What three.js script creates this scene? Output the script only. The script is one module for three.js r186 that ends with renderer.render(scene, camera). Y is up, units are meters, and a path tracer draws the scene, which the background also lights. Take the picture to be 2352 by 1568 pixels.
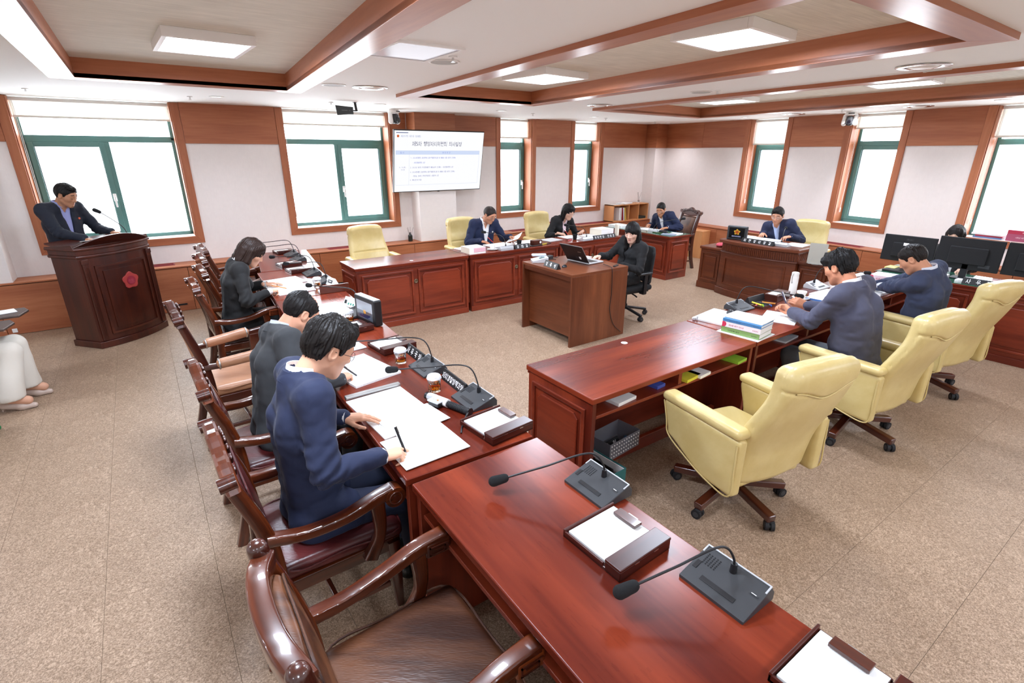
import * as THREE from 'three';
import { mergeGeometries, mergeVertices, toCreasedNormals } from 'three/addons/utils/BufferGeometryUtils.js';
import { RoundedBoxGeometry } from 'three/addons/geometries/RoundedBoxGeometry.js';
import { RectAreaLightUniformsLib } from 'three/addons/lights/RectAreaLightUniformsLib.js';

// ---------- camera, sky, exposure ----------
const scene = new THREE.Scene();
const camera = new THREE.PerspectiveCamera(67.314, 2352 / 1568, 0.05, 100);
{
  const pitch = -0.3527, yaw = 0.6131, roll = 0.0022;
  const cp = Math.cos(pitch), sp = Math.sin(pitch), c = Math.cos(yaw), s = Math.sin(yaw);
  const F = new THREE.Vector3(s * cp, sp, -c * cp), R0 = new THREE.Vector3(c, 0, s), U0 = R0.clone().cross(F);
  const R = R0.clone().multiplyScalar(Math.cos(roll)).addScaledVector(U0, Math.sin(roll));
  const U = U0.clone().multiplyScalar(Math.cos(roll)).addScaledVector(R0, -Math.sin(roll));
  camera.setRotationFromMatrix(new THREE.Matrix4().makeBasis(R, U, F.clone().negate()));
  camera.position.set(-0.4573, 1.9275, 7.9556);
}
scene.background = new THREE.Color(0.9, 0.97, 1.05);        // overcast, blown-out daylight outside the windows
scene.backgroundIntensity = 6.5;
const renderer = new THREE.WebGLRenderer({ antialias: true });
renderer.toneMapping = THREE.LinearToneMapping;
renderer.toneMappingExposure = 1.8;
renderer.shadowMap.enabled = true;
RectAreaLightUniformsLib.init();
const PANEL_LIGHT = 46;            // radiance of the ceiling panels' area lights

// ---------- helpers ----------
const PI = Math.PI;
let _s = 12345;
const rnd = () => { _s |= 0; _s = (_s + 0x6d2b79f5) | 0; let t = Math.imul(_s ^ (_s >>> 15), 1 | _s); t = (t + Math.imul(t ^ (t >>> 7), 61 | t)) ^ t; return ((t ^ (t >>> 14)) >>> 0) / 4294967296; };
const rr = (a, b) => a + (b - a) * rnd();
const clamp = (x, a, b) => Math.min(b, Math.max(a, x)), lerp = (a, b, t) => a + (b - a) * t;
const sstep = (a, b, x) => { const t = clamp((x - a) / (b - a), 0, 1); return t * t * (3 - 2 * t); };
const V = (x, y, z) => new THREE.Vector3(x, y, z);
const lin = (hex) => new THREE.Color(hex);
function hash2(x, y, s) { let h = Math.imul(x, 374761393) + Math.imul(y, 668265263) + Math.imul(s, 1442695041); h = Math.imul(h ^ (h >>> 13), 1274126177); return ((h ^ (h >>> 16)) >>> 0) / 4294967296; }
function vnoise(x, y, s = 0, px = 0, py = 0) {            // value noise, periodic where px, py are given
  const ix = Math.floor(x), iy = Math.floor(y), fx = x - ix, fy = y - iy, u = fx * fx * (3 - 2 * fx), v = fy * fy * (3 - 2 * fy);
  const w = (a, p) => (p ? ((a % p) + p) % p : a);
  const a = hash2(w(ix, px), w(iy, py), s), b = hash2(w(ix + 1, px), w(iy, py), s), c = hash2(w(ix, px), w(iy + 1, py), s), d = hash2(w(ix + 1, px), w(iy + 1, py), s);
  return lerp(lerp(a, b, u), lerp(c, d, u), v);
}
function fbm(x, y, s, px, py, oct = 4) { let a = 0.5, t = 0, n = 0; for (let i = 0; i < oct; i++) { t += a * vnoise(x, y, s + i * 17, px, py); n += a; x *= 2; y *= 2; px *= 2; py *= 2; a *= 0.5; } return t / n; }
function noise3(x, y, z) {
  const iz = Math.floor(z), f = z - iz, u = f * f * (3 - 2 * f);
  return lerp(vnoise(x, y, iz * 7 + 3), vnoise(x, y, (iz + 1) * 7 + 3), u) * 2 - 1;
}
function dataTex(w, h, fn, srgb = true) {                 // fn(u, v) -> [r, g, b] 0..255
  const d = new Uint8Array(w * h * 4);
  for (let j = 0; j < h; j++) for (let i = 0; i < w; i++) { const c = fn(i / w, j / h, i, j), o = (j * w + i) * 4; d[o] = c[0]; d[o + 1] = c[1]; d[o + 2] = c[2]; d[o + 3] = 255; }
  const t = new THREE.DataTexture(d, w, h); t.wrapS = t.wrapT = THREE.RepeatWrapping; t.magFilter = THREE.LinearFilter; t.minFilter = THREE.LinearMipmapLinearFilter; t.generateMipmaps = true;
  if (srgb) t.colorSpace = THREE.SRGBColorSpace; t.needsUpdate = true; return t;
}
function rep(t, x, y) { const c = t.clone(); c.repeat.set(x, y); c.needsUpdate = true; return c; }
// wood: grain runs along u
function woodTex(a, b, seed, { rings = 9, fine = 90, contrast = 1, streak = 0.35, n = 512 } = {}) {
  const A = [(a >> 16) & 255, (a >> 8) & 255, a & 255], B = [(b >> 16) & 255, (b >> 8) & 255, b & 255];
  return dataTex(n, n, (u, v) => {
    const warp = fbm(u * 2, v * 4, seed, 2, 4, 3);
    const band = fbm(u * 1 + warp * 0.6, v * rings, seed + 40, 1, rings, 4);
    const fin = vnoise(u * 6, v * fine, seed + 80, 6, fine);
    const pore = vnoise(u * 20, v * 200, seed + 120, 20, 200);
    let t = clamp((band - 0.5) * 1.6 * contrast + 0.5 + (fin - 0.5) * streak - (pore > 0.86 ? 0.12 : 0), 0, 1);
    return [lerp(A[0], B[0], t), lerp(A[1], B[1], t), lerp(A[2], B[2], t)];
  });
}
function std(o) { return new THREE.MeshStandardMaterial(o); }
function phy(o) { return new THREE.MeshPhysicalMaterial(o); }
function wood(name, tex, o = {}) { const m = phy({ map: tex, roughness: 0.4, ...o }); m.name = name; return m; }
function plain(name, color, o = {}) { const m = phy({ color: lin(color), roughness: 0.5, ...o }); m.name = name; return m; }

// uv in metres by the side a face points to; the texture's u axis follows axis "g"
function uvm(g, axis = 'x', scale = 1, off = 0) {
  const q = g.index ? g.toNonIndexed() : g; if (!q.attributes.normal) q.computeVertexNormals();
  const p = q.attributes.position, uv = new Float32Array(p.count * 2), A = V(0, 0, 0), B = V(0, 0, 0), Cc = V(0, 0, 0), N = V(0, 0, 0);
  for (let i = 0; i < p.count; i += 3) {
    A.fromBufferAttribute(p, i); B.fromBufferAttribute(p, i + 1); Cc.fromBufferAttribute(p, i + 2);
    N.copy(B).sub(A).cross(Cc.clone().sub(A));
    const ax = Math.abs(N.x), ay = Math.abs(N.y), az = Math.abs(N.z);
    let d = ax >= ay && ax >= az ? 'x' : ay >= az ? 'y' : 'z';
    let pair = d === 'x' ? ['z', 'y'] : d === 'y' ? ['x', 'z'] : ['x', 'y'];
    if (pair[1] === axis) pair = [pair[1], pair[0]];
    for (let k = 0; k < 3; k++) { const P = k === 0 ? A : k === 1 ? B : Cc; uv[(i + k) * 2] = P[pair[0]] * scale + off; uv[(i + k) * 2 + 1] = P[pair[1]] * scale + off * 1.7; }
  }
  q.setAttribute('uv', new THREE.BufferAttribute(uv, 2));
  return q;
}
function clean(g) { const q = g.index ? g.toNonIndexed() : g; for (const k of Object.keys(q.attributes)) if (!['position', 'normal', 'uv', 'color'].includes(k)) q.deleteAttribute(k); if (!q.attributes.uv) q.setAttribute('uv', new THREE.BufferAttribute(new Float32Array(q.attributes.position.count * 2), 2)); if (!q.attributes.normal) q.computeVertexNormals(); q.morphAttributes = {}; return q; }
function merge(list) { if (!Array.isArray(list)) return list; if (list.length === 1) return list[0]; return mergeGeometries(list.map(clean), false); }
function bx(w, h, d, x = 0, y = 0, z = 0, r = 0, axis = null, seg = 2) {      // box centred at x, y, z
  const lim = Math.min(w, h, d) / 2 * 0.98;
  let g = r > 0 ? new RoundedBoxGeometry(w, h, d, seg, Math.min(r, lim)) : new THREE.BoxGeometry(w, h, d);
  g.translate(x, y, z);
  return uvm(g, axis || (w >= h && w >= d ? 'x' : h >= d ? 'y' : 'z'), 1, (w * 3.1 + h * 1.7 + d * 5.3 + x * .37) % 1);
}
function cyl(r1, r2, h, x = 0, y = 0, z = 0, seg = 20, open = false) { const g = new THREE.CylinderGeometry(r1, r2, h, seg, 1, open); g.translate(x, y, z); return clean(g); }
function tube(pts, r, seg = 24, rad = 8, closed = false) { const c = new THREE.CatmullRomCurve3(pts.map((p) => (p.isVector3 ? p : V(...p))), closed, 'centripetal'); return clean(new THREE.TubeGeometry(c, seg, r, rad, closed)); }
function lathe(pts, seg = 28) { return clean(new THREE.LatheGeometry(pts.map(([x, y]) => new THREE.Vector2(x, y)), seg)); }
function ext(pts, depth, { bevel = 0, holes = [], axis = 'x', curve = 8 } = {}) {     // polygon in xy extruded along +z
  const s = pts.isShape ? pts : new THREE.Shape(pts.map(([x, y]) => new THREE.Vector2(x, y)));
  for (const h of holes) s.holes.push(new THREE.Path(h.map(([x, y]) => new THREE.Vector2(x, y))));
  const g = new THREE.ExtrudeGeometry(s, { depth: depth - 2 * bevel, bevelEnabled: bevel > 0, bevelThickness: bevel, bevelSize: bevel, bevelSegments: 2, curveSegments: curve, bevelOffset: -bevel });
  g.translate(0, 0, bevel);
  return uvm(g, axis);
}
// sweep: rectangular/elliptical section along points; each point {p:[x,y,z], w, h}; up = reference vector
function sweep(pts, { up = V(0, 1, 0), n = 10, round = 3, seg = 24, cap = true, axis = null } = {}) {
  const P = pts.map((q) => V(...q.p)), c = new THREE.CatmullRomCurve3(P, false, 'centripetal');
  const ring = [], N = 4 * (round + 1);
  const sec = (w, h, r) => { const o = []; const rx = Math.min(r, w / 2), ry = Math.min(r, h / 2); for (let k = 0; k < 4; k++) { const cx = (k === 0 || k === 3 ? 1 : -1) * (w / 2 - rx), cy = (k < 2 ? 1 : -1) * (h / 2 - ry); for (let i = 0; i <= round; i++) { const a = (k + i / round) * PI / 2; o.push([cx + rx * Math.cos(a), cy + ry * Math.sin(a)]); } } return o; };
  const pos = [], uv = [], idx = []; const L = c.getLength();
  for (let i = 0; i <= seg; i++) {
    const t = i / seg, k = t * (pts.length - 1);
    const u = c.getUtoTmapping ? t : t;
    const pt = c.getPoint(t), tg = c.getTangent(t).normalize();
    const i0 = Math.min(pts.length - 2, Math.floor(k)), f = k - i0, a = pts[i0], b = pts[i0 + 1];
    const w = lerp(a.w, b.w, f), h = lerp(a.h, b.h, f), r = lerp(a.r ?? 0.008, b.r ?? 0.008, f);
    const side = V(0, 0, 0).crossVectors(up, tg).normalize(), upv = V(0, 0, 0).crossVectors(tg, side).normalize();
    const s = sec(w, h, r); let per = 0;
    s.forEach(([x, y], j) => { if (j) per += Math.hypot(x - s[j - 1][0], y - s[j - 1][1]); const q = pt.clone().addScaledVector(side, x).addScaledVector(upv, y); pos.push(q.x, q.y, q.z); uv.push(t * L, per); });
  }
  for (let i = 0; i < seg; i++) for (let j = 0; j < N; j++) { const a = i * N + j, b = i * N + (j + 1) % N, d = a + N, e = b + N; idx.push(a, b, d, b, e, d); }
  if (cap) for (const [row, flip] of [[0, 0], [seg, 1]]) { const cI = pos.length / 3; const pt = c.getPoint(row / seg); pos.push(pt.x, pt.y, pt.z); uv.push(0, 0); for (let j = 0; j < N; j++) { const a = row * N + j, b = row * N + (j + 1) % N; flip ? idx.push(cI, a, b) : idx.push(cI, b, a); } }
  const g = new THREE.BufferGeometry(); g.setAttribute('position', new THREE.Float32BufferAttribute(pos, 3)); g.setAttribute('uv', new THREE.Float32BufferAttribute(uv, 2)); g.setIndex(idx);
  g.computeVertexNormals(); return clean(toCreasedNormals(g, 0.7));
}
function xf(g, { p = [0, 0, 0], r = [0, 0, 0], s = 1 } = {}) { const m = new THREE.Matrix4().compose(V(...p), new THREE.Quaternion().setFromEuler(new THREE.Euler(...r)), Array.isArray(s) ? V(...s) : V(s, s, s)); const q = g.clone(); q.applyMatrix4(m); return q; }

const used = new Map();
function numbered(n) { const k = used.get(n) ?? -1; used.set(n, k + 1); return k < 0 ? n : n + '_' + String(k + 1).padStart(3, '0'); }
function part(parent, name, geoms, mat, label) {
  const m = new THREE.Mesh(merge(geoms), mat); m.name = name; m.castShadow = m.receiveShadow = true; if (label) m.userData.label = label; parent.add(m); return m;
}
function thing(name, label, category, p = [0, 0, 0], turn = 0, group) {
  const o = new THREE.Group(); o.name = numbered(name); o.position.set(...p); o.rotation.y = turn; o.userData = { label, category }; if (group) o.userData.group = group; scene.add(o); return o;
}
function solo(name, label, category, geoms, mat, p = [0, 0, 0], turn = 0, group) {      // a thing that is one mesh
  const m = new THREE.Mesh(merge(geoms), mat); m.name = numbered(name); m.castShadow = m.receiveShadow = true; m.position.set(...p); m.rotation.y = turn; m.userData = { label, category }; if (group) m.userData.group = group; scene.add(m); return m;
}
function struct(name, geoms, mat) { const m = new THREE.Mesh(merge(geoms), mat); m.name = name; m.castShadow = m.receiveShadow = true; m.userData = { kind: 'structure' }; scene.add(m); return m; }
function dup(root, p, turn, label, group) { const r = root.clone(); r.name = numbered(root.name.replace(/_\d{3}$/, '')); r.position.set(...p); r.rotation.set(0, turn, 0); r.userData = { ...root.userData, label }; if (group) r.userData.group = group; scene.add(r); return r; }
function canvasTex(w, h, draw) { const c = document.createElement('canvas'); c.width = w; c.height = h; const x = c.getContext('2d'); draw(x, w, h); const t = new THREE.CanvasTexture(c); t.colorSpace = THREE.SRGBColorSpace; t.anisotropy = 8; return t; }
function quad(w, h) { return clean(new THREE.PlaneGeometry(w, h)); }

// ---------- Korean lettering, drawn as strokes (the canvas fonts hold Latin letters only) ----------
const CHO = 'ㄱㄲㄴㄷㄸㄹㅁㅂㅃㅅㅆㅇㅈㅉㅊㅋㅌㅍㅎ', JUNG = 'ㅏㅐㅑㅒㅓㅔㅕㅖㅗㅘㅙㅚㅛㅜㅝㅞㅟㅠㅡㅢㅣ', JONG = ['', 'ㄱ', 'ㄲ', 'ㄱㅅ', 'ㄴ', 'ㄴㅈ', 'ㄴㅎ', 'ㄷ', 'ㄹ', 'ㄹㄱ', 'ㄹㅁ', 'ㄹㅂ', 'ㄹㅅ', 'ㄹㅌ', 'ㄹㅍ', 'ㄹㅎ', 'ㅁ', 'ㅂ', 'ㅂㅅ', 'ㅅ', 'ㅆ', 'ㅇ', 'ㅈ', 'ㅊ', 'ㅋ', 'ㅌ', 'ㅍ', 'ㅎ'];
const CONS = {   // polylines in a unit box, y down; a negative first entry marks an oval
  'ㄱ': [[.1, .15, .9, .15, .75, .95]], 'ㄴ': [[.12, .1, .12, .88, .92, .88]], 'ㄷ': [[.9, .12, .12, .12, .12, .88, .92, .88]], 'ㄹ': [[.1, .1, .88, .1, .88, .5, .12, .5, .12, .9, .92, .9]],
  'ㅁ': [[.12, .12, .88, .12, .88, .88, .12, .88, .12, .12]], 'ㅂ': [[.14, .08, .14, .9, .86, .9, .86, .08], [.14, .5, .86, .5]], 'ㅅ': [[.5, .08, .42, .5, .06, .92], [.48, .4, .94, .92]], 'ㅇ': [[-1, .5, .5, .4, .42]],
  'ㅈ': [[.1, .14, .9, .14], [.52, .14, .42, .55, .06, .92], [.48, .5, .94, .92]], 'ㅊ': [[.35, .02, .65, .02], [.1, .24, .9, .24], [.52, .24, .42, .6, .06, .94], [.48, .55, .94, .94]],
  'ㅋ': [[.1, .12, .9, .12, .75, .95], [.1, .5, .84, .5]], 'ㅌ': [[.9, .1, .12, .1, .12, .9, .92, .9], [.12, .5, .86, .5]], 'ㅍ': [[.06, .12, .94, .12], [.3, .12, .32, .88], [.7, .12, .68, .88], [.04, .88, .96, .88]], 'ㅎ': [[.35, .04, .65, .04], [.08, .26, .92, .26], [-1, .5, .66, .3, .28]],
};
const VERT = { 'ㅏ': [[.5, 0, .5, 1], [.5, .45, .95, .45]], 'ㅐ': [[.3, .03, .3, .95], [.8, 0, .8, 1], [.3, .45, .8, .45]], 'ㅑ': [[.5, 0, .5, 1], [.5, .33, .95, .33], [.5, .6, .95, .6]], 'ㅓ': [[.65, 0, .65, 1], [.1, .45, .65, .45]], 'ㅔ': [[.5, .03, .5, .95], [.9, 0, .9, 1], [.05, .45, .5, .45]], 'ㅕ': [[.65, 0, .65, 1], [.1, .33, .65, .33], [.1, .6, .65, .6]], 'ㅖ': [[.5, .03, .5, .95], [.9, 0, .9, 1], [.05, .33, .5, .33], [.05, .6, .5, .6]], 'ㅣ': [[.6, 0, .6, 1]], 'ㅒ': [[.3, 0, .3, 1], [.8, 0, .8, 1], [.3, .35, .8, .35], [.3, .6, .8, .6]] };
const HORZ = { 'ㅗ': [[0, .75, 1, .75], [.5, .15, .5, .75]], 'ㅛ': [[0, .75, 1, .75], [.33, .15, .33, .75], [.67, .15, .67, .75]], 'ㅜ': [[0, .3, 1, .3], [.5, .3, .5, .95]], 'ㅠ': [[0, .3, 1, .3], [.35, .3, .35, .95], [.66, .3, .66, .95]], 'ㅡ': [[0, .5, 1, .5]] };
const MIX = { 'ㅘ': 'ㅗㅏ', 'ㅙ': 'ㅗㅐ', 'ㅚ': 'ㅗㅣ', 'ㅝ': 'ㅜㅓ', 'ㅞ': 'ㅜㅔ', 'ㅟ': 'ㅜㅣ', 'ㅢ': 'ㅡㅣ' };
function strokes(x, lines, X, Y, W, H) { for (const l of lines) { x.beginPath(); if (l[0] < 0) x.ellipse(X + l[1] * W, Y + l[2] * H, l[3] * W, l[4] * H, 0, 0, 7); else for (let i = 0; i < l.length; i += 2) { const a = X + l[i] * W, b = Y + l[i + 1] * H; i ? x.lineTo(a, b) : x.moveTo(a, b); } x.stroke(); } }
function syllable(x, ch, X, Y, W, H) {
  const k = ch.charCodeAt(0) - 0xac00; if (k < 0 || k > 11171) return false;
  const c = CHO[Math.floor(k / 588)], v = JUNG[Math.floor((k % 588) / 28)], f = JONG[k % 28], top = f ? 0.6 : 1;
  const con = (ch2, a, b, w, h) => strokes(x, CONS[ch2] || (CONS['ㅅ']), X + a * W, Y + b * H, w * W, h * H), two = (t, a, b, w, h) => { const d = { 'ㄲ': 'ㄱㄱ', 'ㄸ': 'ㄷㄷ', 'ㅃ': 'ㅂㅂ', 'ㅆ': 'ㅅㅅ', 'ㅉ': 'ㅈㅈ' }[t] || t; [...d].forEach((e, i) => con(e, a + i * w / d.length, b, w / d.length, h)); };
  const mix = MIX[v];
  if (VERT[v]) { two(c, 0.02, 0.06, 0.52, top - 0.12); strokes(x, VERT[v], X + 0.56 * W, Y, 0.44 * W, top * H); }
  else if (HORZ[v]) { two(c, 0.18, 0, 0.64, top * 0.52); strokes(x, HORZ[v], X + 0.02 * W, Y + top * 0.52 * H, 0.96 * W, top * 0.46 * H); }
  else { two(c, 0.04, 0.02, 0.5, top * 0.5); strokes(x, HORZ[mix[0]], X, Y + top * 0.54 * H, 0.62 * W, top * 0.4 * H); strokes(x, VERT[mix[1]], X + 0.6 * W, Y, 0.4 * W, top * H); }
  if (f) two(f, 0.16, 0.64, 0.7, 0.35);
  return true;
}
function hangul(x, text, X, Y, size, { gap = 0.12, weight = 0.1, squeeze = 0.92 } = {}) {   // left top corner X, Y; returns the width
  x.lineWidth = size * weight; x.lineCap = 'round'; x.lineJoin = 'round'; x.strokeStyle = x.fillStyle; let at = X;
  for (const ch of text) {
    if (ch === ' ') { at += size * 0.45; continue; }
    if (syllable(x, ch, at, Y, size * squeeze, size)) at += size * (squeeze + gap);
    else { x.font = `${size * 1.12}px sans-serif`; x.textBaseline = 'alphabetic'; x.fillText(ch, at, Y + size * 0.92); at += x.measureText(ch).width + size * gap * 0.5; }
  }
  return at - X;
}
// ---------- materials ----------
const T_wall = woodTex(0x9c5836, 0xb9744d, 11, { rings: 14, contrast: 0.7, streak: 0.35 });
const T_cherry = woodTex(0x551a0e, 0x86361f, 23, { rings: 7, contrast: 1.0, streak: 0.22 });
const T_dark = woodTex(0x35120a, 0x5e2714, 37, { rings: 6, contrast: 0.9, streak: 0.3 });
const T_rec = woodTex(0x5a2c17, 0x81492b, 51, { rings: 8, contrast: 1.0, streak: 0.25 });
const T_light = woodTex(0xc98a55, 0xdca06c, 67, { rings: 10, contrast: 0.6, streak: 0.25, n: 256 });
const T_arm = woodTex(0x321004, 0x6e3010, 71, { rings: 9, contrast: 1.1, streak: 0.4 });
const M = {};
M.wallWood = wood('wall_wood', T_wall, { roughness: 0.5 });
M.ceilWood = wood('ceiling_wood', T_wall, { roughness: 0.3 });
M.cherry = wood('cherry_wood', T_cherry, { roughness: 0.27, specularIntensity: 0.55 });
M.cherryFace = wood('cherry_face', T_cherry, { roughness: 0.34 });
M.darkWood = wood('dark_wood', T_dark, { roughness: 0.38, clearcoat: 0.25, clearcoatRoughness: 0.25 });
M.trayWood = wood('tray_wood', T_dark, { roughness: 0.32, color: lin(0xffd8d0) });
M.recWood = wood('laminate_wood', T_rec, { roughness: 0.36 });
M.lightWood = wood('beech_wood', T_light, { roughness: 0.45 });
M.armWood = wood('lacquered_wood', T_arm, { roughness: 0.3, clearcoat: 0.9, clearcoatRoughness: 0.06 });
M.armDark = wood('lacquered_dark_wood', T_dark, { roughness: 0.3, clearcoat: 0.9, clearcoatRoughness: 0.07 });
const T_paper = dataTex(256, 256, (u, v) => { const n = fbm(u * 24, v * 24, 5, 24, 24, 3), l = vnoise(u * 120, v * 20, 9, 120, 20); const k = 236 + (n - 0.5) * 4 + (l - 0.5) * 2; return [k, k - 7, k - 11]; });
M.wallpaper = std({ map: T_paper, roughness: 0.85 });
M.ceilPaint = plain('ceiling_paint', 0xf6f6f4, { roughness: 0.75 });
const T_rec2 = dataTex(256, 256, (u, v) => { const l = vnoise(u * 200, v * 8, 19, 200, 8), n = fbm(u * 10, v * 10, 21, 10, 10, 3); const k = (l - 0.5) * 18 + (n - 0.5) * 10; return [222 + k, 216 + k, 202 + k]; });
M.recess = std({ map: T_rec2, roughness: 0.85 });
const T_carpet = dataTex(512, 512, (u, v) => { const a = vnoise(u * 150, v * 190, 31, 150, 190), b = vnoise(u * 70, v * 80, 33, 70, 80), c = vnoise(u * 256, v * 256, 35, 256, 256), d = fbm(u * 4, v * 4, 37, 4, 4, 3); const k = (a - 0.5) * 62 + (b - 0.5) * 26 + (c - 0.5) * 26 + (d - 0.5) * 10; return [clamp(158 + k, 0, 255), clamp(133 + k * 0.95, 0, 255), clamp(110 + k * 0.9, 0, 255)]; });
const T_carpetB = dataTex(256, 256, (u, v) => { const a = vnoise(u * 75, v * 95, 31, 75, 95), c = vnoise(u * 128, v * 128, 35, 128, 128); const k = 128 + (a - 0.5) * 160 + (c - 0.5) * 60; return [k, k, k]; }, false);
M.carpet = phy({ map: rep(T_carpet, 1.6, 1.6), bumpMap: rep(T_carpetB, 3.2, 3.2), bumpScale: 0.0015, roughness: 0.42, specularIntensity: 0.9 });
M.white = plain('white_plastic', 0xf2f1ee, { roughness: 0.45 });
M.blind = phy({ color: lin(0xf6f5f0), roughness: 0.9, transmission: 0.5, thickness: 0, side: THREE.DoubleSide });
M.green = plain('green_frame', 0x56807a, { roughness: 0.35 });
M.gasket = plain('gasket', 0x1d2422, { roughness: 0.7 });
M.glass = phy({ color: 0xffffff, transmission: 1, thickness: 0, roughness: 0, ior: 1.45 });
M.chrome = plain('chrome', 0xd8d8d8, { metalness: 1, roughness: 0.2 });
M.steel = plain('brushed_steel', 0xb8b8b6, { metalness: 0.9, roughness: 0.35 });
M.black = plain('black_plastic', 0x17171a, { roughness: 0.42 });
M.blackMatte = plain('black_matte', 0x121214, { roughness: 0.8 });
M.darkGrey = plain('dark_grey_plastic', 0x35373a, { roughness: 0.45 });
M.silver = plain('silver_plastic', 0xc4c7ca, { roughness: 0.35, metalness: 0.3 });
M.rubber = plain('rubber', 0x1b1b1d, { roughness: 0.75 });
M.paper = plain('paper', 0xf4f4f2, { roughness: 0.75 });
M.glow = new THREE.MeshStandardMaterial({ color: 0xffffff, emissive: 0xffffff, emissiveIntensity: 3.2, roughness: 0.6 });
M.redGrille = plain('red_grille', 0x8a2c30, { roughness: 0.5 });
M.seam = plain('dark_gap', 0x2a120a, { roughness: 0.8 });

const CEIL = 2.4924, BAND = 2.028, SILL = 0.805, LEDGE = 0.577;
// ---------- floor: a slab with carpet tiles on it ----------
{
  const fl = struct('floor', bx(14.2, 0.1, 11.4, 2.4, -0.062, 5.0), plain('floor_slab', 0x8a7660, { roughness: 0.9 }));
  const s = 0.4485, geos = [0, 1, 2].map((k) => { const g = new RoundedBoxGeometry(s - 0.0007, 0.012, s - 0.0007, 1, 0.0012); g.translate(0, -0.006, 0); const q = uvm(g, k === 1 ? 'z' : 'x', 1, 0.13 + k * 0.31); return q; });
  const F = V(0, 0, -1).applyQuaternion(camera.quaternion), R = V(1, 0, 0).applyQuaternion(camera.quaternion), U = V(0, 1, 0).applyQuaternion(camera.quaternion);
  const list = [];
  for (let i = -10; i <= 21; i++) for (let j = -1; j <= 23; j++) {
    const x = -0.5 + (i + 0.5) * s, z = 7.232 - 16 * s + (j + 0.5) * s; if (x > 9 || z < -0.2) continue;
    const d = V(x, 0, z).sub(camera.position), w = d.dot(F), px = d.dot(R) / w / Math.tan(33.66 * PI / 180) / 1.5, py = d.dot(U) / w / Math.tan(33.66 * PI / 180);
    const inv = w > 0.2 && Math.abs(px) < 1.12 && Math.abs(py) < 1.15;
    list.push({ x, z, k: (i * 7 + j * 3 + 99) % 3, size: inv ? 1 / w : 0 });
  }
  list.sort((a, b) => b.size - a.size);
  const rest = [];
  list.forEach((t, n) => { if (n < 300 && t.size > 0) { const m = part(fl, 'carpet_tile', geos[t.k], M.carpet); m.position.set(t.x, 0, t.z); } else { const g = geos[t.k].clone(); g.translate(t.x, 0, t.z); rest.push(g); } });
  const m = part(fl, 'carpet_tile_field', rest, M.carpet); m.userData.kind = 'stuff';
}
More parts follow.
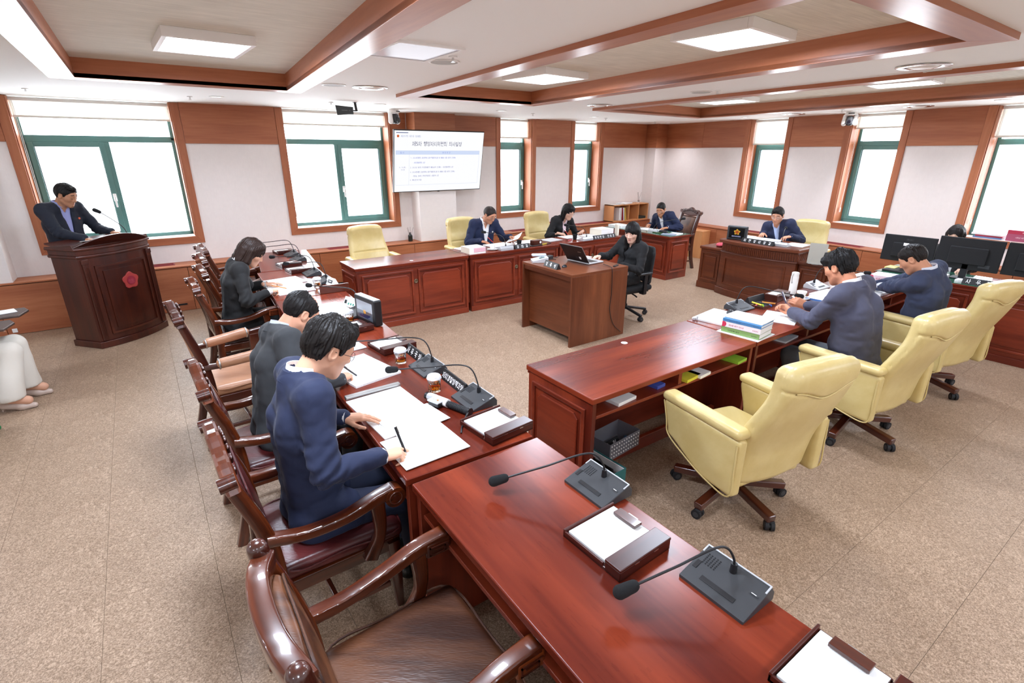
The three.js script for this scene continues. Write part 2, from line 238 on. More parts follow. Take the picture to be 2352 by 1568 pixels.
// ---------- walls, windows ----------
function windowUnit(n, parentPose, x0, x1, { split = 0, sash = 'right', blindTo = 2.29, handle = true, yb = SILL, who }) {
  const g = new THREE.Group(); g.name = 'window_' + n; g.position.copy(parentPose.p); g.rotation.y = parentPose.r; g.userData = { kind: 'structure' }; scene.add(g);
  const t = 0.088, a = x0 + t, b = x1 - t, top = CEIL - 0.004, w = b - a, yi = yb + t, D = 0.22;
  // casing boards on the wall face
  part(g, 'casing', ext([[x0, yb], [a, yi], [a, top], [x0, top]], 0.022, { bevel: 0.003, axis: 'y' }), M.wallWood);
  part(g, 'casing', ext([[x1, yb], [x1, top], [b, top], [b, yi]], 0.022, { bevel: 0.003, axis: 'y' }), M.wallWood);
  part(g, 'casing', ext([[x0, yb], [x1, yb], [b, yi], [a, yi]], 0.022, { bevel: 0.003, axis: 'x' }), M.wallWood);
  // reveal boards
  part(g, 'jamb', bx(0.012, top - yi, D, a + 0.0055, (top + yi) / 2, -D / 2, 0, 'y'), M.wallWood);
  part(g, 'jamb', bx(0.012, top - yi, D, b - 0.0055, (top + yi) / 2, -D / 2, 0, 'y'), M.wallWood);
  part(g, 'window_sill', bx(w + 0.02, 0.02, D, (a + b) / 2, yi - 0.007, -D / 2, 0.004, 'x'), M.white);
  // green frame: outer rectangle with transom
  const z0 = -D - 0.005, fd = 0.07, fw = 0.045, tr0 = 2.035, tr1 = 2.105;
  const bar = (x, y, ww, hh, dz = 0, dd = fd) => bx(ww, hh, dd, x, y, z0 - fd / 2 + dz, 0.004);
  const fr = part(g, 'window_frame', [bar(a + fw / 2, (yi + top) / 2, fw, top - yi), bar(b - fw / 2, (yi + top) / 2, fw, top - yi), bar((a + b) / 2, yi + fw / 2, w, fw), bar((a + b) / 2, top - fw / 2, w, fw), bar((a + b) / 2, (tr0 + tr1) / 2, w, tr1 - tr0)], M.green);
  const lo = yi + fw, mid = split ? a + w * split : null;
  const pane = (x, y, X, Y, dz = 0) => { part(g, 'pane', bx(X - x, Y - y, 0.006, (x + X) / 2, (y + Y) / 2, z0 - fd / 2 + dz), M.glass); };
  pane(a + fw, tr1, b - fw, top - fw);
  const sashAt = (x, X) => {
    const s = 0.055, sd = 0.075, dz = 0.014, yb2 = lo, yt = tr0, sh = part(g, 'sash', [bx(s, yt - yb2, sd, x + s / 2, (yb2 + yt) / 2, z0 - fd / 2 + dz, 0.005), bx(s, yt - yb2, sd, X - s / 2, (yb2 + yt) / 2, z0 - fd / 2 + dz, 0.005), bx(X - x - 2 * s, s, sd, (x + X) / 2, yb2 + s / 2, z0 - fd / 2 + dz, 0.004), bx(X - x - 2 * s, s, sd, (x + X) / 2, yt - s / 2, z0 - fd / 2 + dz, 0.004)], M.green);
    part(g, 'gasket', [bx(0.006, yt - yb2 - 2 * s, 0.02, x + s + 0.003, (yb2 + yt) / 2, z0 - fd / 2 + dz + 0.012), bx(0.006, yt - yb2 - 2 * s, 0.02, X - s - 0.003, (yb2 + yt) / 2, z0 - fd / 2 + dz + 0.012)], M.gasket);
    pane(x + s, yb2 + s, X - s, yt - s, dz);
    if (handle) {
      const hx = handle === 'left' ? x + s / 2 : X - s / 2, hz = z0 - fd / 2 + dz + sd / 2;
      const h = part(g, 'handle', [bx(0.034, 0.09, 0.012, hx, 1.4, hz + 0.006, 0.004), bx(0.02, 0.02, 0.03, hx, 1.4, hz + 0.02, 0.004), bx(0.018, 0.13, 0.014, hx, 1.35, hz + 0.036, 0.005)], M.white);
    }
  };
  if (split) {
    part(g, 'mullion', bar(mid, (lo + tr0) / 2, 0.05, tr0 - lo), M.green);
    if (sash === 'left') { sashAt(a + fw, mid - 0.02); pane(mid + 0.025, lo, b - fw, tr0); }
    else { sashAt(mid + 0.02, b - fw); pane(a + fw, lo, mid - 0.025, tr0); }
  } else sashAt(a + fw, b - fw);
  // roller blind
  const bl = new THREE.Group(); bl.name = numbered('roller_blind'); bl.position.copy(parentPose.p); bl.rotation.y = parentPose.r; bl.userData = { label: `white roller blind drawn part way down over ${who}`, category: 'blind', group: 'roller blinds over the windows' }; scene.add(bl);
  part(bl, 'fabric', bx(w - 0.04, top - 0.03 - blindTo, 0.0016, (a + b) / 2, (top - 0.03 + blindTo) / 2, -0.105), M.blind);
  part(bl, 'bottom_rail', bx(w - 0.03, 0.022, 0.012, (a + b) / 2, blindTo, -0.105, 0.004), plain('rail', 0xe6e3da));
  part(bl, 'roller', xf(cyl(0.02, 0.02, w - 0.03, 0, 0, 0, 14), { p: [(a + b) / 2, top - 0.024, -0.115], r: [0, 0, PI / 2] }), M.white);
  part(bl, 'pull_chain', [tube([[a + 0.03, top - 0.03, -0.1], [a + 0.03, 1.5, -0.1], [a + 0.03, 1.05, -0.095]], 0.0022, 8, 5), tube([[a + 0.042, top - 0.03, -0.1], [a + 0.042, 1.5, -0.1], [a + 0.03, 1.05, -0.095]], 0.0022, 8, 5)], M.white);
  part(bl, 'chain_weight', bx(0.014, 0.07, 0.012, a + 0.034, 1.08, -0.095, 0.003), M.white);
  return g;
}
const BACK = { p: V(0, 0, 0), r: 0 }, RIGHT = { p: V(8.98, 0, 0), r: -(PI / 2 + 0.0947) };
function wallWith(name, pose, x0, x1, wins, thick = 0.3) {
  const holes = wins.map(([a, b, yb = SILL]) => [[a + 0.088, yb + 0.088], [b - 0.088, yb + 0.088], [b - 0.088, CEIL + 0.02], [a + 0.088, CEIL + 0.02]]);
  const g = ext([[x0, -0.05], [x1, -0.05], [x1, 2.75], [x0, 2.75]], thick, { holes }); g.translate(0, 0, -thick);
  const w = struct(name, g, M.wallpaper); w.position.copy(pose.p); w.rotation.y = pose.r;
  return w;
}
const backWins = [[-1.506, 0.148], [1.243, 2.931], [4.787, 5.655], [6.498, 7.366]];
const rl = (z) => z / 0.9955;                       // local coordinate along the right wall from world z
const rightWins = [[rl(2.19), rl(3.078)], [rl(3.945), rl(4.822)], [rl(5.647), rl(7.3)]];
const wallBack = wallWith('wall_back', BACK, -4.3, 9.2, backWins), wallRight = wallWith('wall_right', RIGHT, -0.3, 10.6, rightWins);
function bandPanels(wall, spans) { for (const [a, b] of spans) part(wall, 'wood_panel', bx(b - a - 0.004, CEIL - BAND + 0.02, 0.016, (a + b) / 2, (CEIL + BAND) / 2 + 0.01, 0.008, 0.002, 'x'), M.wallWood); }
bandPanels(wallBack, [[-4.3, -3.1], [-3.1, -1.506], [0.148, 1.243], [2.931, 3.12], [3.84, 4.787], [5.655, 6.498], [7.366, 8.6]]);
bandPanels(wallRight, [[0.3, 1.25], [1.25, rightWins[0][0]], [rightWins[0][1], rightWins[1][0]], [rightWins[1][1], rightWins[2][0]], [rightWins[2][1], 9]]);
windowUnit(1, BACK, ...backWins[0], { split: 0.52, sash: 'left', handle: 'right', blindTo: 2.29, who: 'the wide window behind the lectern' });
windowUnit(2, BACK, ...backWins[1], { split: 0.5, sash: 'right', handle: 'left', blindTo: 2.295, who: 'the wide window left of the wall screen' });
windowUnit(3, BACK, ...backWins[2], { blindTo: 2.178, who: 'the narrow window right of the screen' });
windowUnit(4, BACK, ...backWins[3], { blindTo: 2.15, who: 'the narrow window nearest the room corner' });
windowUnit(5, RIGHT, ...rightWins[0], { blindTo: 2.077, handle: false, who: 'the window behind the chairperson' });
windowUnit(6, RIGHT, ...rightWins[1], { blindTo: 2.285, handle: false, who: 'the window between chairperson and monitors' });
windowUnit(7, RIGHT, ...rightWins[2], { blindTo: 2.13, handle: false, split: 0.5, who: 'the window at the right edge' });
// unseen walls close the room
struct('wall_left', bx(0.25, 2.8, 11.2, -4.3, 1.35, 5.1), M.wallpaper);
struct('wall_front', bx(13.8, 2.8, 0.25, 2.4, 1.35, 10.4), M.wallpaper);
// columns
{
  const c1 = struct('wall_column', bx(0.66, 2.7, 0.29, 3.475, 1.25 + 0.0, 0.145), M.wallpaper);
  part(c1, 'wood_panel', bx(0.69, CEIL - BAND + 0.02, 0.302, 3.475, (CEIL + BAND) / 2 + 0.01, 0.158, 0.003, 'x'), M.wallWood);
  const c2 = struct('wall_column_001', bx(1.0, 2.7, 0.29, -2.275, 1.25, 0.145), M.wallpaper);
  part(c2, 'wood_panel', bx(1.03, CEIL - BAND + 0.02, 0.302, -2.275, (CEIL + BAND) / 2 + 0.01, 0.158, 0.003, 'x'), M.wallWood);
  const c3 = struct('wall_column_002', bx(0.5, 2.7, 0.3, 8.87, 1.25, 0.13), M.wallpaper);
  part(c3, 'wood_panel', bx(0.52, CEIL - BAND + 0.02, 0.31, 8.87, (CEIL + BAND) / 2 + 0.01, 0.142, 0.003, 'x'), M.wallWood);
}
// window ledges with panelled fronts
function ledge(name, pose, x0, x1, depth, h, seams, grilles, slots) {
  const l = struct(name, bx(x1 - x0, h - 0.018, depth - 0.016, (x0 + x1) / 2, (h - 0.018) / 2, (depth - 0.016) / 2), M.seam); l.position.copy(pose.p); l.rotation.y = pose.r;
  part(l, 'ledge_top', bx(x1 - x0, 0.018, depth + 0.004, (x0 + x1) / 2, h - 0.009, depth / 2 + 0.002, 0.003, 'x'), M.wallWood);
  for (let i = 0; i < seams.length - 1; i++) part(l, 'front_panel', bx(seams[i + 1] - seams[i] - 0.005, h - 0.03, 0.015, (seams[i] + seams[i + 1]) / 2, (h - 0.018) / 2 - 0.004 + 0.002, depth - 0.0085, 0.002, 'x'), M.wallWood);
  for (const [a, b] of grilles) { const gr = part(l, 'heater_grille', bx(b - a, 0.006, 0.15, (a + b) / 2, h + 0.002, depth * 0.42, 0.002), M.redGrille); for (let k = 0; k < 6; k++) part(gr, 'slat', bx(b - a - 0.03, 0.006, 0.008, (a + b) / 2, h + 0.006, depth * 0.42 - 0.055 + k * 0.022), M.redGrille); }
  for (const x of slots) part(l, 'vent_slot', bx(0.13, 0.02, 0.004, x, 0.088, depth + 0.001), M.blackMatte);
  return l;
}
ledge('trim_1', BACK, -4.2, 8.6, 0.3225, LEDGE, [-4.2, -3.1, -1.95, -1.05, -0.13, 0.02, 0.9, 1.515, 2.1, 3.0, 3.9, 4.7, 5.3, 6.0, 6.7, 7.4, 8.0, 8.6], [[-0.6, -0.25], [1.69, 2.5], [5.0, 5.5], [6.6, 7.4]], [-0.28, 1.77]);
ledge('trim_2', RIGHT, 0.42, 10.2, 0.3, 0.585, [0.42, 1.2, 2.1, 3.0, 3.9, 4.75, 5.6, 6.5, 7.4, 8.3, 10.2], [[2.3, 2.95], [3.75, 4.65]], []);
// ---------- ceiling with three coffers ----------
const COF = [   // outer corners of the timber frames: back left, back right, front right, front left (x, z)
  [[-0.845, 2.3], [1.02, 2.3], [0.62, 7.02], [-0.86, 7.02]],
  [[1.925, 2.47], [3.72, 2.47], [3.29, 7.02], [1.535, 7.02]],
  [[4.785, 2.38], [7.32, 2.2], [6.86, 7.02], [4.395, 7.02]],
];
const inset = (q, d) => { const c = q.reduce((a, p) => [a[0] + p[0] / 4, a[1] + p[1] / 4], [0, 0]); return q.map(([x, z]) => [x + Math.sign(c[0] - x) * d, z + Math.sign(c[1] - z) * d]); };
{
  const flip = ([x, z]) => [x, -z];
  const g = ext([[-4.4, 0.4], [9.3, 0.4], [9.3, -10.5], [-4.4, -10.5]].map(([x, y]) => [x, y]), 0.06, { holes: COF.map((q) => inset(q, 0.1).map(flip).reverse()) });
  g.rotateX(-PI / 2); g.translate(0, CEIL, 0);
  const ceil = struct('ceiling', uvm(g), M.ceilPaint);
  COF.forEach((q, ci) => {
    const fw = 0.165, inn = inset(q, fw), y0 = 2.46, yt = 2.6;
    for (let k = 0; k < 4; k++) {
      const a = q[k], b = q[(k + 1) % 4], ia = inn[k], ib = inn[(k + 1) % 4];
      const f = ext([a, b, ib, ia].map(flip), 0.034, { bevel: 0.002 }); f.rotateX(-PI / 2); f.translate(0, y0, 0);
      part(ceil, 'coffer_frame', uvm(f, k % 2 ? 'z' : 'x'), M.ceilWood);
      const out = inset(q, fw - 0.02), oa = out[k], ob = out[(k + 1) % 4];
      const h = ext([ia, ib, ob, oa].map(flip), yt - y0 - 0.004, {}); h.rotateX(-PI / 2); h.translate(0, y0 + 0.004, 0);
      part(ceil, 'coffer_fascia', uvm(h, k % 2 ? 'z' : 'x'), M.wallWood);
    }
    const top = ext(inset(q, 0.08).map(flip), 0.05, {}); top.rotateX(-PI / 2); top.translate(0, yt, 0);
    part(ceil, 'coffer_ceiling', uvm(top, 'z'), M.recess);
  });
}
// ceiling panel lights: [corner quad in x, z], which coffer
function panelLight(cx, cz, w, d, turn, label, y = 2.545, dim = 1) {
  const t = thing('ceiling_light', label, 'light', [cx, y, cz], turn, 'square panel lights in the ceiling coffers');
  const h = 0.055, e = 0.028;
  part(t, 'housing', [bx(w, h, e, 0, h / 2, -d / 2 + e / 2, 0.003), bx(w, h, e, 0, h / 2, d / 2 - e / 2, 0.003), bx(e, h, d - 2 * e, -w / 2 + e / 2, h / 2, 0, 0.003), bx(e, h, d - 2 * e, w / 2 - e / 2, h / 2, 0, 0.003), bx(w - 2 * e, 0.01, d - 2 * e, 0, h - 0.006, 0)], M.white);
  part(t, 'diffuser', bx(w - 2 * e, 0.006, d - 2 * e, 0, 0.012, 0), M.glow);
  const l = new THREE.RectAreaLight(0xdfecff, PANEL_LIGHT * dim, w - 2 * e - 0.02, d - 2 * e - 0.02); l.name = 'panel_light'; l.position.set(0, 0.004, 0); l.rotation.x = -PI / 2; l.castShadow = true; t.add(l);
}
const ct = 0.09;
panelLight(0.065, 3.79, 0.5, 0.6, 0.04, 'square panel light in the left coffer, nearest the lectern');
panelLight(2.75, 3.9, 0.53, 0.58, ct, 'square panel light at the far end of the middle coffer');
panelLight(2.58, 5.885, 0.53, 0.5, ct, 'large square panel light in the near half of the middle coffer');
panelLight(6.03, 3.58, 0.45, 0.62, ct, 'panel light at the far end of the right coffer');
panelLight(5.76, 5.64, 0.4, 0.55, ct, 'panel light in the near half of the right coffer');
panelLight(-0.1, 6.2, 0.5, 0.6, 0.04, 'square panel light of the left coffer above the camera');
// the rear of the room, behind the camera, is lit by flush panels of the same kind
for (const [x, z, l] of [[-2.6, 8.9, 'flush panel light behind the camera, at the left wall'], [-0.6, 9.1, 'flush panel light right behind the camera'], [1.6, 8.9, 'flush panel light behind the camera, first to the right'], [3.8, 8.9, 'flush panel light behind the camera, second to the right'], [6.2, 8.9, 'flush panel light behind the camera, third to the right'], [-2.8, 5.6, 'flush panel light over the listeners at the left'], [-2.8, 2.6, 'flush panel light over the tablet-arm chairs']]) panelLight(x, z, 0.6, 0.6, 0, l, CEIL - 0.056, 0.42);
// ---------- signed-distance modelling, meshed with surface nets ----------
function sdf(fn, lo, hi, cell, { color = null, grad = true } = {}) {
  const nx = Math.ceil((hi[0] - lo[0]) / cell) + 2, ny = Math.ceil((hi[1] - lo[1]) / cell) + 2, nz = Math.ceil((hi[2] - lo[2]) / cell) + 2;
  const f = new Float32Array(nx * ny * nz), I = (i, j, k) => i + nx * (j + ny * k);
  // coarse pass: skip blocks far from the surface
  const B = 4;
  for (let kb = 0; kb < nz; kb += B) for (let jb = 0; jb < ny; jb += B) for (let ib = 0; ib < nx; ib += B) {
    const dc = fn(lo[0] + (ib + B / 2 - 0.5) * cell, lo[1] + (jb + B / 2 - 0.5) * cell, lo[2] + (kb + B / 2 - 0.5) * cell);
    const far = Math.abs(dc) > cell * B * 1.9;
    for (let k = kb; k < Math.min(nz, kb + B); k++) for (let j = jb; j < Math.min(ny, jb + B); j++) for (let i = ib; i < Math.min(nx, ib + B); i++) f[I(i, j, k)] = far ? dc : fn(lo[0] + i * cell, lo[1] + j * cell, lo[2] + k * cell);
  }
  const pos = [], vid = new Int32Array(nx * ny * nz).fill(-1), idx = [];
  for (let k = 0; k < nz - 1; k++) for (let j = 0; j < ny - 1; j++) for (let i = 0; i < nx - 1; i++) {
    let m = 0; const c = [];
    for (let q = 0; q < 8; q++) { const v = f[I(i + (q & 1), j + ((q >> 1) & 1), k + (q >> 2))]; c.push(v); if (v < 0) m |= 1 << q; }
    if (m === 0 || m === 255) continue;
    let x = 0, y = 0, z = 0, n = 0;
    for (let a = 0; a < 8; a++) for (const bit of [1, 2, 4]) { if (a & bit) continue; const b = a | bit; if ((c[a] < 0) === (c[b] < 0)) continue; const t = c[a] / (c[a] - c[b]); x += (a & 1) + (bit === 1 ? t : 0); y += ((a >> 1) & 1) + (bit === 2 ? t : 0); z += (a >> 2) + (bit === 4 ? t : 0); n++; }
    vid[I(i, j, k)] = pos.length / 3; pos.push(lo[0] + (i + x / n) * cell, lo[1] + (j + y / n) * cell, lo[2] + (k + z / n) * cell);
  }
  const face = (a, b, c, d, flip) => { if (a < 0 || b < 0 || c < 0 || d < 0) return; flip ? idx.push(a, c, b, a, d, c) : idx.push(a, b, c, a, c, d); };
  for (let k = 1; k < nz - 1; k++) for (let j = 1; j < ny - 1; j++) for (let i = 1; i < nx - 1; i++) {
    const s = f[I(i, j, k)] < 0;
    if (s !== f[I(i + 1, j, k)] < 0) face(vid[I(i, j - 1, k - 1)], vid[I(i, j, k - 1)], vid[I(i, j, k)], vid[I(i, j - 1, k)], !s);
    if (s !== f[I(i, j + 1, k)] < 0) face(vid[I(i - 1, j, k - 1)], vid[I(i - 1, j, k)], vid[I(i, j, k)], vid[I(i, j, k - 1)], !s);
    if (s !== f[I(i, j, k + 1)] < 0) face(vid[I(i - 1, j - 1, k)], vid[I(i, j - 1, k)], vid[I(i, j, k)], vid[I(i - 1, j, k)], !s);
  }
  const g = new THREE.BufferGeometry(), n = pos.length / 3; g.setAttribute('position', new THREE.Float32BufferAttribute(pos, 3)); g.setIndex(idx);
  g.computeVertexNormals();
  if (color) { const col = new Float32Array(n * 3); for (let i = 0; i < n; i++) { const c = color(pos[i * 3], pos[i * 3 + 1], pos[i * 3 + 2]); col[i * 3] = c[0]; col[i * 3 + 1] = c[1]; col[i * 3 + 2] = c[2]; } g.setAttribute('color', new THREE.BufferAttribute(col, 3)); }
  const uv = new Float32Array(n * 2); for (let i = 0; i < n; i++) { uv[i * 2] = pos[i * 3] + pos[i * 3 + 2] * 0.7; uv[i * 2 + 1] = pos[i * 3 + 1] + pos[i * 3 + 2] * 0.3; } g.setAttribute('uv', new THREE.BufferAttribute(uv, 2));
  return g;
}
const smin = (a, b, k) => { if (k <= 0) return Math.min(a, b); const h = clamp(0.5 + 0.5 * (b - a) / k, 0, 1); return b + (a - b) * h - k * h * (1 - h); };
const smax = (a, b, k) => -smin(-a, -b, k);
function cap(x, y, z, a, b, ra, rb) {                 // tapered capsule
  const bx_ = b[0] - a[0], by = b[1] - a[1], bz = b[2] - a[2], px = x - a[0], py = y - a[1], pz = z - a[2], l = bx_ * bx_ + by * by + bz * bz;
  const t = l > 0 ? clamp((px * bx_ + py * by + pz * bz) / l, 0, 1) : 0, dx = px - t * bx_, dy = py - t * by, dz = pz - t * bz;
  return Math.sqrt(dx * dx + dy * dy + dz * dz) - (ra + (rb - ra) * t);
}
function ell(x, y, z, c, r) { const X = (x - c[0]) / r[0], Y = (y - c[1]) / r[1], Z = (z - c[2]) / r[2], k = Math.sqrt(X * X + Y * Y + Z * Z), k2 = Math.sqrt((X / r[0]) ** 2 + (Y / r[1]) ** 2 + (Z / r[2]) ** 2); return k2 > 0 ? k * (k - 1) / k2 : -Math.min(...r); }
function field(list, k) { return (x, y, z) => { let d = 9; for (const p of list) { const e = p.e ? ell(x, y, z, p.e, p.r) : cap(x, y, z, p.a, p.b, p.ra, p.rb ?? p.ra); if (e < d + k * 1.01 || d === 9) d = d === 9 ? e : smin(d, e, p.k ?? k); } return d; }; }
const smoothClean = (g) => { const q = g.toNonIndexed(); return q; };

// ---------- head ----------
const SKIN = lin(0xd59c7c), LIP = lin(0xb5675a), BROW = lin(0x241a16);
function headField(fem) {
  const jw = fem ? 0.04 : 0.047, jr = fem ? 0.02 : 0.024;
  const base = [
    { e: [0, 0.032, -0.014], r: [0.077, 0.09, 0.097] }, { e: [0, -0.03, 0.02], r: [0.063, 0.085, 0.069] },
    { a: [jw, -0.055, 0.005], b: [0.014, -0.1, 0.062], ra: jr, rb: 0.02 }, { a: [-jw, -0.055, 0.005], b: [-0.014, -0.1, 0.062], ra: jr, rb: 0.02 },
    { a: [0.04, -0.012, 0.056], b: [0.045, -0.016, 0.04], ra: 0.027 }, { a: [-0.04, -0.012, 0.056], b: [-0.045, -0.016, 0.04], ra: 0.027 },
    { a: [0.038, 0.031, 0.066], b: [-0.038, 0.031, 0.066], ra: 0.019 }, { a: [0, -0.06, 0.068], b: [0, -0.075, 0.066], ra: 0.023 },
    { a: [0, -0.05, -0.025], b: [0, -0.2, -0.045], ra: fem ? 0.046 : 0.056, rb: fem ? 0.05 : 0.062, k: 0.03 },
  ];
  const f0 = field(base, 0.024);
  const nose = [{ a: [0, 0.018, 0.084], b: [0, -0.026, 0.101], ra: 0.0085, rb: 0.0125 }, { a: [0.012, -0.031, 0.09], b: [0.012, -0.031, 0.088], ra: 0.0095 }, { a: [-0.012, -0.031, 0.09], b: [-0.012, -0.031, 0.088], ra: 0.0095 }];
  const fn = field(nose, 0.008);
  return (x, y, z) => {
    const ax = Math.abs(x);
    let d = f0(x, y, z);
    if (d > 0.06) return d;
    d = smin(d, fn(x, y, z), 0.009);
    d = smax(d, -(Math.hypot(ax - 0.033, (y - 0.012) * 1.25, z - 0.101) - 0.02), 0.012);          // eye hollows
    d = smin(d, Math.hypot(ax - 0.033, (y - 0.006) * 1.15, z - 0.068) - 0.0165, 0.004);              // lids
    d = smin(d, cap(ax, y, z, [0, -0.0565, 0.0865], [0.02, -0.06, 0.077], 0.006, 0.003), 0.004);      // upper lip
    d = smin(d, cap(ax, y, z, [0, -0.0685, 0.0855], [0.017, -0.066, 0.078], 0.0065, 0.003), 0.004);   // lower lip
    // ears
    let e = ell(ax, y, z, [0.079, -0.004, -0.008], [0.0115, 0.033, 0.021]); e = smax(e, -ell(ax, y, z, [0.088, 0, -0.006], [0.007, 0.021, 0.012]), 0.004);
    return smin(d, e, 0.006);
  };
}
function headColor(x, y, z, fem, old, skin) {
  const ax = Math.abs(x); let c = [skin.r, skin.g, skin.b];
  const mix = (k, t) => { for (let i = 0; i < 3; i++) c[i] = lerp(c[i], k[i], t); };
  if (z > 0.05) {
    const bl = 1 - sstep(0.0035, 0.006, Math.abs(y - 0.036 - (ax - 0.03) * -0.08 - 0.003)); if (ax > 0.013 && ax < 0.053 && z > 0.055) mix([0.03, 0.02, 0.016], bl * (fem ? 0.6 : 0.85));
    const lash = 1 - sstep(0.0016, 0.0034, Math.abs(y + 0.0035 + (ax - 0.033) ** 2 * -6)); if (ax > 0.017 && ax < 0.05) mix([0.03, 0.02, 0.018], lash * 0.85);
    const lip = 1 - sstep(0.006, 0.0105, Math.hypot((ax) * 0.42, y + 0.0625)); if (z > 0.074) mix(fem ? [0.5, 0.12, 0.11] : [0.42, 0.16, 0.13], lip * (fem ? 0.8 : 0.55));
    const gap = 1 - sstep(0.0008, 0.002, Math.abs(y + 0.0625)); if (ax < 0.021 && z > 0.074) mix([0.16, 0.05, 0.04], gap * 0.7);
    if (Math.hypot(ax - 0.009, y + 0.037) < 0.004 && z > 0.085) mix([0.15, 0.06, 0.05], 0.7);
  }
  return c;
}
const headCache = {};
function headGeo(fem, skin, cell) { const k = fem + skin.getHexString() + cell; if (!headCache[k]) { const f = headField(fem); headCache[k] = sdf(f, [-0.105, -0.19, -0.125], [0.105, 0.135, 0.125], cell, { color: (x, y, z) => headColor(x, y, z, fem, false, skin) }); } return headCache[k]; }
// hair: a shell over the skull, cut along a hairline
function hairGeo(style, cell) {
  const hf = headField(style.fem);
  const th = style.th ?? 0.016;
  const skull = (x, y, z) => ell(x, y, z, [0, 0.032, -0.014], [0.077 + th * 0.8, 0.09 + th * (style.top ?? 1), 0.097 + th * 0.9]);
  const fn = (x, y, z) => {
    const ax = Math.abs(x);
    let d = skull(x, y, z);
    const az = Math.atan2(x, z + 0.035), el = Math.hypot(x, z + 0.035) + (style.long ? 0 : 0.3 * (0.12 - y)); const n = ((vnoise(az * 26 + noise3(x * 30, y * 30, z * 30) * 1.2 + 50, el * 18 + 9, 5) - 0.5) * 2.2 + (vnoise(az * 55 + 90, el * 30, 8) - 0.5)) * (style.na ?? 0.0028) + noise3(x * 28 + 5, y * 28, z * 28) * (style.nb ?? 0.003);
    let yl;                                   // hair grows above this line
    const fr = (style.front ?? 0.064) - (style.peak ?? 0.25) * ax;
    if (z > 0.045) yl = lerp(0.03, fr, sstep(0.045, 0.075, z)); else if (z > 0.03) yl = lerp(style.side ?? -0.005, 0.03, sstep(0.03, 0.045, z)); else if (z > 0.012) yl = lerp(style.ear ?? 0.024, style.side ?? -0.005, sstep(0.012, 0.02, z)); else if (z > -0.045) yl = lerp(style.nape ?? -0.075, style.ear ?? 0.024, sstep(-0.045, -0.026, z)); else yl = style.nape ?? -0.075;
    if (style.long) {
      const L = style.long, back = z < (style.faceZ ?? 0.035) ? 1 : 0;
      let s = 9;
      for (const p of L) { const e = p.e ? ell(p.sym ? ax : x, y, z, p.e, p.r) : cap(p.sym ? ax : x, y, z, p.a, p.b, p.ra, p.rb ?? p.ra); s = s === 9 ? e : smin(s, e, 0.02); }
      d = smin(d, s, 0.02);
      d += n;
      const faceCut = Math.max((style.front ?? 0.05) - y + (style.part ? 0.3 * Math.max(0, x + 0.02) : 0), -0.2);
      const fc = z > (style.faceZ ?? 0.035) ? faceCut : -0.2;        // face is free in front
      const fw = ell(x, y, z, [0, -0.045, 0.085], [style.fw ?? 0.058, style.fh ?? 0.105, 0.075]);
      d = smax(d, -fw, 0.008);
      return d;
    }
    d += n;
    if (style.bald) { const b = Math.hypot(x * 0.9, (z - style.bald[1]) * 0.75) - style.bald[0] + noise3(x * 120, 3, z * 120) * 0.006; if (y > 0.06) d = Math.max(d, -b * 0.5); }
    if (style.quiff) d = smin(d, ell(x, y, z, style.quiff.e, style.quiff.r) + n * 2.2, 0.015);
    d = smax(d, (yl - y) * 0.8, 0.006);
    return d;
  };
  return sdf(fn, style.lo ?? [-0.12, -0.12, -0.14], style.hi ?? [0.12, 0.165, 0.14], cell);
}
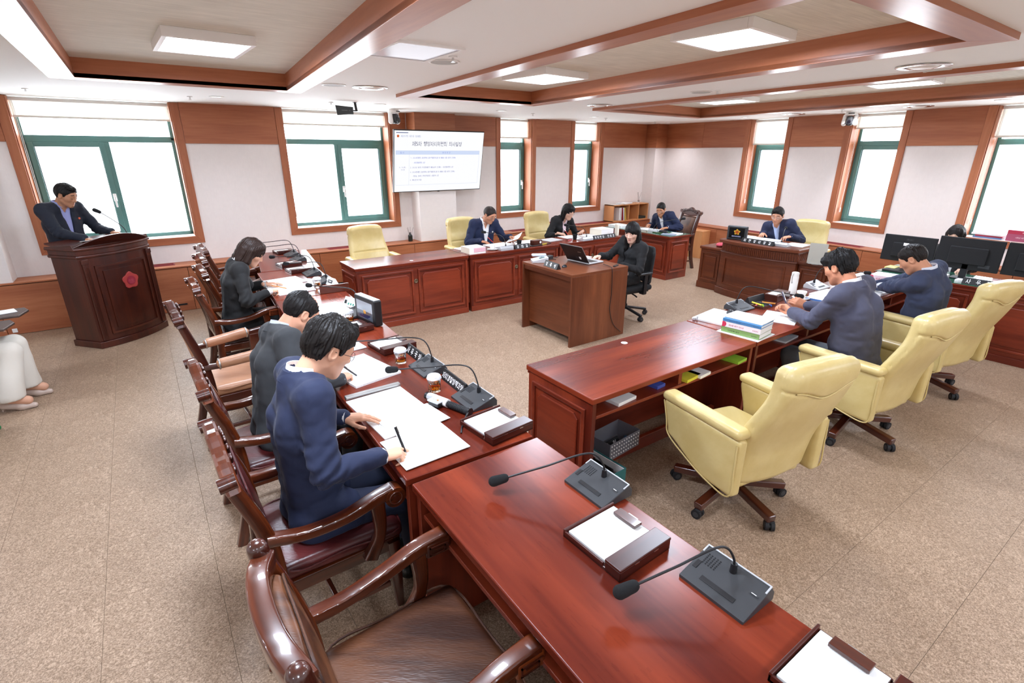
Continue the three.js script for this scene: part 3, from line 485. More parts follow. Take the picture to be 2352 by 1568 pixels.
// ---------- hands: right hand, wrist at origin, fingers along +z, palm down, thumb towards +x ----------
const handCache = {};
function handGeo(pose, skin, cell = 0.0027) {
  const key = pose + skin.getHexString() + cell; if (handCache[key]) return handCache[key];
  const POSE = {
    flat: { f: [[.12, .2, .12], [.1, .22, .12], [.14, .25, .14], [.2, .3, .15]], sp: [.1, .02, -.06, -.16], th: [.75, -.25, .2] },
    rest: { f: [[.3, .5, .3], [.35, .55, .3], [.4, .6, .35], [.45, .65, .4]], sp: [.06, .01, -.04, -.1], th: [.6, -.4, .3] },
    write: { f: [[.55, .75, .25], [.75, .95, .4], [.95, 1.15, .5], [1.05, 1.2, .5]], sp: [.02, 0, -.02, -.06], th: [.25, -.55, .45] },
    grip: { f: [[.5, .9, .5], [.6, 1., .6], [.7, 1.1, .6], [.8, 1.1, .6]], sp: [.05, .01, -.03, -.08], th: [.45, -.35, .35] },
    point: { f: [[.25, .35, .2], [.75, .95, .4], [.95, 1.15, .5], [1.05, 1.2, .5]], sp: [.04, 0, -.02, -.06], th: [.3, -.5, .4] },
  }[pose];
  const L = [[.041, .026, .02], [.045, .029, .021], [.041, .027, .02], [.032, .021, .018]], X = [.027, .0095, -.0085, -.0255], Zm = [.09, .093, .088, .08], R = [.0092, .0094, .009, .0078];
  const prims = [{ a: [.002, 0, -.03], b: [0.002, 0, 0], ra: .024, rb: .0235 }];
  for (let i = 0; i < 4; i++) {
    const m = [X[i], 0.002 - Math.abs(i - 1.3) * .002, Zm[i]];
    prims.push({ a: [X[i] * 0.55, -.002, .006], b: m, ra: .0155, rb: .0118, k: .014 });
    let p = m, ang = 0;
    for (let s = 0; s < 3; s++) { ang += POSE.f[i][s]; const sx = Math.sin(POSE.sp[i]), q = [p[0] + L[i][s] * sx * Math.cos(ang), p[1] - L[i][s] * Math.sin(ang), p[2] + L[i][s] * Math.cos(ang)]; prims.push({ a: p, b: q, ra: R[i] * (1 - s * .1) + (s === 0 ? .0008 : 0), rb: R[i] * (1 - (s + 1) * .1), k: s === 0 ? .007 : .0035 }); p = q; }
  }
  { let p = [.018, -.008, .018], yaw = POSE.th[0], pit = POSE.th[1]; const TL = [.046, .034, .026], TR = [.016, .0115, .0102, .0085]; for (let s = 0; s < 3; s++) { const q = [p[0] + TL[s] * Math.sin(yaw) * Math.cos(pit), p[1] + TL[s] * Math.sin(pit), p[2] + TL[s] * Math.cos(yaw) * Math.cos(pit)]; prims.push({ a: p, b: q, ra: TR[s], rb: TR[s + 1], k: s === 0 ? .014 : .004 }); p = q; yaw -= POSE.th[2]; pit += .08; } }
  prims.push({ e: [.0, -.006, .045], r: [.034, .013, .045], k: .012 });
  const f = field(prims, .006);
  const nail = lin(0xd9a690);
  return (handCache[key] = sdf(f, [-.06, -.11, -.1], [.1, .035, .21], cell, { color: () => [skin.r, skin.g, skin.b] }));
}
function basis(dir, up) { const z = dir.clone().normalize(), x = up.clone().cross(z).normalize(), y = z.clone().cross(x); return new THREE.Matrix4().makeBasis(x, y, z); }
function ik(s, w, l1, l2, hint) { const d = w.clone().sub(s); let L = d.length(); const m = (l1 + l2) * 0.995; if (L > m) { w = s.clone().addScaledVector(d, m / L); L = m; d.copy(w).sub(s); } const a = (l1 * l1 - l2 * l2 + L * L) / (2 * L), h = Math.sqrt(Math.max(0, l1 * l1 - a * a)), n = d.clone().normalize(), q = hint.clone().addScaledVector(n, -hint.dot(n)).normalize(); return [s.clone().addScaledVector(n, a).addScaledVector(q, h), w]; }
const arr = (v) => [v.x, v.y, v.z];
const clothBump = dataTex(128, 128, (u, v, i, j) => { const k = 128 + ((i + j) % 4 < 2 ? 30 : -30) + (hash2(i, j, 5) - 0.5) * 60; return [k, k, k]; }, false);
function cloth(name, color, o = {}) { const m = phy({ color: lin(color), roughness: 0.85, bumpMap: rep(clothBump, 12, 12), bumpScale: 0.0003, sheen: 0.25, sheenRoughness: 0.6, sheenColor: lin(color).lerp(lin(0xffffff), 0.4), ...o }); m.name = name; return m; }
const M_skin = (() => { const m = phy({ vertexColors: true, roughness: 0.48, specularIntensity: 0.6 }); m.name = 'skin'; return m; })();
const hairMat = (c) => { const m = phy({ color: lin(c), roughness: 0.5, specularIntensity: 0.5 }); m.name = 'hair'; return m; };
const HAIR = {
  short: { th: 0.015, front: 0.066 }, full: { th: 0.019, top: 1.5, front: 0.058, na: 0.004, nb: 0.006, nx: 70, nz: 40, quiff: { e: [0.01, 0.095, 0.055], r: [0.06, 0.03, 0.045] } },
  tousled: { th: 0.018, top: 1.3, front: 0.05, na: 0.005, nb: 0.008, nx: 60, nz: 60, quiff: { e: [0.0, 0.085, 0.068], r: [0.06, 0.032, 0.04] } },
  parted: { th: 0.014, front: 0.072, top: 1.1, quiff: { e: [-0.015, 0.1, 0.05], r: [0.05, 0.02, 0.04] } },
  thin: { th: 0.01, front: 0.082, top: 0.8, na: 0.002 }, cropped: { th: 0.008, front: 0.072, na: 0.001, nb: 0.001 },
  bald: { th: 0.013, front: 0.08, bald: [0.05, 0.03], peak: 0.5 },
  bob: { fem: true, th: 0.022, nx: 110, nz: 30, na: 0.003, fw: 0.052, fh: 0.1, long: [{ sym: 1, a: [0.075, 0.02, -0.02], b: [0.083, -0.085, -0.005], ra: 0.032, rb: 0.03 }, { a: [0, 0.0, -0.085], b: [0, -0.1, -0.08], ra: 0.05, rb: 0.05 }, { sym: 1, a: [0.05, 0.0, -0.07], b: [0.055, -0.1, -0.06], ra: 0.042, rb: 0.042 }, { a: [-0.05, 0.085, 0.05], b: [0.05, 0.085, 0.05], ra: 0.03 }], lo: [-0.14, -0.17, -0.17], hi: [0.14, 0.165, 0.14] },
  lob: { fem: true, th: 0.02, nx: 120, nz: 30, na: 0.0025, fw: 0.054, fh: 0.1, long: [{ sym: 1, a: [0.075, 0.02, -0.01], b: [0.078, -0.14, 0.0], ra: 0.028, rb: 0.022 }, { a: [0, 0.0, -0.08], b: [0, -0.14, -0.075], ra: 0.048, rb: 0.03 }, { sym: 1, a: [0.05, 0, -0.06], b: [0.055, -0.14, -0.055], ra: 0.04, rb: 0.028 }, { a: [-0.04, 0.09, 0.045], b: [0.045, 0.08, 0.05], ra: 0.028 }], lo: [-0.14, -0.19, -0.16], hi: [0.14, 0.165, 0.14] },
  long: { fem: true, th: 0.018, nx: 140, nz: 30, na: 0.002, fw: 0.05, fh: 0.088, long: [{ sym: 1, a: [0.072, 0.02, -0.01], b: [0.08, -0.2, 0.02], ra: 0.026, rb: 0.03 }, { sym: 1, a: [0.08, -0.2, 0.02], b: [0.085, -0.46, 0.07], ra: 0.03, rb: 0.034 }, { a: [0, 0, -0.08], b: [0, -0.4, -0.1], ra: 0.045, rb: 0.05 }, { sym: 1, a: [0.05, 0, -0.06], b: [0.07, -0.4, -0.07], ra: 0.04, rb: 0.04 }, { sym: 1, a: [0.0, 0.055, 0.078], b: [0.045, 0.05, 0.066], ra: 0.016, rb: 0.017 }, { a: [0, 0.09, 0.045], b: [0, 0.075, 0.06], ra: 0.03 }], lo: [-0.15, -0.52, -0.18], hi: [0.15, 0.16, 0.15] },
};
// P: world position of the seat/floor point; everything else is given in world coordinates and turned into the person's own frame
function person(o) {
  const t = thing('person', o.label, 'person', [o.at[0], 0, o.at[1]], o.turn, o.group);
  const inv = new THREE.Matrix4().makeRotationY(-o.turn), S = o.scale ?? 1, loc = (w) => V(w[0] - o.at[0], w[1], w[2] - o.at[1]).applyMatrix4(inv), locd = (w) => V(...w).applyMatrix4(inv).normalize();
  const cell = o.cell ?? 0.012, fem = !!o.fem, skin = lin(o.skin ?? 0xd59c7c);
  const head = loc(o.head), stand = !!o.stand;
  const fwd = o.look ? locd(o.look) : V(0, -0.3, 1).normalize(), hup = V(0, 1, 0).addScaledVector(fwd, -fwd.y).normalize();
  if (o.tilt) hup.applyAxisAngle(fwd, o.tilt);
  const HM = basis(fwd, hup); HM.setPosition(head); HM.scale(V(S, S, S).multiplyScalar(o.headScale ?? 1));
  const hp = (x, y, z) => V(x, y, z).applyMatrix4(HM);
  const hips = o.hips ? loc(o.hips) : V(0, stand ? 0.86 * S : (o.seat ?? 0.45) + 0.085 * S, 0);
  const neckB = hp(0, -0.132, -0.058), sh = o.shoulder ?? (fem ? 0.165 : 0.19) * S;
  const spine = neckB.clone().sub(hips), sUp = spine.clone().normalize();
  let right = V(-1, 0, 0); right.addScaledVector(sUp, -right.dot(sUp)).normalize(); if (o.twist) right.applyAxisAngle(sUp, o.twist);
  const front = sUp.clone().cross(right).multiplyScalar(-1).normalize(); if (front.z < 0) front.negate();
  const chest = hips.clone().addScaledVector(spine, 0.66).addScaledVector(front, -0.03 * S), belly = hips.clone().addScaledVector(spine, 0.3).addScaledVector(front, (o.belly ?? 0.01) * S);
  const shC = neckB.clone().addScaledVector(sUp, -0.055 * S).addScaledVector(front, -0.005);
  const sR = shC.clone().addScaledVector(right, sh), sL = shC.clone().addScaledVector(right, -sh);
  const wR = loc(o.rh.w), wL = loc(o.lh.w), hintR = o.rh.hint ? locd(o.rh.hint) : right.clone().multiplyScalar(0.5).add(V(0, -0.8, -0.5)), hintL = o.lh.hint ? locd(o.lh.hint) : right.clone().multiplyScalar(-0.5).add(V(0, -0.8, -0.5));
  const ua = 0.29 * S * (o.arm ?? 1), fa = 0.25 * S * (o.arm ?? 1);
  const [eR, wR2] = ik(sR, wR, ua, fa, hintR), [eL, wL2] = ik(sL, wL, ua, fa, hintL);
  const hipW = (fem ? 0.095 : 0.09) * S, hR = hips.clone().addScaledVector(V(-1, 0, 0), hipW), hL = hips.clone().addScaledVector(V(1, 0, 0), hipW);
  const foot = (v, side) => (o.legs && o.legs[side] ? o.legs[side].map(loc) : stand ? [V(side === 'r' ? -hipW : hipW, 0.46 * S, 0.02), V(side === 'r' ? -hipW : hipW, 0.075, -0.01)] : [V((side === 'r' ? -1 : 1) * (o.knee ?? 0.13) * S, (o.seat ?? 0.45) + 0.07 * S, 0.42 * S), V((side === 'r' ? -1 : 1) * (o.knee ?? 0.13) * S, 0.08, (o.footZ ?? 0.36) * S)]);
  const [kR, aR] = foot(0, 'r'), [kL, aL] = foot(0, 'l');
  const W = (o.width ?? 1) * S;
  const torso = (g) => [
    { a: arr(hR.clone().lerp(hips, .3)), b: arr(hL.clone().lerp(hips, .3)), ra: .105 * W + g },
    { a: arr(hips.clone().addScaledVector(right, .05 * W)), b: arr(chest.clone().addScaledVector(right, .075 * W)), ra: .105 * W + g, rb: (fem ? .1 : .112) * W + g }, { a: arr(hips.clone().addScaledVector(right, -.05 * W)), b: arr(chest.clone().addScaledVector(right, -.075 * W)), ra: .105 * W + g, rb: (fem ? .1 : .112) * W + g },
    { a: arr(hips.clone().lerp(chest, .2)), b: arr(shC.clone().addScaledVector(front, -.012)), ra: .112 * W + g, rb: .085 * S + g },
    { a: arr(belly.clone().addScaledVector(right, .04 * W)), b: arr(belly.clone().addScaledVector(right, -.04 * W)), ra: (fem ? .1 : .115) * W + g },
    { a: arr(sR.clone().lerp(shC, .12)), b: arr(sL.clone().lerp(shC, .12)), ra: .062 * S + g }, { a: arr(chest.clone().addScaledVector(right, .07)), b: arr(shC.clone().addScaledVector(right, .09 * S)), ra: .095 * S + g, rb: .07 * S + g }, { a: arr(chest.clone().addScaledVector(right, -.07)), b: arr(shC.clone().addScaledVector(right, -.09 * S)), ra: .095 * S + g, rb: .07 * S + g },
    ...(fem ? [{ a: arr(chest.clone().addScaledVector(right, .07).addScaledVector(front, .075)), b: arr(chest.clone().addScaledVector(right, -.07).addScaledVector(front, .075)), ra: .055 * S + g }] : []),
  ];
  const arms = (g, upTo = 1) => [[sR, eR, wR2], [sL, eL, wL2]].flatMap(([a, b, c]) => { const w = b.clone().lerp(c, upTo), q = fem ? .86 : 1; return [{ a: arr(a), b: arr(b), ra: .057 * S * q + g, rb: .045 * S * q + g, k: .045 }, { a: arr(b), b: arr(w), ra: .044 * S * q + g, rb: lerp(.044, .03, upTo) * S * q + g, k: .02 }]; });
  const neckTop = hp(0, -0.03, -0.03);
  const legs = (g) => [[hR, kR, aR], [hL, kL, aL]].flatMap(([h, k, a]) => [{ a: arr(h), b: arr(k), ra: .088 * S + g, rb: .062 * S + g, k: .04 }, { a: arr(k), b: arr(a), ra: .06 * S + g, rb: .042 * S + g, k: .03 }]);
  const box = (list, m = 0.03) => { const lo = [9, 9, 9], hi = [-9, -9, -9]; for (const p of list) for (const q of p.e ? [p.e] : [p.a, p.b]) for (let i = 0; i < 3; i++) { const r = p.e ? p.r[i] : Math.max(p.ra, p.rb ?? p.ra); lo[i] = Math.min(lo[i], q[i] - r - m); hi[i] = Math.max(hi[i], q[i] + r + m); } return [lo, hi]; };
  const frame = (x, y, z) => { const v = V(x, y, z).sub(shC); return [v.dot(right), v.dot(sUp), v.dot(front)]; };
  const nAx = neckTop.clone().sub(neckB).lerp(sUp, 0.4).normalize();
  // a turned-up band round the neck, open in front; gap: half opening angle
  const band = (c, ax, fr, r, h, gap, th, flare) => {
    const f = fr.clone().addScaledVector(ax, -fr.dot(ax)).normalize(), sd = ax.clone().cross(f), pos = [], idx = [], N = 36;
    for (let i = 0; i <= N; i++) { const a = gap + (2 * PI - 2 * gap) * i / N, k = Math.abs(i / N * 2 - 1), dir = f.clone().multiplyScalar(Math.cos(a) * 1.06).addScaledVector(sd, Math.sin(a)); const hh = h * (1 - 0.45 * k ** 4), drop = -0.018 * k ** 3; for (const [rr2, y] of [[r + flare, drop], [r, drop + hh], [r + th, drop + hh], [r + flare + th * 1.6, drop - 0.004]]) { const p = c.clone().addScaledVector(dir, rr2).addScaledVector(ax, y); pos.push(p.x, p.y, p.z); } }
    for (let i = 0; i < N; i++) for (let j = 0; j < 4; j++) { const a = i * 4 + j, b = i * 4 + (j + 1) % 4; idx.push(a, b, a + 4, b, b + 4, a + 4); }
    idx.push(0, 2, 1, 0, 3, 2, N * 4, N * 4 + 1, N * 4 + 2, N * 4, N * 4 + 2, N * 4 + 3);
    const g = new THREE.BufferGeometry(); g.setAttribute('position', new THREE.Float32BufferAttribute(pos, 3)); g.setIndex(idx); g.computeVertexNormals(); return clean(toCreasedNormals(g, 0.8));
  };
  // body: one continuous figure (mostly under the clothes), head and hands with finer grids merged into it
  const bp = [...torso(-.02), ...arms(-.012), ...legs(-.014), { a: arr(neckB.clone().addScaledVector(sUp, -.03)), b: arr(neckTop), ra: (fem ? .05 : .058) * S, rb: (fem ? .047 : .055) * S, k: .03 }, { a: arr(aR), b: arr(aR.clone().add(V(0, -.03, .1))), ra: .035, k: .02 }, { a: arr(aL), b: arr(aL.clone().add(V(0, -.03, .1))), ra: .035, k: .02 }];
  const sk = [skin.r, skin.g, skin.b];
  const pieces = [smoothClean(sdf(field(bp, .03), ...box(bp), Math.max(cell, .012), { color: () => sk }))];
  const hg = headGeo(fem, skin, o.headCell ?? 0.004).clone(); hg.applyMatrix4(HM); pieces.push(smoothClean(hg));
  const handAt = (h, elbow, wrist, mirror) => {
    const dir = h.dir ? locd(h.dir) : wrist.clone().sub(elbow).normalize(), up = h.up ? locd(h.up) : V(0, 1, 0);
    const g = handGeo(h.pose ?? 'rest', skin, o.handCell ?? 0.0034).clone(), hs = S * (fem ? .9 : 1) * 0.97;
    if (mirror) { g.scale(-1, 1, 1); const ix = g.index.array; for (let i = 0; i < ix.length; i += 3) { const a = ix[i]; ix[i] = ix[i + 1]; ix[i + 1] = a; } g.computeVertexNormals(); }
    const m = basis(dir, up); m.scale(V(hs, hs, hs)); m.setPosition(wrist); g.applyMatrix4(m); return smoothClean(g);
  };
  pieces.push(handAt(o.rh, eR, wR2, false), handAt(o.lh, eL, wL2, true));
  part(t, 'body', pieces, M_skin);
  // shirt
  const fold = (x, y, z, amp) => { let n = 0.35 - 1.1 * Math.abs(noise3(x * 11 + 3, y * 17 + 9, z * 11)) + noise3(x * 34, y * 44 + 7, z * 34) * 0.22; for (const [e, s0, w0] of [[eR, sR, wR2], [eL, sL, wL2]]) { const d2 = (x - e.x) ** 2 + (y - e.y) ** 2 + (z - e.z) ** 2; if (d2 < 0.03) { const u = w0.clone().sub(s0).normalize(), q = (x - e.x) * u.x + (y - e.y) * u.y + (z - e.z) * u.z; n += Math.sin(q * 150 + noise3(x * 20, y * 20, z * 20) * 2) * 0.75 * Math.exp(-d2 * 160); } } return n * amp; };
  if (o.shirt !== undefined) {
    const sp = [...torso(-.006), ...(o.shortSleeve ? [] : arms(-.004, 1))], sf = field(sp, .03), colr = hp(0, -0.125, -0.045);
    const cR = [{ a: arr(neckB.clone().addScaledVector(sUp, -.012)), b: arr(neckB.clone().addScaledVector(sUp, .044).addScaledVector(front, .006)), ra: (fem ? .06 : .073) * S, rb: (fem ? .055 : .066) * S }], cf = field(cR, 0);
    const nA = arr(neckB.clone().addScaledVector(sUp, -.06)), nB = arr(neckB.clone().addScaledVector(sUp, .12)), od = o.openDrop ?? 0.03;
    const fn = (x, y, z) => {
      const [a, b, c] = frame(x, y, z);
      let d = sf(x, y, z) + noise3(x * 18, y * 24, z * 18) * 0.002;
      if (c > 0 && b > -od) d = Math.max(d, ((o.open ?? 0.006) + Math.max(0, b + od) * (o.openW ?? 0.35) - Math.abs(a)) * 0.8);
      return d;
    };
    if (!o.shortSleeve) part(t, 'shirt_collar', band(neckB.clone().addScaledVector(nAx, -.004), nAx, front, (fem ? .0485 : .0585) * S, .044, o.collarGap ?? 0.28, .003, .006), o.shirtMat ?? cloth('shirt_collar', o.shirt, { side: THREE.DoubleSide }));
    part(t, 'shirt', smoothClean(sdf(fn, ...box([...sp, ...cR]), Math.max(0.007, cell * 0.75))), o.shirtMat ?? cloth('shirt', o.shirt));
  }
  if (o.jacket !== undefined) {
    const sleeve = o.sleeve ?? 0.97, jp = [...torso(.008 + (o.loose ?? 0)), ...arms(.012, sleeve)], hem = hips.y - (o.hem ?? 0.06);
    if (!stand) jp.push({ a: arr(hR.clone().add(V(-.01, -.02, -.02))), b: arr(hR.clone().add(V(-.01, -.01, .1))), ra: .1 * W, k: .04 }, { a: arr(hL.clone().add(V(.01, -.02, -.02))), b: arr(hL.clone().add(V(.01, -.01, .1))), ra: .1 * W, k: .04 });
    else jp.push({ a: arr(hR.clone().add(V(-.02, -.12, 0))), b: arr(hL.clone().add(V(.02, -.12, 0))), ra: .12 * W, k: .05 });
    const jf = field(jp, .03), vd = o.vdepth ?? 0.3, vw = o.vwide ?? 0.052;
    const cA = neckB.clone().addScaledVector(sUp, -.005).addScaledVector(front, -.004);
    const nR = (fem ? .0515 : .064) * S;
    const pL = [];
    const fn = (x, y, z) => {
      const [a, b, c] = frame(x, y, z);
      let d = jf(x, y, z) + fold(x, y, z, o.fold ?? 0.0105);
      // lapels raised beside the opening
      if (c > 0 && b < 0.06 && b > -vd) { const e = vw * (b + vd) / vd, u = Math.abs(a) - e; if (u > -0.004 && u < 0.04 + 0.02 * (b + vd) / vd && b > -vd * 0.97) d -= 0.005 * sstep(-0.004, 0.002, u) * (1 - sstep(0.03, 0.046, u)); }
      // neck hole and v opening
      d = Math.max(d, -cap(x, y, z, arr(neckB.clone().addScaledVector(sUp, -.035).addScaledVector(front, .006)), arr(neckB.clone().addScaledVector(sUp, .14)), nR - .002, nR - .004));
      if (c > -0.01 && b > -vd) d = Math.max(d, (vw * clamp((b + vd) / vd, 0, 1.25) - Math.abs(a)) * 0.95);
      else if (c > 0 && Math.abs(a) < 0.0035 && b <= -vd) d = Math.max(d, 0.003 - Math.abs(a) + 0.001);
      // the sleeves are hollow at the cuff, the skirt ends at the hem
      if (b < -0.2) d = smax(d, hem - y, 0.01);
      return d;
    };
    const jb = box(jp, 0.035); jb[1][1] = Math.max(jb[1][1], cA.y + 0.09);
    part(t, 'jacket_collar', band(cA.clone().addScaledVector(nAx, -.012), nAx, front, nR + .002, .036, 0.95, .006, .016), o.jacketMat ?? cloth('jacket', o.jacket, { side: THREE.DoubleSide }));
    part(t, 'jacket', smoothClean(sdf(fn, ...jb, o.jacketCell ?? Math.max(0.008, cell * 0.8))), o.jacketMat ?? cloth('jacket', o.jacket));
    // cuffs of the shirt
    if (o.shirt !== undefined && !o.shortSleeve && o.cuff !== false) for (const [e, w] of [[eR, wR2], [eL, wL2]]) { const d = w.clone().sub(e).normalize(), c = w.clone().addScaledVector(d, -0.004); const g = cyl(.036 * S * (fem ? .82 : 1), .037 * S * (fem ? .82 : 1), .034, 0, 0, 0, 18, true); const m = new THREE.Matrix4().makeRotationFromQuaternion(new THREE.Quaternion().setFromUnitVectors(V(0, 1, 0), d)); m.setPosition(c); g.applyMatrix4(m); const k = part(t, 'cuff', g, cloth('cuff', o.shirt, { side: THREE.DoubleSide })); }
    if (o.buttons) for (const [e, w] of [[eR, wR2], [eL, wL2]]) for (let k = 0; k < 4; k++) { const d = w.clone().sub(e).normalize(), out = V(0, 0, 0).crossVectors(d, V(0, 1, 0)).multiplyScalar(e === eR ? 1 : -1).normalize(); const c = w.clone().addScaledVector(d, -.03 - k * .016).addScaledVector(out, -.0).add(V(0, -.038, 0)); const b = part(t, 'sleeve_button', new THREE.SphereGeometry(.0058, 10, 8), M.black); b.position.copy(c); }
    if (o.badge) { const b = part(t, 'badge', cyl(.011, .011, .004, 0, 0, 0, 16), plain('badge', o.badge, { roughness: .3, metalness: .3 })); b.quaternion.setFromUnitVectors(V(0, 1, 0), front); b.position.copy(shC).addScaledVector(right, -.095).addScaledVector(sUp, -.1).addScaledVector(front, .1); }
  }
  if (o.pants !== undefined) {
    const lp = [...legs(.01), { a: arr(hR.clone().lerp(hips, .2)), b: arr(hL.clone().lerp(hips, .2)), ra: .108 * W, k: .04 }];
    if (o.wide) for (const [k, a] of [[kR, aR], [kL, aL]]) lp.push({ a: arr(k), b: arr(a.clone().add(V(0, .02, 0))), ra: .075, rb: .1, k: .03 });
    const pf = field(lp, .03), fn = (x, y, z) => Math.max(pf(x, y, z) + noise3(x * 16, y * 9, z * 16) * .004, (o.wide ? 0.1 : 0.075) - y);
    part(t, 'trousers', smoothClean(sdf(fn, ...box(lp), Math.max(.011, cell))), o.pantsMat ?? cloth('trousers', o.pants));
  }
  if (o.shoes !== undefined) for (const a of [aR, aL]) {
    const g = o.heels ? sdf(field([{ a: [0, .055, -.05], b: [0, .028, .06], ra: .03, rb: .03 }, { a: [0, .025, .06], b: [0, .02, .13], ra: .034, rb: .022 }, { a: [0, .06, -.055], b: [0, .004, -.065], ra: .012, rb: .006, k: .008 }], .02), [-.06, 0, -.1], [.06, .11, .18], .006) : sdf((x, y, z) => Math.max(field([{ a: [0, .05, -.05], b: [0, .045, .03], ra: .042, rb: .042 }, { a: [0, .04, .03], b: [0, .025, .15], ra: .042, rb: .03 }], .03)(x, y, z), .002 - y), [-.07, 0, -.12], [.07, .12, .21], .008);
    g.translate(a.x, 0, a.z); part(t, 'shoe', smoothClean(g), plain('shoe', o.shoes, { roughness: .35 }));
  }
  if (o.hair) { const hs = typeof o.hair === 'string' ? HAIR[o.hair] : o.hair; const g = hairGeo(hs, o.hairCell ?? 0.0045); g.applyMatrix4(HM); part(t, 'hair', smoothClean(g), hairMat(o.hairColor ?? 0x0f0d0d)); }
  if (o.glasses) {
    const gm = plain('glasses', o.glasses, { roughness: .3, metalness: .6 }), rim = (s) => { const pts = []; for (let i = 0; i < 16; i++) { const a = i / 16 * 2 * PI; pts.push([s * .034 + .024 * Math.cos(a), .003 + .019 * Math.sin(a), .098 - .006 * Math.cos(a) * s * .6]); } return tube(pts, .0011, 28, 6, true); };
    const gl = part(t, 'glasses', [rim(1), rim(-1), tube([[-.01, .008, .1], [0, .011, .102], [.01, .008, .1]], .0011, 6, 6), tube([[.058, .006, .094], [.08, .008, .04], [.083, .006, -.005]], .0012, 8, 6), tube([[-.058, .006, .094], [-.08, .008, .04], [-.083, .006, -.005]], .0012, 8, 6)], gm);
    for (const s of [1, -1]) part(gl, 'lens', xf(cyl(.022, .022, .001, 0, 0, 0, 20), { p: [s * .034, .003, .098], r: [PI / 2, 0, 0], s: [1, 1, .82] }), M.glass);
    gl.applyMatrix4(HM);
  }
  t.userData.frame = undefined; delete t.userData.frame;
  return { group: t, HM, front, right, sUp, shC, hp };
}
// ---------- furniture ----------
const T_leatherB = dataTex(256, 256, (u, v) => { const a = fbm(u * 9, v * 9, 201, 9, 9, 4), c = vnoise(u * 60, v * 60, 203, 60, 60); const k = 128 + (a - 0.5) * 90 + (c - 0.5) * 50; return [k, k, k]; }, false);
function leatherTex(a, b, seed) { const A = lin(a).convertLinearToSRGB(), B = lin(b).convertLinearToSRGB(); return dataTex(256, 256, (u, v) => { const n = fbm(u * 5 + fbm(u * 3, v * 3, seed + 9, 3, 3, 2), v * 5, seed, 5, 5, 4), f = vnoise(u * 50, v * 50, seed + 3, 50, 50); const t = clamp((n - 0.5) * 2.4 + 0.5 + (f - 0.5) * 0.2, 0, 1); return [lerp(A.r, B.r, t) * 255, lerp(A.g, B.g, t) * 255, lerp(A.b, B.b, t) * 255]; }); }
const leather = (name, a, b, seed, o = {}) => { const m = phy({ map: rep(leatherTex(a, b, seed), 2, 2), bumpMap: rep(T_leatherB, 6, 6), bumpScale: 0.0012, roughness: 0.42, ...o }); m.name = name; return m; };
M.brownLeather = leather('brown_leather', 0x3a1f14, 0x6e4329, 301, { roughness: 0.36 });
M.wineLeather = leather('wine_leather', 0x3f1414, 0x5e2222, 311, { roughness: 0.33 });
M.tanLeather = leather('tan_leather', 0x9a6a4c, 0xad7d5e, 321, { roughness: 0.4 });
M.darkLeather = leather('dark_leather', 0x2a1612, 0x45261c, 331, { roughness: 0.25 });
M.yellow = leather('yellow_leather', 0xcfb878, 0xd8c386, 341, { roughness: 0.36, bumpScale: 0.0006 });
M.foam = plain('foam', 0x1d1e20, { roughness: 1, bumpMap: rep(T_carpetB, 60, 60), bumpScale: 0.002 });

function raised(parent, w, h, x, y, z, ry, mat = M.cherryFace, chamfer = true) {    // raised panel: moulding ring and field
  const ring = (W, H, b) => [[-W / 2, -H / 2], [W / 2, -H / 2], [W / 2, H / 2], [-W / 2, H / 2]];
  const g = ext(ring(w, h), 0.016, { bevel: 0.005, holes: [ring(w - 0.05, h - 0.05).reverse()] }), c = 0.03, W = w - 0.11, H = h - 0.11;
  const f = ext(chamfer ? [[-W / 2, -H / 2], [W / 2, -H / 2], [W / 2, H / 2 - c], [W / 2 - c, H / 2], [-W / 2 + c, H / 2], [-W / 2, H / 2 - c]] : ring(W, H), 0.014, { bevel: 0.006 });
  for (const [n, q] of [['panel_moulding', g], ['panel_field', f]]) { const m = part(parent, n, q, mat); m.position.set(x, y, z); m.rotation.y = ry; }
}
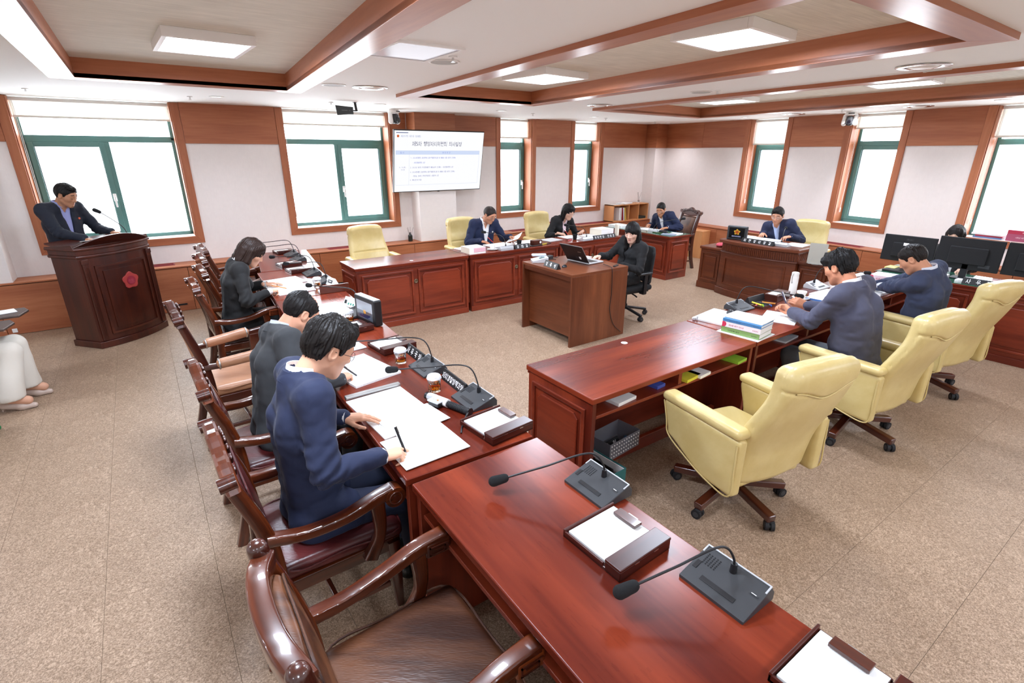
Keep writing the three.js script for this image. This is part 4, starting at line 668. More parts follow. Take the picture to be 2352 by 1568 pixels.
// desk: public side +z, user side -z, length along x
function desk(t, L, D, { h = 0.733, top = M.cherry, face = M.cherryFace, shelf = true, panels = 2, ends = [1, 1], foot = true, cable = true } = {}) {
  const e = 0.012;
  part(t, 'desktop', bx(L, 0.034, D, 0, h - 0.017, 0, 0.006, 'x', 3), top);
  part(t, 'edge_moulding', [bx(L - 0.012, 0.018, 0.012, 0, h - 0.043, D / 2 - 0.012, 0.003, 'x')], face);
  const H = h - 0.034;
  for (const s of [-1, 1]) {
    const sp = part(t, 'side_panel', bx(0.03, H, D - 2 * e, s * (L / 2 - 0.015 - e), H / 2, 0, 0.003, 'y'), face);
    if (ends[s < 0 ? 0 : 1]) raised(t, D - 0.12, H - 0.16, s * (L / 2 - e - 0.001), H / 2 + 0.03, 0, s * PI / 2, face);
  }
  part(t, 'front_panel', bx(L - 2 * e - 0.06, H - 0.02, 0.02, 0, H / 2 + 0.01, D / 2 - 0.032, 0.002, 'x'), face);
  part(t, 'plinth', bx(L - 2 * e, 0.07, 0.016, 0, 0.035, D / 2 - 0.016, 0.004, 'x'), face);
  if (panels) { const w = (L - 0.14 - 0.06 * (panels - 1)) / panels; for (let i = 0; i < panels; i++) raised(t, w, H - 0.17, -L / 2 + 0.07 + w / 2 + i * (w + 0.06), H / 2 + 0.03, D / 2 - 0.0225, 0, face); }
  if (panels === 2 && cable) { const g = part(t, 'cable_grommet', [xf(new THREE.TorusGeometry(0.02, 0.006, 8, 20), { p: [0, H * 0.72, D / 2 - 0.018] }), xf(cyl(0.02, 0.02, 0.004), { p: [0, H * 0.72, D / 2 - 0.02], r: [PI / 2, 0, 0] })].map(clean), plain('grommet', 0x7a6650, { metalness: 0.6, roughness: 0.4 })); }
  if (shelf) part(t, 'under_shelf', bx(L - 0.1, 0.02, D * 0.55, 0, h - 0.13, -D / 2 + D * 0.275 + 0.02, 0.003, 'x'), face);
  if (shelf) part(t, 'shelf_divider', bx(0.03, 0.09, D * 0.5, 0, h - 0.08, -D / 2 + D * 0.3), face);
  if (foot) part(t, 'foot_rail', bx(L - 0.1, 0.09, 0.03, 0, 0.14, -D / 2 + 0.22, 0.004, 'x'), face);
  return t;
}
// ornate wooden armchair: faces +z
function armchair(t, { lea = M.wineLeather, end = 'scroll', crest = 'carved', w = M.armWood, pad = null, dark = M.armDark, H = 0.93 } = {}) {
  const px = 0.215, tops = H - 0.07;
  for (const s of [-1, 1]) {
    part(t, 'rear_post', sweep([{ p: [s * px, 0, -0.31], w: 0.045, h: 0.05 }, { p: [s * px, 0.2, -0.255], w: 0.045, h: 0.055 }, { p: [s * px, 0.42, -0.235], w: 0.045, h: 0.06 }, { p: [s * px, 0.62, -0.25], w: 0.045, h: 0.055 }, { p: [s * px, tops, -0.325], w: 0.045, h: 0.05 }], { up: V(0, 0, 1), seg: 20 }), w);
    part(t, 'front_leg', sweep([{ p: [s * 0.225, 0.37, 0.215], w: 0.055, h: 0.055 }, { p: [s * 0.225, 0.2, 0.22], w: 0.045, h: 0.045 }, { p: [s * 0.225, 0, 0.225], w: 0.032, h: 0.032 }], { up: V(0, 0, 1), seg: 8 }), dark);
  }
  // crest rail
  if (crest === 'dome') {
    part(t, 'top_rail', sweep([{ p: [-px, tops - 0.02, -0.318], w: 0.06, h: 0.055 }, { p: [-0.12, tops + 0.005, -0.345], w: 0.055, h: 0.055 }, { p: [0, tops + 0.012, -0.355], w: 0.055, h: 0.055 }, { p: [0.12, tops + 0.005, -0.345], w: 0.055, h: 0.055 }, { p: [px, tops - 0.02, -0.318], w: 0.06, h: 0.055 }], { seg: 20 }), w);
    for (const s of [-1, 1]) part(t, 'finial', sdf((x, y, z) => Math.max(cap(x, y, z, [0, 0, 0], [0, 0.055, -0.008], 0.03, 0.027), -0.02 - y), [-0.04, -0.03, -0.05], [0.04, 0.1, 0.04], 0.006).translate(s * (px + 0.004), tops - 0.03, -0.32), dark);
  } else {
    // arched, carved crest with scrolled ends
    const n = 24, up = [], lo = []; for (let i = 0; i <= n; i++) { const u = i / n * 2 - 1, x = u * (px + 0.05); up.push([x, tops + 0.045 + 0.05 * (0.5 + 0.5 * Math.cos(u * PI)) + 0.012 * Math.cos(u * 3 * PI) - (Math.abs(u) > 0.88 ? (Math.abs(u) - 0.88) * 0.35 : 0)]); lo.unshift([x * 0.96, tops - 0.03 - 0.012 * Math.cos(u * PI)]); }
    const cr = part(t, 'crest_rail', xf(ext([...up, ...lo], 0.05, { bevel: 0.012 }), { p: [0, 0.006, -0.245], r: [-0.12, 0, 0] }), w);
    for (let k = -3; k <= 3; k++) part(t, 'carving', sdf((x, y, z) => smin(Math.hypot(Math.hypot(x, y) - 0.014, z) - 0.006, cap(x, y, z, [-0.02, 0.012, 0], [0.022, -0.01, 0], 0.006, 0.004), 0.004), [-0.035, -0.03, -0.012], [0.035, 0.03, 0.012], 0.005).translate(k * 0.055, tops + 0.03 + 0.035 * Math.cos(k / 3 * PI * 0.5), -0.3), dark);
    for (const s of [-1, 1]) part(t, 'scroll_end', xf(cyl(0.026, 0.026, 0.055, 0, 0, 0, 16), { p: [s * (px + 0.028), tops + 0.03, -0.335], r: [PI / 2 - 0.12, 0, 0] }), dark);
  }
  part(t, 'lower_rail', bx(2 * px, 0.05, 0.03, 0, 0.47, -0.245, 0.006, 'x'), dark);
  // upholstered back with piping
  const bh = tops - 0.06 - 0.5, by = 0.5 + bh / 2;
  const back = sdf((x, y, z) => { const v = (y - by) / (bh / 2 + 0.02), q = [Math.abs(x) - (px - 0.03) + 0.02, Math.abs(y - by) - bh / 2 - 0.02 + 0.02, Math.abs(z - (0.02 * Math.cos(x * 6) * (1 - v * v) * 0.8)) - 0.026 + 0.02]; return Math.hypot(Math.max(q[0], 0), Math.max(q[1], 0), Math.max(q[2], 0)) + Math.min(Math.max(...q), 0) - 0.02; }, [-0.24, 0.42, -0.08], [0.24, tops + 0.02, 0.08], 0.011);
  const sh = new THREE.Matrix4().set(1, 0, 0, 0, 0, 1, 0, 0, 0, -0.2, 1, -0.243 + 0.1, 0, 0, 0, 1); back.applyMatrix4(sh); back.computeVertexNormals();
  const bk = part(t, 'back_cushion', clean(back), lea);
  const rim = [], a = px - 0.034, b0 = 0.5, b1 = tops - 0.06; for (const [x, y] of [[-a, b0], [-a, (b0 + b1) / 2], [-a, b1], [0, b1 + 0.012], [a, b1], [a, (b0 + b1) / 2], [a, b0], [0, b0 - 0.005]]) rim.push([x, y, -0.143 - 0.2 * y + 0.028]);
  part(bk, 'piping', tube(rim, 0.0045, 60, 6, true), lea);
  // seat
  const seat = sdf((x, y, z) => { const wv = 0.232 + 0.018 * (z + 0.22) / 0.48, q = [Math.abs(x) - wv + 0.028, Math.abs(y - 0.412 - 0.012 * Math.cos(x * 6) * Math.cos(z * 5)) - 0.036 + 0.028, Math.abs(z - 0.018) - 0.245 + 0.028]; return Math.hypot(Math.max(q[0], 0), Math.max(q[1], 0), Math.max(q[2], 0)) + Math.min(Math.max(...q), 0) - 0.028; }, [-0.29, 0.34, -0.27], [0.29, 0.48, 0.31], 0.011);
  const sc = part(t, 'seat_cushion', clean(seat), lea);
  part(sc, 'piping', tube([[-0.236, 0.43, -0.19], [-0.243, 0.43, 0.02], [-0.25, 0.43, 0.24], [0, 0.435, 0.262], [0.25, 0.43, 0.24], [0.243, 0.43, 0.02], [0.236, 0.43, -0.19], [0, 0.43, -0.222]], 0.005, 60, 6, true), lea);
  part(t, 'seat_rail', [bx(0.46, 0.06, 0.03, 0, 0.352, 0.235, 0.006, 'x'), bx(0.03, 0.06, 0.44, -0.225, 0.352, 0.0, 0.006, 'z'), bx(0.03, 0.06, 0.44, 0.225, 0.352, 0, 0.006, 'z')], w);
  part(t, 'stretcher', [bx(0.02, 0.025, 0.44, -0.222, 0.14, -0.03, 0.004, 'z'), bx(0.02, 0.025, 0.44, 0.222, 0.14, -0.03, 0.004, 'z'), bx(0.43, 0.025, 0.02, 0, 0.14, -0.03, 0.004, 'x')], dark);
  // arms
  for (const s of [-1, 1]) {
    const X = (u) => s * (0.225 + 0.045 * u);
    if (pad) {
      part(t, 'arm', sweep([{ p: [X(0), 0.6, -0.25], w: 0.04, h: 0.035 }, { p: [X(0.6), 0.605, -0.1], w: 0.04, h: 0.035 }, { p: [X(1), 0.625, 0.1], w: 0.042, h: 0.04 }, { p: [X(1), 0.64, 0.27], w: 0.05, h: 0.05 }], { seg: 16 }), dark);
      part(t, 'arm_pad', sdf(field([{ a: [X(0.45), 0.615, -0.15], b: [X(1), 0.635, 0.1], ra: 0.034, rb: 0.038 }], 0), [X(0.7) - 0.09, 0.55, -0.22], [X(0.7) + 0.09, 0.7, 0.17], 0.009), pad);
      part(t, 'pad_band', [xf(new THREE.TorusGeometry(0.031, 0.006, 6, 18), { p: [X(0.45), 0.612, -0.165], r: [0, 0, 0] }), xf(new THREE.TorusGeometry(0.034, 0.006, 6, 18), { p: [X(1), 0.634, 0.115] })].map(clean), M.steel);
      part(t, 'arm_support', ext([[0.12, 0.38], [0.2, 0.38], [0.25, 0.62], [0.13, 0.62]].map(([a, b]) => [a, b]), 0.04, { bevel: 0.005, axis: 'y' }).applyMatrix4(new THREE.Matrix4().makeRotationY(-PI / 2)).translate(X(0.9) + 0.02, 0, 0), dark);
    } else {
      part(t, 'arm', sweep([{ p: [X(0), 0.6, -0.25], w: 0.045, h: 0.045 }, { p: [X(0.5), 0.585, -0.12], w: 0.048, h: 0.04 }, { p: [X(0.9), 0.6, 0.02], w: 0.05, h: 0.042 }, { p: [X(1), 0.635, 0.15], w: 0.054, h: 0.046 }, { p: [X(1), 0.645, end === 'scroll' ? 0.215 : 0.255], w: 0.056, h: 0.05 }], { seg: 24 }), w);
      if (end === 'scroll') { part(t, 'arm_scroll', xf(cyl(0.043, 0.043, 0.058, 0, 0, 0, 22), { p: [X(1), 0.622, 0.222], r: [0, 0, PI / 2] }), w); part(t, 'scroll_eye', [xf(cyl(0.013, 0.013, 0.066, 0, 0, 0, 12), { p: [X(1), 0.622, 0.222], r: [0, 0, PI / 2] }), xf(new THREE.TorusGeometry(0.026, 0.003, 6, 20), { p: [X(1) + 0.03, 0.622, 0.222], r: [0, PI / 2, 0] }), xf(new THREE.TorusGeometry(0.026, 0.003, 6, 20), { p: [X(1) - 0.03, 0.622, 0.222], r: [0, PI / 2, 0] })].map(clean), dark); }
      else { part(t, 'arm_block', bx(0.06, 0.062, 0.1, X(1), 0.622, 0.22, 0.012, 'z'), w); for (const q of [-1, 1]) part(t, 'fret', [q].map((q) => { const pts = [[.035, .014], [-.035, .014], [-.035, -.014], [.022, -.014], [.022, .003], [-.02, .003]]; return merge(pts.slice(1).map((p, i) => { const a = pts[i], ww = Math.abs(p[0] - a[0]) + 0.005, hh = Math.abs(p[1] - a[1]) + 0.005; return bx(0.005, hh, ww, X(1) + q * 0.031, 0.622 + (p[1] + a[1]) / 2, 0.22 + (p[0] + a[0]) / 2); })); }), dark); }
      part(t, 'arm_support', sweep([{ p: [X(0.95), 0.36, 0.1], w: 0.04, h: 0.06 }, { p: [X(0.98), 0.46, 0.15], w: 0.034, h: 0.045 }, { p: [X(1), 0.62, 0.15], w: 0.04, h: 0.06 }], { up: V(0, 0, 1), seg: 10 }), w);
    }
  }
  return t;
}
function casters(t, n, R, y0, mat, rot = 0, tipY = 0.075, width = 0.052, hgt = 0.045) {
  for (let k = 0; k < n; k++) {
    const a = rot + k / n * 2 * PI, c = Math.cos(a), s = Math.sin(a);
    const lg = part(t, 'base_leg', bx(width, hgt, R - 0.02, 0, 0, (R - 0.02) / 2 + 0.02, 0.01, 'z'), mat);
    lg.position.set(0, y0, 0); lg.rotation.order = 'YXZ'; lg.rotation.y = a; lg.rotation.x = Math.atan2(y0 - tipY, R);
    const cs = part(t, 'caster', [xf(cyl(0.028, 0.028, 0.019, 0, 0, 0, 18), { p: [-0.015, 0.028, 0], r: [0, 0, PI / 2] }), xf(cyl(0.028, 0.028, 0.019, 0, 0, 0, 18), { p: [0.015, 0.028, 0], r: [0, 0, PI / 2] }), bx(0.044, 0.03, 0.034, 0, 0.045, 0.004, 0.008), cyl(0.007, 0.007, 0.03, 0, 0.06, 0, 10)], M.rubber);
    cs.position.set(Math.sin(a) * R * 0.95, 0, Math.cos(a) * R * 0.95); cs.rotation.y = a * 1.7 + 0.4;
    const hb = part(cs, 'hub', [xf(cyl(0.016, 0.016, 0.052, 0, 0, 0, 14), { p: [0, 0.028, 0], r: [0, 0, PI / 2] })], M.darkGrey);
  }
}
// padded executive chair: faces +z
function execChair(t, rot = 0.3) {
  const zc = (y) => -0.225 - 0.16 * sstep(0.45, 1.0, y) * 1.0 - 0.025 * Math.sin((y - 0.4) * 5), hw = (y) => 0.272 - 0.045 * sstep(0.6, 1.02, y) - 0.01 * sstep(0.5, 0.35, y);
  const back = sdf((x, y, z) => {
    const th = 0.052 + 0.014 * sstep(0.8, 0.97, y), Z = z - zc(clamp(y, 0.3, 1.02)) - 0.03 * (x / 0.27) ** 2, q = [Math.abs(x) - hw(y) + 0.045, Math.abs(y - 0.65) - 0.375 + 0.02 * (x / 0.25) ** 2 + 0.045, Math.abs(Z) - th + 0.045];
    let d = Math.hypot(Math.max(q[0], 0), Math.max(q[1], 0), Math.max(q[2], 0)) + Math.min(Math.max(...q), 0) - 0.045;
    if (Z > 0.01) d += 0.012 * Math.exp(-(((y - 0.7) / 0.009) ** 2)) * (1 - sstep(0.2, 0.25, Math.abs(x)));
    const seam = 0.905 - 0.055 * Math.exp(-((x / 0.12) ** 2));
    if (Z < -0.005) d += 0.008 * Math.exp(-(((y - seam) / 0.007) ** 2)) - 0.006 * sstep(seam - 0.004, seam + 0.02, y);
    if (Math.abs(Z) < 0.03) d += 0.005 * Math.exp(-(((Z + 0.012) / 0.006) ** 2));
    return d + noise3(x * 14, y * 14, z * 14) * 0.0012;
  }, [-0.33, 0.24, -0.52], [0.33, 1.08, -0.05], 0.0085);
  const bk = part(t, 'backrest', clean(back), M.yellow);
  { const pts = []; for (let i = 0; i <= 14; i++) { const x = (i / 14 * 2 - 1) * 0.2, y = 0.905 - 0.055 * Math.exp(-((x / 0.12) ** 2)); pts.push([x, y, zc(y) + 0.03 * (x / 0.27) ** 2 - 0.058]); } part(bk, 'piping', tube(pts, 0.0045, 40, 6), M.yellow); }
  const rb = (cx, cy, cz, w, h, d, r) => sdf((x, y, z) => { const q = [Math.abs(x) - w / 2 + r, Math.abs(y + 0.01 * ((x / w) ** 2 + (z / d) ** 2) * 4 - 0.004) - h / 2 + r, Math.abs(z) - d / 2 + r]; return Math.hypot(Math.max(q[0], 0), Math.max(q[1], 0), Math.max(q[2], 0)) + Math.min(Math.max(...q), 0) - r; }, [-w / 2 - 0.02, -h / 2 - 0.02, -d / 2 - 0.02], [w / 2 + 0.02, h / 2 + 0.02, d / 2 + 0.02], 0.011).translate(cx, cy, cz);
  part(t, 'seat_cushion', clean(rb(0, 0.385, 0.03, 0.5, 0.13, 0.52, 0.05)), M.yellow);
  part(t, 'seat_shell', clean(rb(0, 0.31, -0.02, 0.46, 0.06, 0.44, 0.03)), M.yellow);
  for (const s of [-1, 1]) {
    // side panel (outline in z, y) and rolled arm pad
    const pan = sdf((x, y, z) => {
      const top = 0.6 - 0.012 * z, bot = 0.275 + 0.2 * sstep(-0.12, 0.27, z) * 0.62, q = [Math.abs(x) - 0.034 + 0.02, Math.max(y - top, bot - y) + 0.02, Math.max(z - 0.27 + 0.05 * sstep(0.6, 0.4, y), -0.285 - z) + 0.02];
      return Math.hypot(Math.max(q[0], 0), Math.max(q[1], 0), Math.max(q[2], 0)) + Math.min(Math.max(...q), 0) - 0.02;
    }, [-0.06, 0.24, -0.33], [0.06, 0.64, 0.31], 0.0095).translate(s * 0.297, 0, 0);
    const sp = part(t, 'side_panel', clean(pan), M.yellow);
    part(sp, 'piping', tube([[s * 0.333, 0.59, 0.262], [s * 0.333, 0.47, 0.225], [s * 0.333, 0.405, 0.21], [s * 0.333, 0.33, 0.05], [s * 0.333, 0.28, -0.14], [s * 0.333, 0.283, -0.272], [s * 0.333, 0.45, -0.28], [s * 0.333, 0.58, -0.276]], 0.0045, 50, 6), M.yellow);
    part(t, 'arm_pad', clean(sdf((x, y, z) => { const k = 1 - 0.25 * sstep(0.1, 0.3, z); const q = [Math.abs(x) - 0.05, Math.abs(y - 0.625 + 0.02 * z) - 0.028, Math.abs(z + 0.005) - 0.285].map((v, i) => v + [0.028, 0.027, 0.028][i]); return Math.hypot(Math.max(q[0], 0), Math.max(q[1], 0), Math.max(q[2], 0)) + Math.min(Math.max(...q), 0) - 0.027; }, [-0.07, 0.57, -0.32], [0.07, 0.68, 0.31], 0.0085).translate(s * 0.297, 0, 0)), M.yellow);
  }
  part(t, 'gas_column', [cyl(0.025, 0.025, 0.16, 0, 0.22, 0), cyl(0.045, 0.05, 0.05, 0, 0.135, 0), bx(0.2, 0.03, 0.2, 0, 0.275, 0, 0.008)], M.black);
  casters(t, 5, 0.33, 0.115, M.armDark, rot);
  return t;
}
function meshChair(t) {                                              // black office chair, faces +z
  const back = sdf((x, y, z) => { const zc = -0.23 - 0.1 * (y - 0.4) + 0.05 * (x / 0.22) ** 2, q = [Math.abs(x) - 0.225 + 0.04 * sstep(0.8, 0.9, y) + 0.03, Math.abs(y - 0.66) - 0.23 + 0.03, Math.abs(z - zc) - 0.03 + 0.025]; return Math.hypot(Math.max(q[0], 0), Math.max(q[1], 0), Math.max(q[2], 0)) + Math.min(Math.max(...q), 0) - 0.025; }, [-0.26, 0.4, -0.36], [0.26, 0.92, -0.12], 0.012);
  part(t, 'backrest', clean(back), cloth('black_mesh', 0x1a1a1c));
  part(t, 'back_support', tube([[0, 0.35, -0.18], [0, 0.36, -0.28], [0, 0.5, -0.3]], 0.022, 14, 8), M.black);
  part(t, 'seat_cushion', clean(sdf((x, y, z) => { const q = [Math.abs(x) - 0.24 + 0.035, Math.abs(y - 0.4) - 0.038 + 0.035, Math.abs(z - 0.01) - 0.235 + 0.035]; return Math.hypot(Math.max(q[0], 0), Math.max(q[1], 0), Math.max(q[2], 0)) + Math.min(Math.max(...q), 0) - 0.035; }, [-0.27, 0.34, -0.25], [0.27, 0.46, 0.27], 0.012)), cloth('black_fabric', 0x161618));
  part(t, 'seat_pan', bx(0.4, 0.03, 0.4, 0, 0.355, 0, 0.01), M.black);
  for (const s of [-1, 1]) { part(t, 'arm_post', [bx(0.035, 0.24, 0.05, s * 0.27, 0.46, -0.06, 0.01), bx(0.08, 0.025, 0.05, s * 0.24, 0.345, -0.06, 0.008)], M.black); part(t, 'arm_rest', bx(0.075, 0.028, 0.24, s * 0.27, 0.595, -0.02, 0.012), M.black); }
  part(t, 'lever', tube([[0.1, 0.33, 0.02], [0.2, 0.32, 0.03], [0.25, 0.31, 0.04]], 0.009, 8, 8), M.black);
  part(t, 'gas_column', [cyl(0.025, 0.025, 0.2, 0, 0.24, 0), cyl(0.035, 0.04, 0.06, 0, 0.13, 0)], M.black);
  casters(t, 5, 0.31, 0.125, M.black, 0.35, 0.07, 0.035, 0.03);
  return t;
}
// ---------- desk items ----------
// conference microphone: base wedge faces -z user; x across. foam at the given local point
const T_logo = canvasTex(128, 32, (x) => { x.fillStyle = '#35373a'; x.fillRect(0, 0, 128, 32); x.fillStyle = '#e8e8e8'; x.fillRect(24, 10, 74, 11); x.fillStyle = '#35373a'; for (let i = 0; i < 7; i++) x.fillRect(32 + i * 9, 12 + (i % 2) * 3, 2, 5); });
function micUnit(label, p, turn, { tip = [0, 0.16, -0.3], silver = false, size = 1, group = 'conference microphone units', bend = 0.1 } = {}) {
  const t = thing('microphone_unit', label, 'microphone', p, turn, group), m = silver ? M.silver : M.darkGrey;
  const W = 0.21 * size, D = 0.15 * size, h0 = 0.01, h1 = 0.052;
  const body = ext([[-D / 2, 0], [D / 2, 0], [D / 2, h1 * 0.55], [D / 2 - 0.018, h1], [-D / 2, h0]], W, { bevel: 0.003 }); body.translate(0, 0, -W / 2); body.rotateY(-PI / 2);
  part(t, 'base', uvm(body), m);
  const sl = Math.atan2(h1 - h0, D - 0.018), pt = (u, v) => [u * W, h0 + (v + 0.5) * (h1 - h0) + 0.001, (v - 0.06) * (D - 0.018)];
  const on = (g, u, v, dy = 0) => { const q = pt(u, v); const k = xf(g, { p: [q[0], q[1] + dy, q[2]], r: [-sl, 0, 0] }); return k; };
  part(t, 'rim', [on(bx(W * 0.98, 0.004, 0.005, 0, 0, 0, 0.0015), 0, 0.5), on(bx(0.005, 0.004, 0.03, 0, 0, 0, 0.0015), 0.48, 0.4), on(bx(0.005, 0.004, 0.03, 0, 0, 0, 0.0015), -0.48, 0.4)], M.silver);
  const grille = []; for (let i = 0; i < 5; i++) for (let j = 0; j < 6; j++) grille.push(on(cyl(0.0024, 0.0024, 0.0016, 0, 0, 0, 6), 0.2 + i * 0.045, 0.06 + j * 0.05));
  part(t, 'speaker_grille', grille, M.blackMatte);
  part(t, 'talk_button', on(bx(W * 0.52, 0.003, 0.016, 0, 0, 0, 0.001), 0, -0.26), M.black);
  part(t, 'volume_buttons', on(bx(0.014, 0.003, 0.03, 0, 0, 0, 0.001), 0.42, -0.05), M.black);
  part(t, 'brand_mark', on(xf(quad(0.026, 0.0065), { r: [-PI / 2, 0, 0] }), -0.38, 0.12, 0.0022), std({ map: T_logo, roughness: 0.5 }));
  const j = pt(0, 0.3); const J = V(...j), E = V(...tip);
  const dirE = E.clone().sub(J).setY(0).normalize();
  const g = part(t, 'gooseneck', tube([J, J.clone().add(V(0, 0.045, 0)).addScaledVector(dirE, 0.005), J.clone().add(V(0, bend, 0)).addScaledVector(dirE, 0.05), J.clone().lerp(E, 0.62).add(V(0, bend * 0.45, 0)), E], 0.0038, 40, 8), silver ? M.black : M.black);
  part(g, 'collar', cyl(0.009, 0.011, 0.03, j[0], j[1] + 0.012, j[2], 14), M.black);
  const d2 = E.clone().sub(J.clone().lerp(E, 0.62).add(V(0, bend * 0.45, 0))).normalize();
  const foam = sdf(field([{ a: arr(E), b: arr(E.clone().addScaledVector(d2, 0.042)), ra: 0.017, rb: 0.02 }], 0), [E.x - 0.09, E.y - 0.09, E.z - 0.09], [E.x + 0.09, E.y + 0.09, E.z + 0.09], 0.006);
  part(t, 'foam_windscreen', clean(foam), M.foam);
  return t;
}
// memo tray with a pad, a clip and a lidded pen box; long axis x, pen box at +x
function memoTray(label, p, turn, s = 1, lined = false) {
  const t = thing('memo_tray', label, 'tray', p, turn, 'wooden memo trays'); t.scale.setScalar(s);
  const W = 0.248, D = 0.236;
  part(t, 'base', bx(W, 0.012, D, 0, 0.006, 0, 0.003, 'x'), M.armDark);
  part(t, 'rim', [bx(0.008, 0.03, D, -W / 2 + 0.004, 0.015, 0, 0.002, 'z'), bx(W * 0.72, 0.024, 0.007, -W * 0.14, 0.012, D / 2 - 0.0035, 0.002, 'x'), bx(W * 0.72, 0.018, 0.007, -W * 0.14, 0.009, -D / 2 + 0.0035, 0.002, 'x')], M.trayWood);
  const bxp = part(t, 'pen_box', bx(0.062, 0.036, D, W / 2 - 0.031, 0.018, 0, 0.003, 'z'), M.trayWood);
  part(bxp, 'lid', bx(0.064, 0.01, D + 0.002, W / 2 - 0.031, 0.0405, 0, 0.003, 'z'), M.trayWood);
  part(bxp, 'hinge', [bx(0.002, 0.004, 0.02, W / 2 + 0.001, 0.035, 0.045), bx(0.002, 0.004, 0.02, W / 2 + 0.001, 0.035, -0.045)], M.chrome);
  part(t, 'notepad', bx(0.162, 0.012, D - 0.022, -0.03, 0.018, -0.002, 0.001, 'x'), lined ? std({ map: T_lined, roughness: 0.75 }) : M.paper);
  part(t, 'clip', bx(0.095, 0.012, 0.036, -0.03, 0.034, -D / 2 + 0.03, 0.002, 'x'), M.armDark);
  part(t, 'clip_plate', bx(0.04, 0.003, 0.03, -0.03, 0.026, -D / 2 + 0.012), M.steel);
  return t;
}
const T_lined = canvasTex(128, 128, (x) => { x.fillStyle = '#f6f6f4'; x.fillRect(0, 0, 128, 128); x.strokeStyle = '#d4d8dc'; x.lineWidth = 1; for (let i = 8; i < 128; i += 8) { x.beginPath(); x.moveTo(0, i); x.lineTo(128, i); x.stroke(); } });
M.tea = phy({ color: 0xffffff, transmission: 1, thickness: 0.05, roughness: 0.02, ior: 1.33, attenuationColor: lin(0xe0962e), attenuationDistance: 0.05 });
M.cutGlass = phy({ color: 0xffffff, transmission: 1, thickness: 0.003, roughness: 0.02, ior: 1.5 });
function teaGlass(label, p, fill = 0.4) {
  const t = thing('tea_glass', label, 'glass', p, 0, 'cut tumblers of tea'), H = 0.088, R = 0.036, N = 24;
  const pos = [], idx = [], rows = [[0.9, 0], [0.94, 0.006], [0.92, 0.012], [0.97, 0.03], [0.95, 0.05], [1.0, H * 0.72], [1.0, H], [0.93, H], [0.92, 0.02], [0.5, 0.012], [0, 0.012]];
  rows.forEach(([r, y], k) => { for (let i = 0; i < N; i++) { const a = i / N * 2 * PI, cut = k >= 1 && k <= 5 ? (i % 2 ? 1.0 : 0.955) : 1; pos.push(Math.cos(a) * R * r * cut, y, Math.sin(a) * R * r * cut); } });
  for (let k = 0; k < rows.length - 1; k++) for (let i = 0; i < N; i++) { const a = k * N + i, b = k * N + (i + 1) % N; idx.push(a, a + N, b, b, a + N, b + N); }
  for (let i = 1; i < N - 1; i++) idx.push(0, i, i + 1);
  const g = new THREE.BufferGeometry(); g.setAttribute('position', new THREE.Float32BufferAttribute(pos, 3)); g.setIndex(idx); g.computeVertexNormals();
  part(t, 'tumbler', clean(toCreasedNormals(g, 0.5)), M.cutGlass);
  part(t, 'tea', cyl(R * 0.915, R * 0.9, H * fill, 0, 0.0125 + H * fill / 2, 0, 24), M.tea);
  // film stretched over the rim, crumpled
  const cp = new THREE.SphereGeometry(1, 22, 8, 0, 2 * PI, 0, PI / 2); const P = cp.attributes.position; for (let i = 0; i < P.count; i++) { const y = P.getY(i), n = 1 + 0.05 * noise3(P.getX(i) * 6, y * 6, P.getZ(i) * 6); P.setXYZ(i, P.getX(i) * R * 1.1 * n, H - 0.014 + Math.min(y * 1.6, 1) * 0.02 * n, P.getZ(i) * R * 1.1 * n); } cp.computeVertexNormals();
  part(t, 'paper_cover', clean(cp), M.film);
  return t;
}
M.film = phy({ color: lin(0xf4f6f8), roughness: 0.45, transmission: 0.35, thickness: 0, side: THREE.DoubleSide });
function namePlate(label, text, p, turn, { L = 0.24, h = 0.055, spread = 1, weight = 0.11, group = 'black name plates' } = {}) {   // text faces +z
  const t = thing('name_plate', label, 'name plate', p, turn, group), d = 0.06;
  const g = ext([[-d / 2, 0], [d / 2, 0], [0.004, h], [-0.004, h]], L, { bevel: 0.0015 }); g.translate(0, 0, -L / 2); g.rotateY(-PI / 2);
  part(t, 'holder', g, M.black);
  const tex = canvasTex(512, Math.round(512 * h / L), (x, w, hh) => { x.fillStyle = '#0d0d0f'; x.fillRect(0, 0, w, hh); x.fillStyle = '#f4f4f4'; const n = [...text].length, size = Math.min(hh * 0.66, w * 0.92 / n), pitch = spread ? (w * 0.94) / n : size; [...text].forEach((c, i) => { if (c !== ' ') hangul(x, c, w * 0.03 + pitch * i + (pitch - size) / 2, (hh - size) / 2, size, { weight }); }); });
  const face = part(t, 'lettering', quad(L * 0.985, Math.hypot(h, d / 2) * 0.94), std({ map: tex, roughness: 0.45 })); face.position.set(0, h / 2, d / 4 + 0.003); face.rotation.x = -Math.atan2(d / 2 - 0.004, h); 
  return t;
}
const T_print = [0, 1, 2].map((k) => canvasTex(256, 360, (x) => { x.fillStyle = '#f5f5f3'; x.fillRect(0, 0, 256, 360); x.fillStyle = '#9a9ca0'; hangul(x, ['자료', '예산', '안건'][k], 100, 26, 20, {}); x.fillStyle = '#b4b6ba'; for (let i = 0; i < 22; i++) { const y = 70 + i * 12; let at = 26 + (i % 5 === 0 ? 0 : 12); const end = 110 + hash2(i, k, 7) * 120; while (at < end) { const w = 5 + hash2(i, Math.floor(at), k) * 16; x.fillRect(at, y, w, 4); at += w + 4; } } }));
const M_print = T_print.map((t) => std({ map: t, roughness: 0.75 }));
const _pg = {};
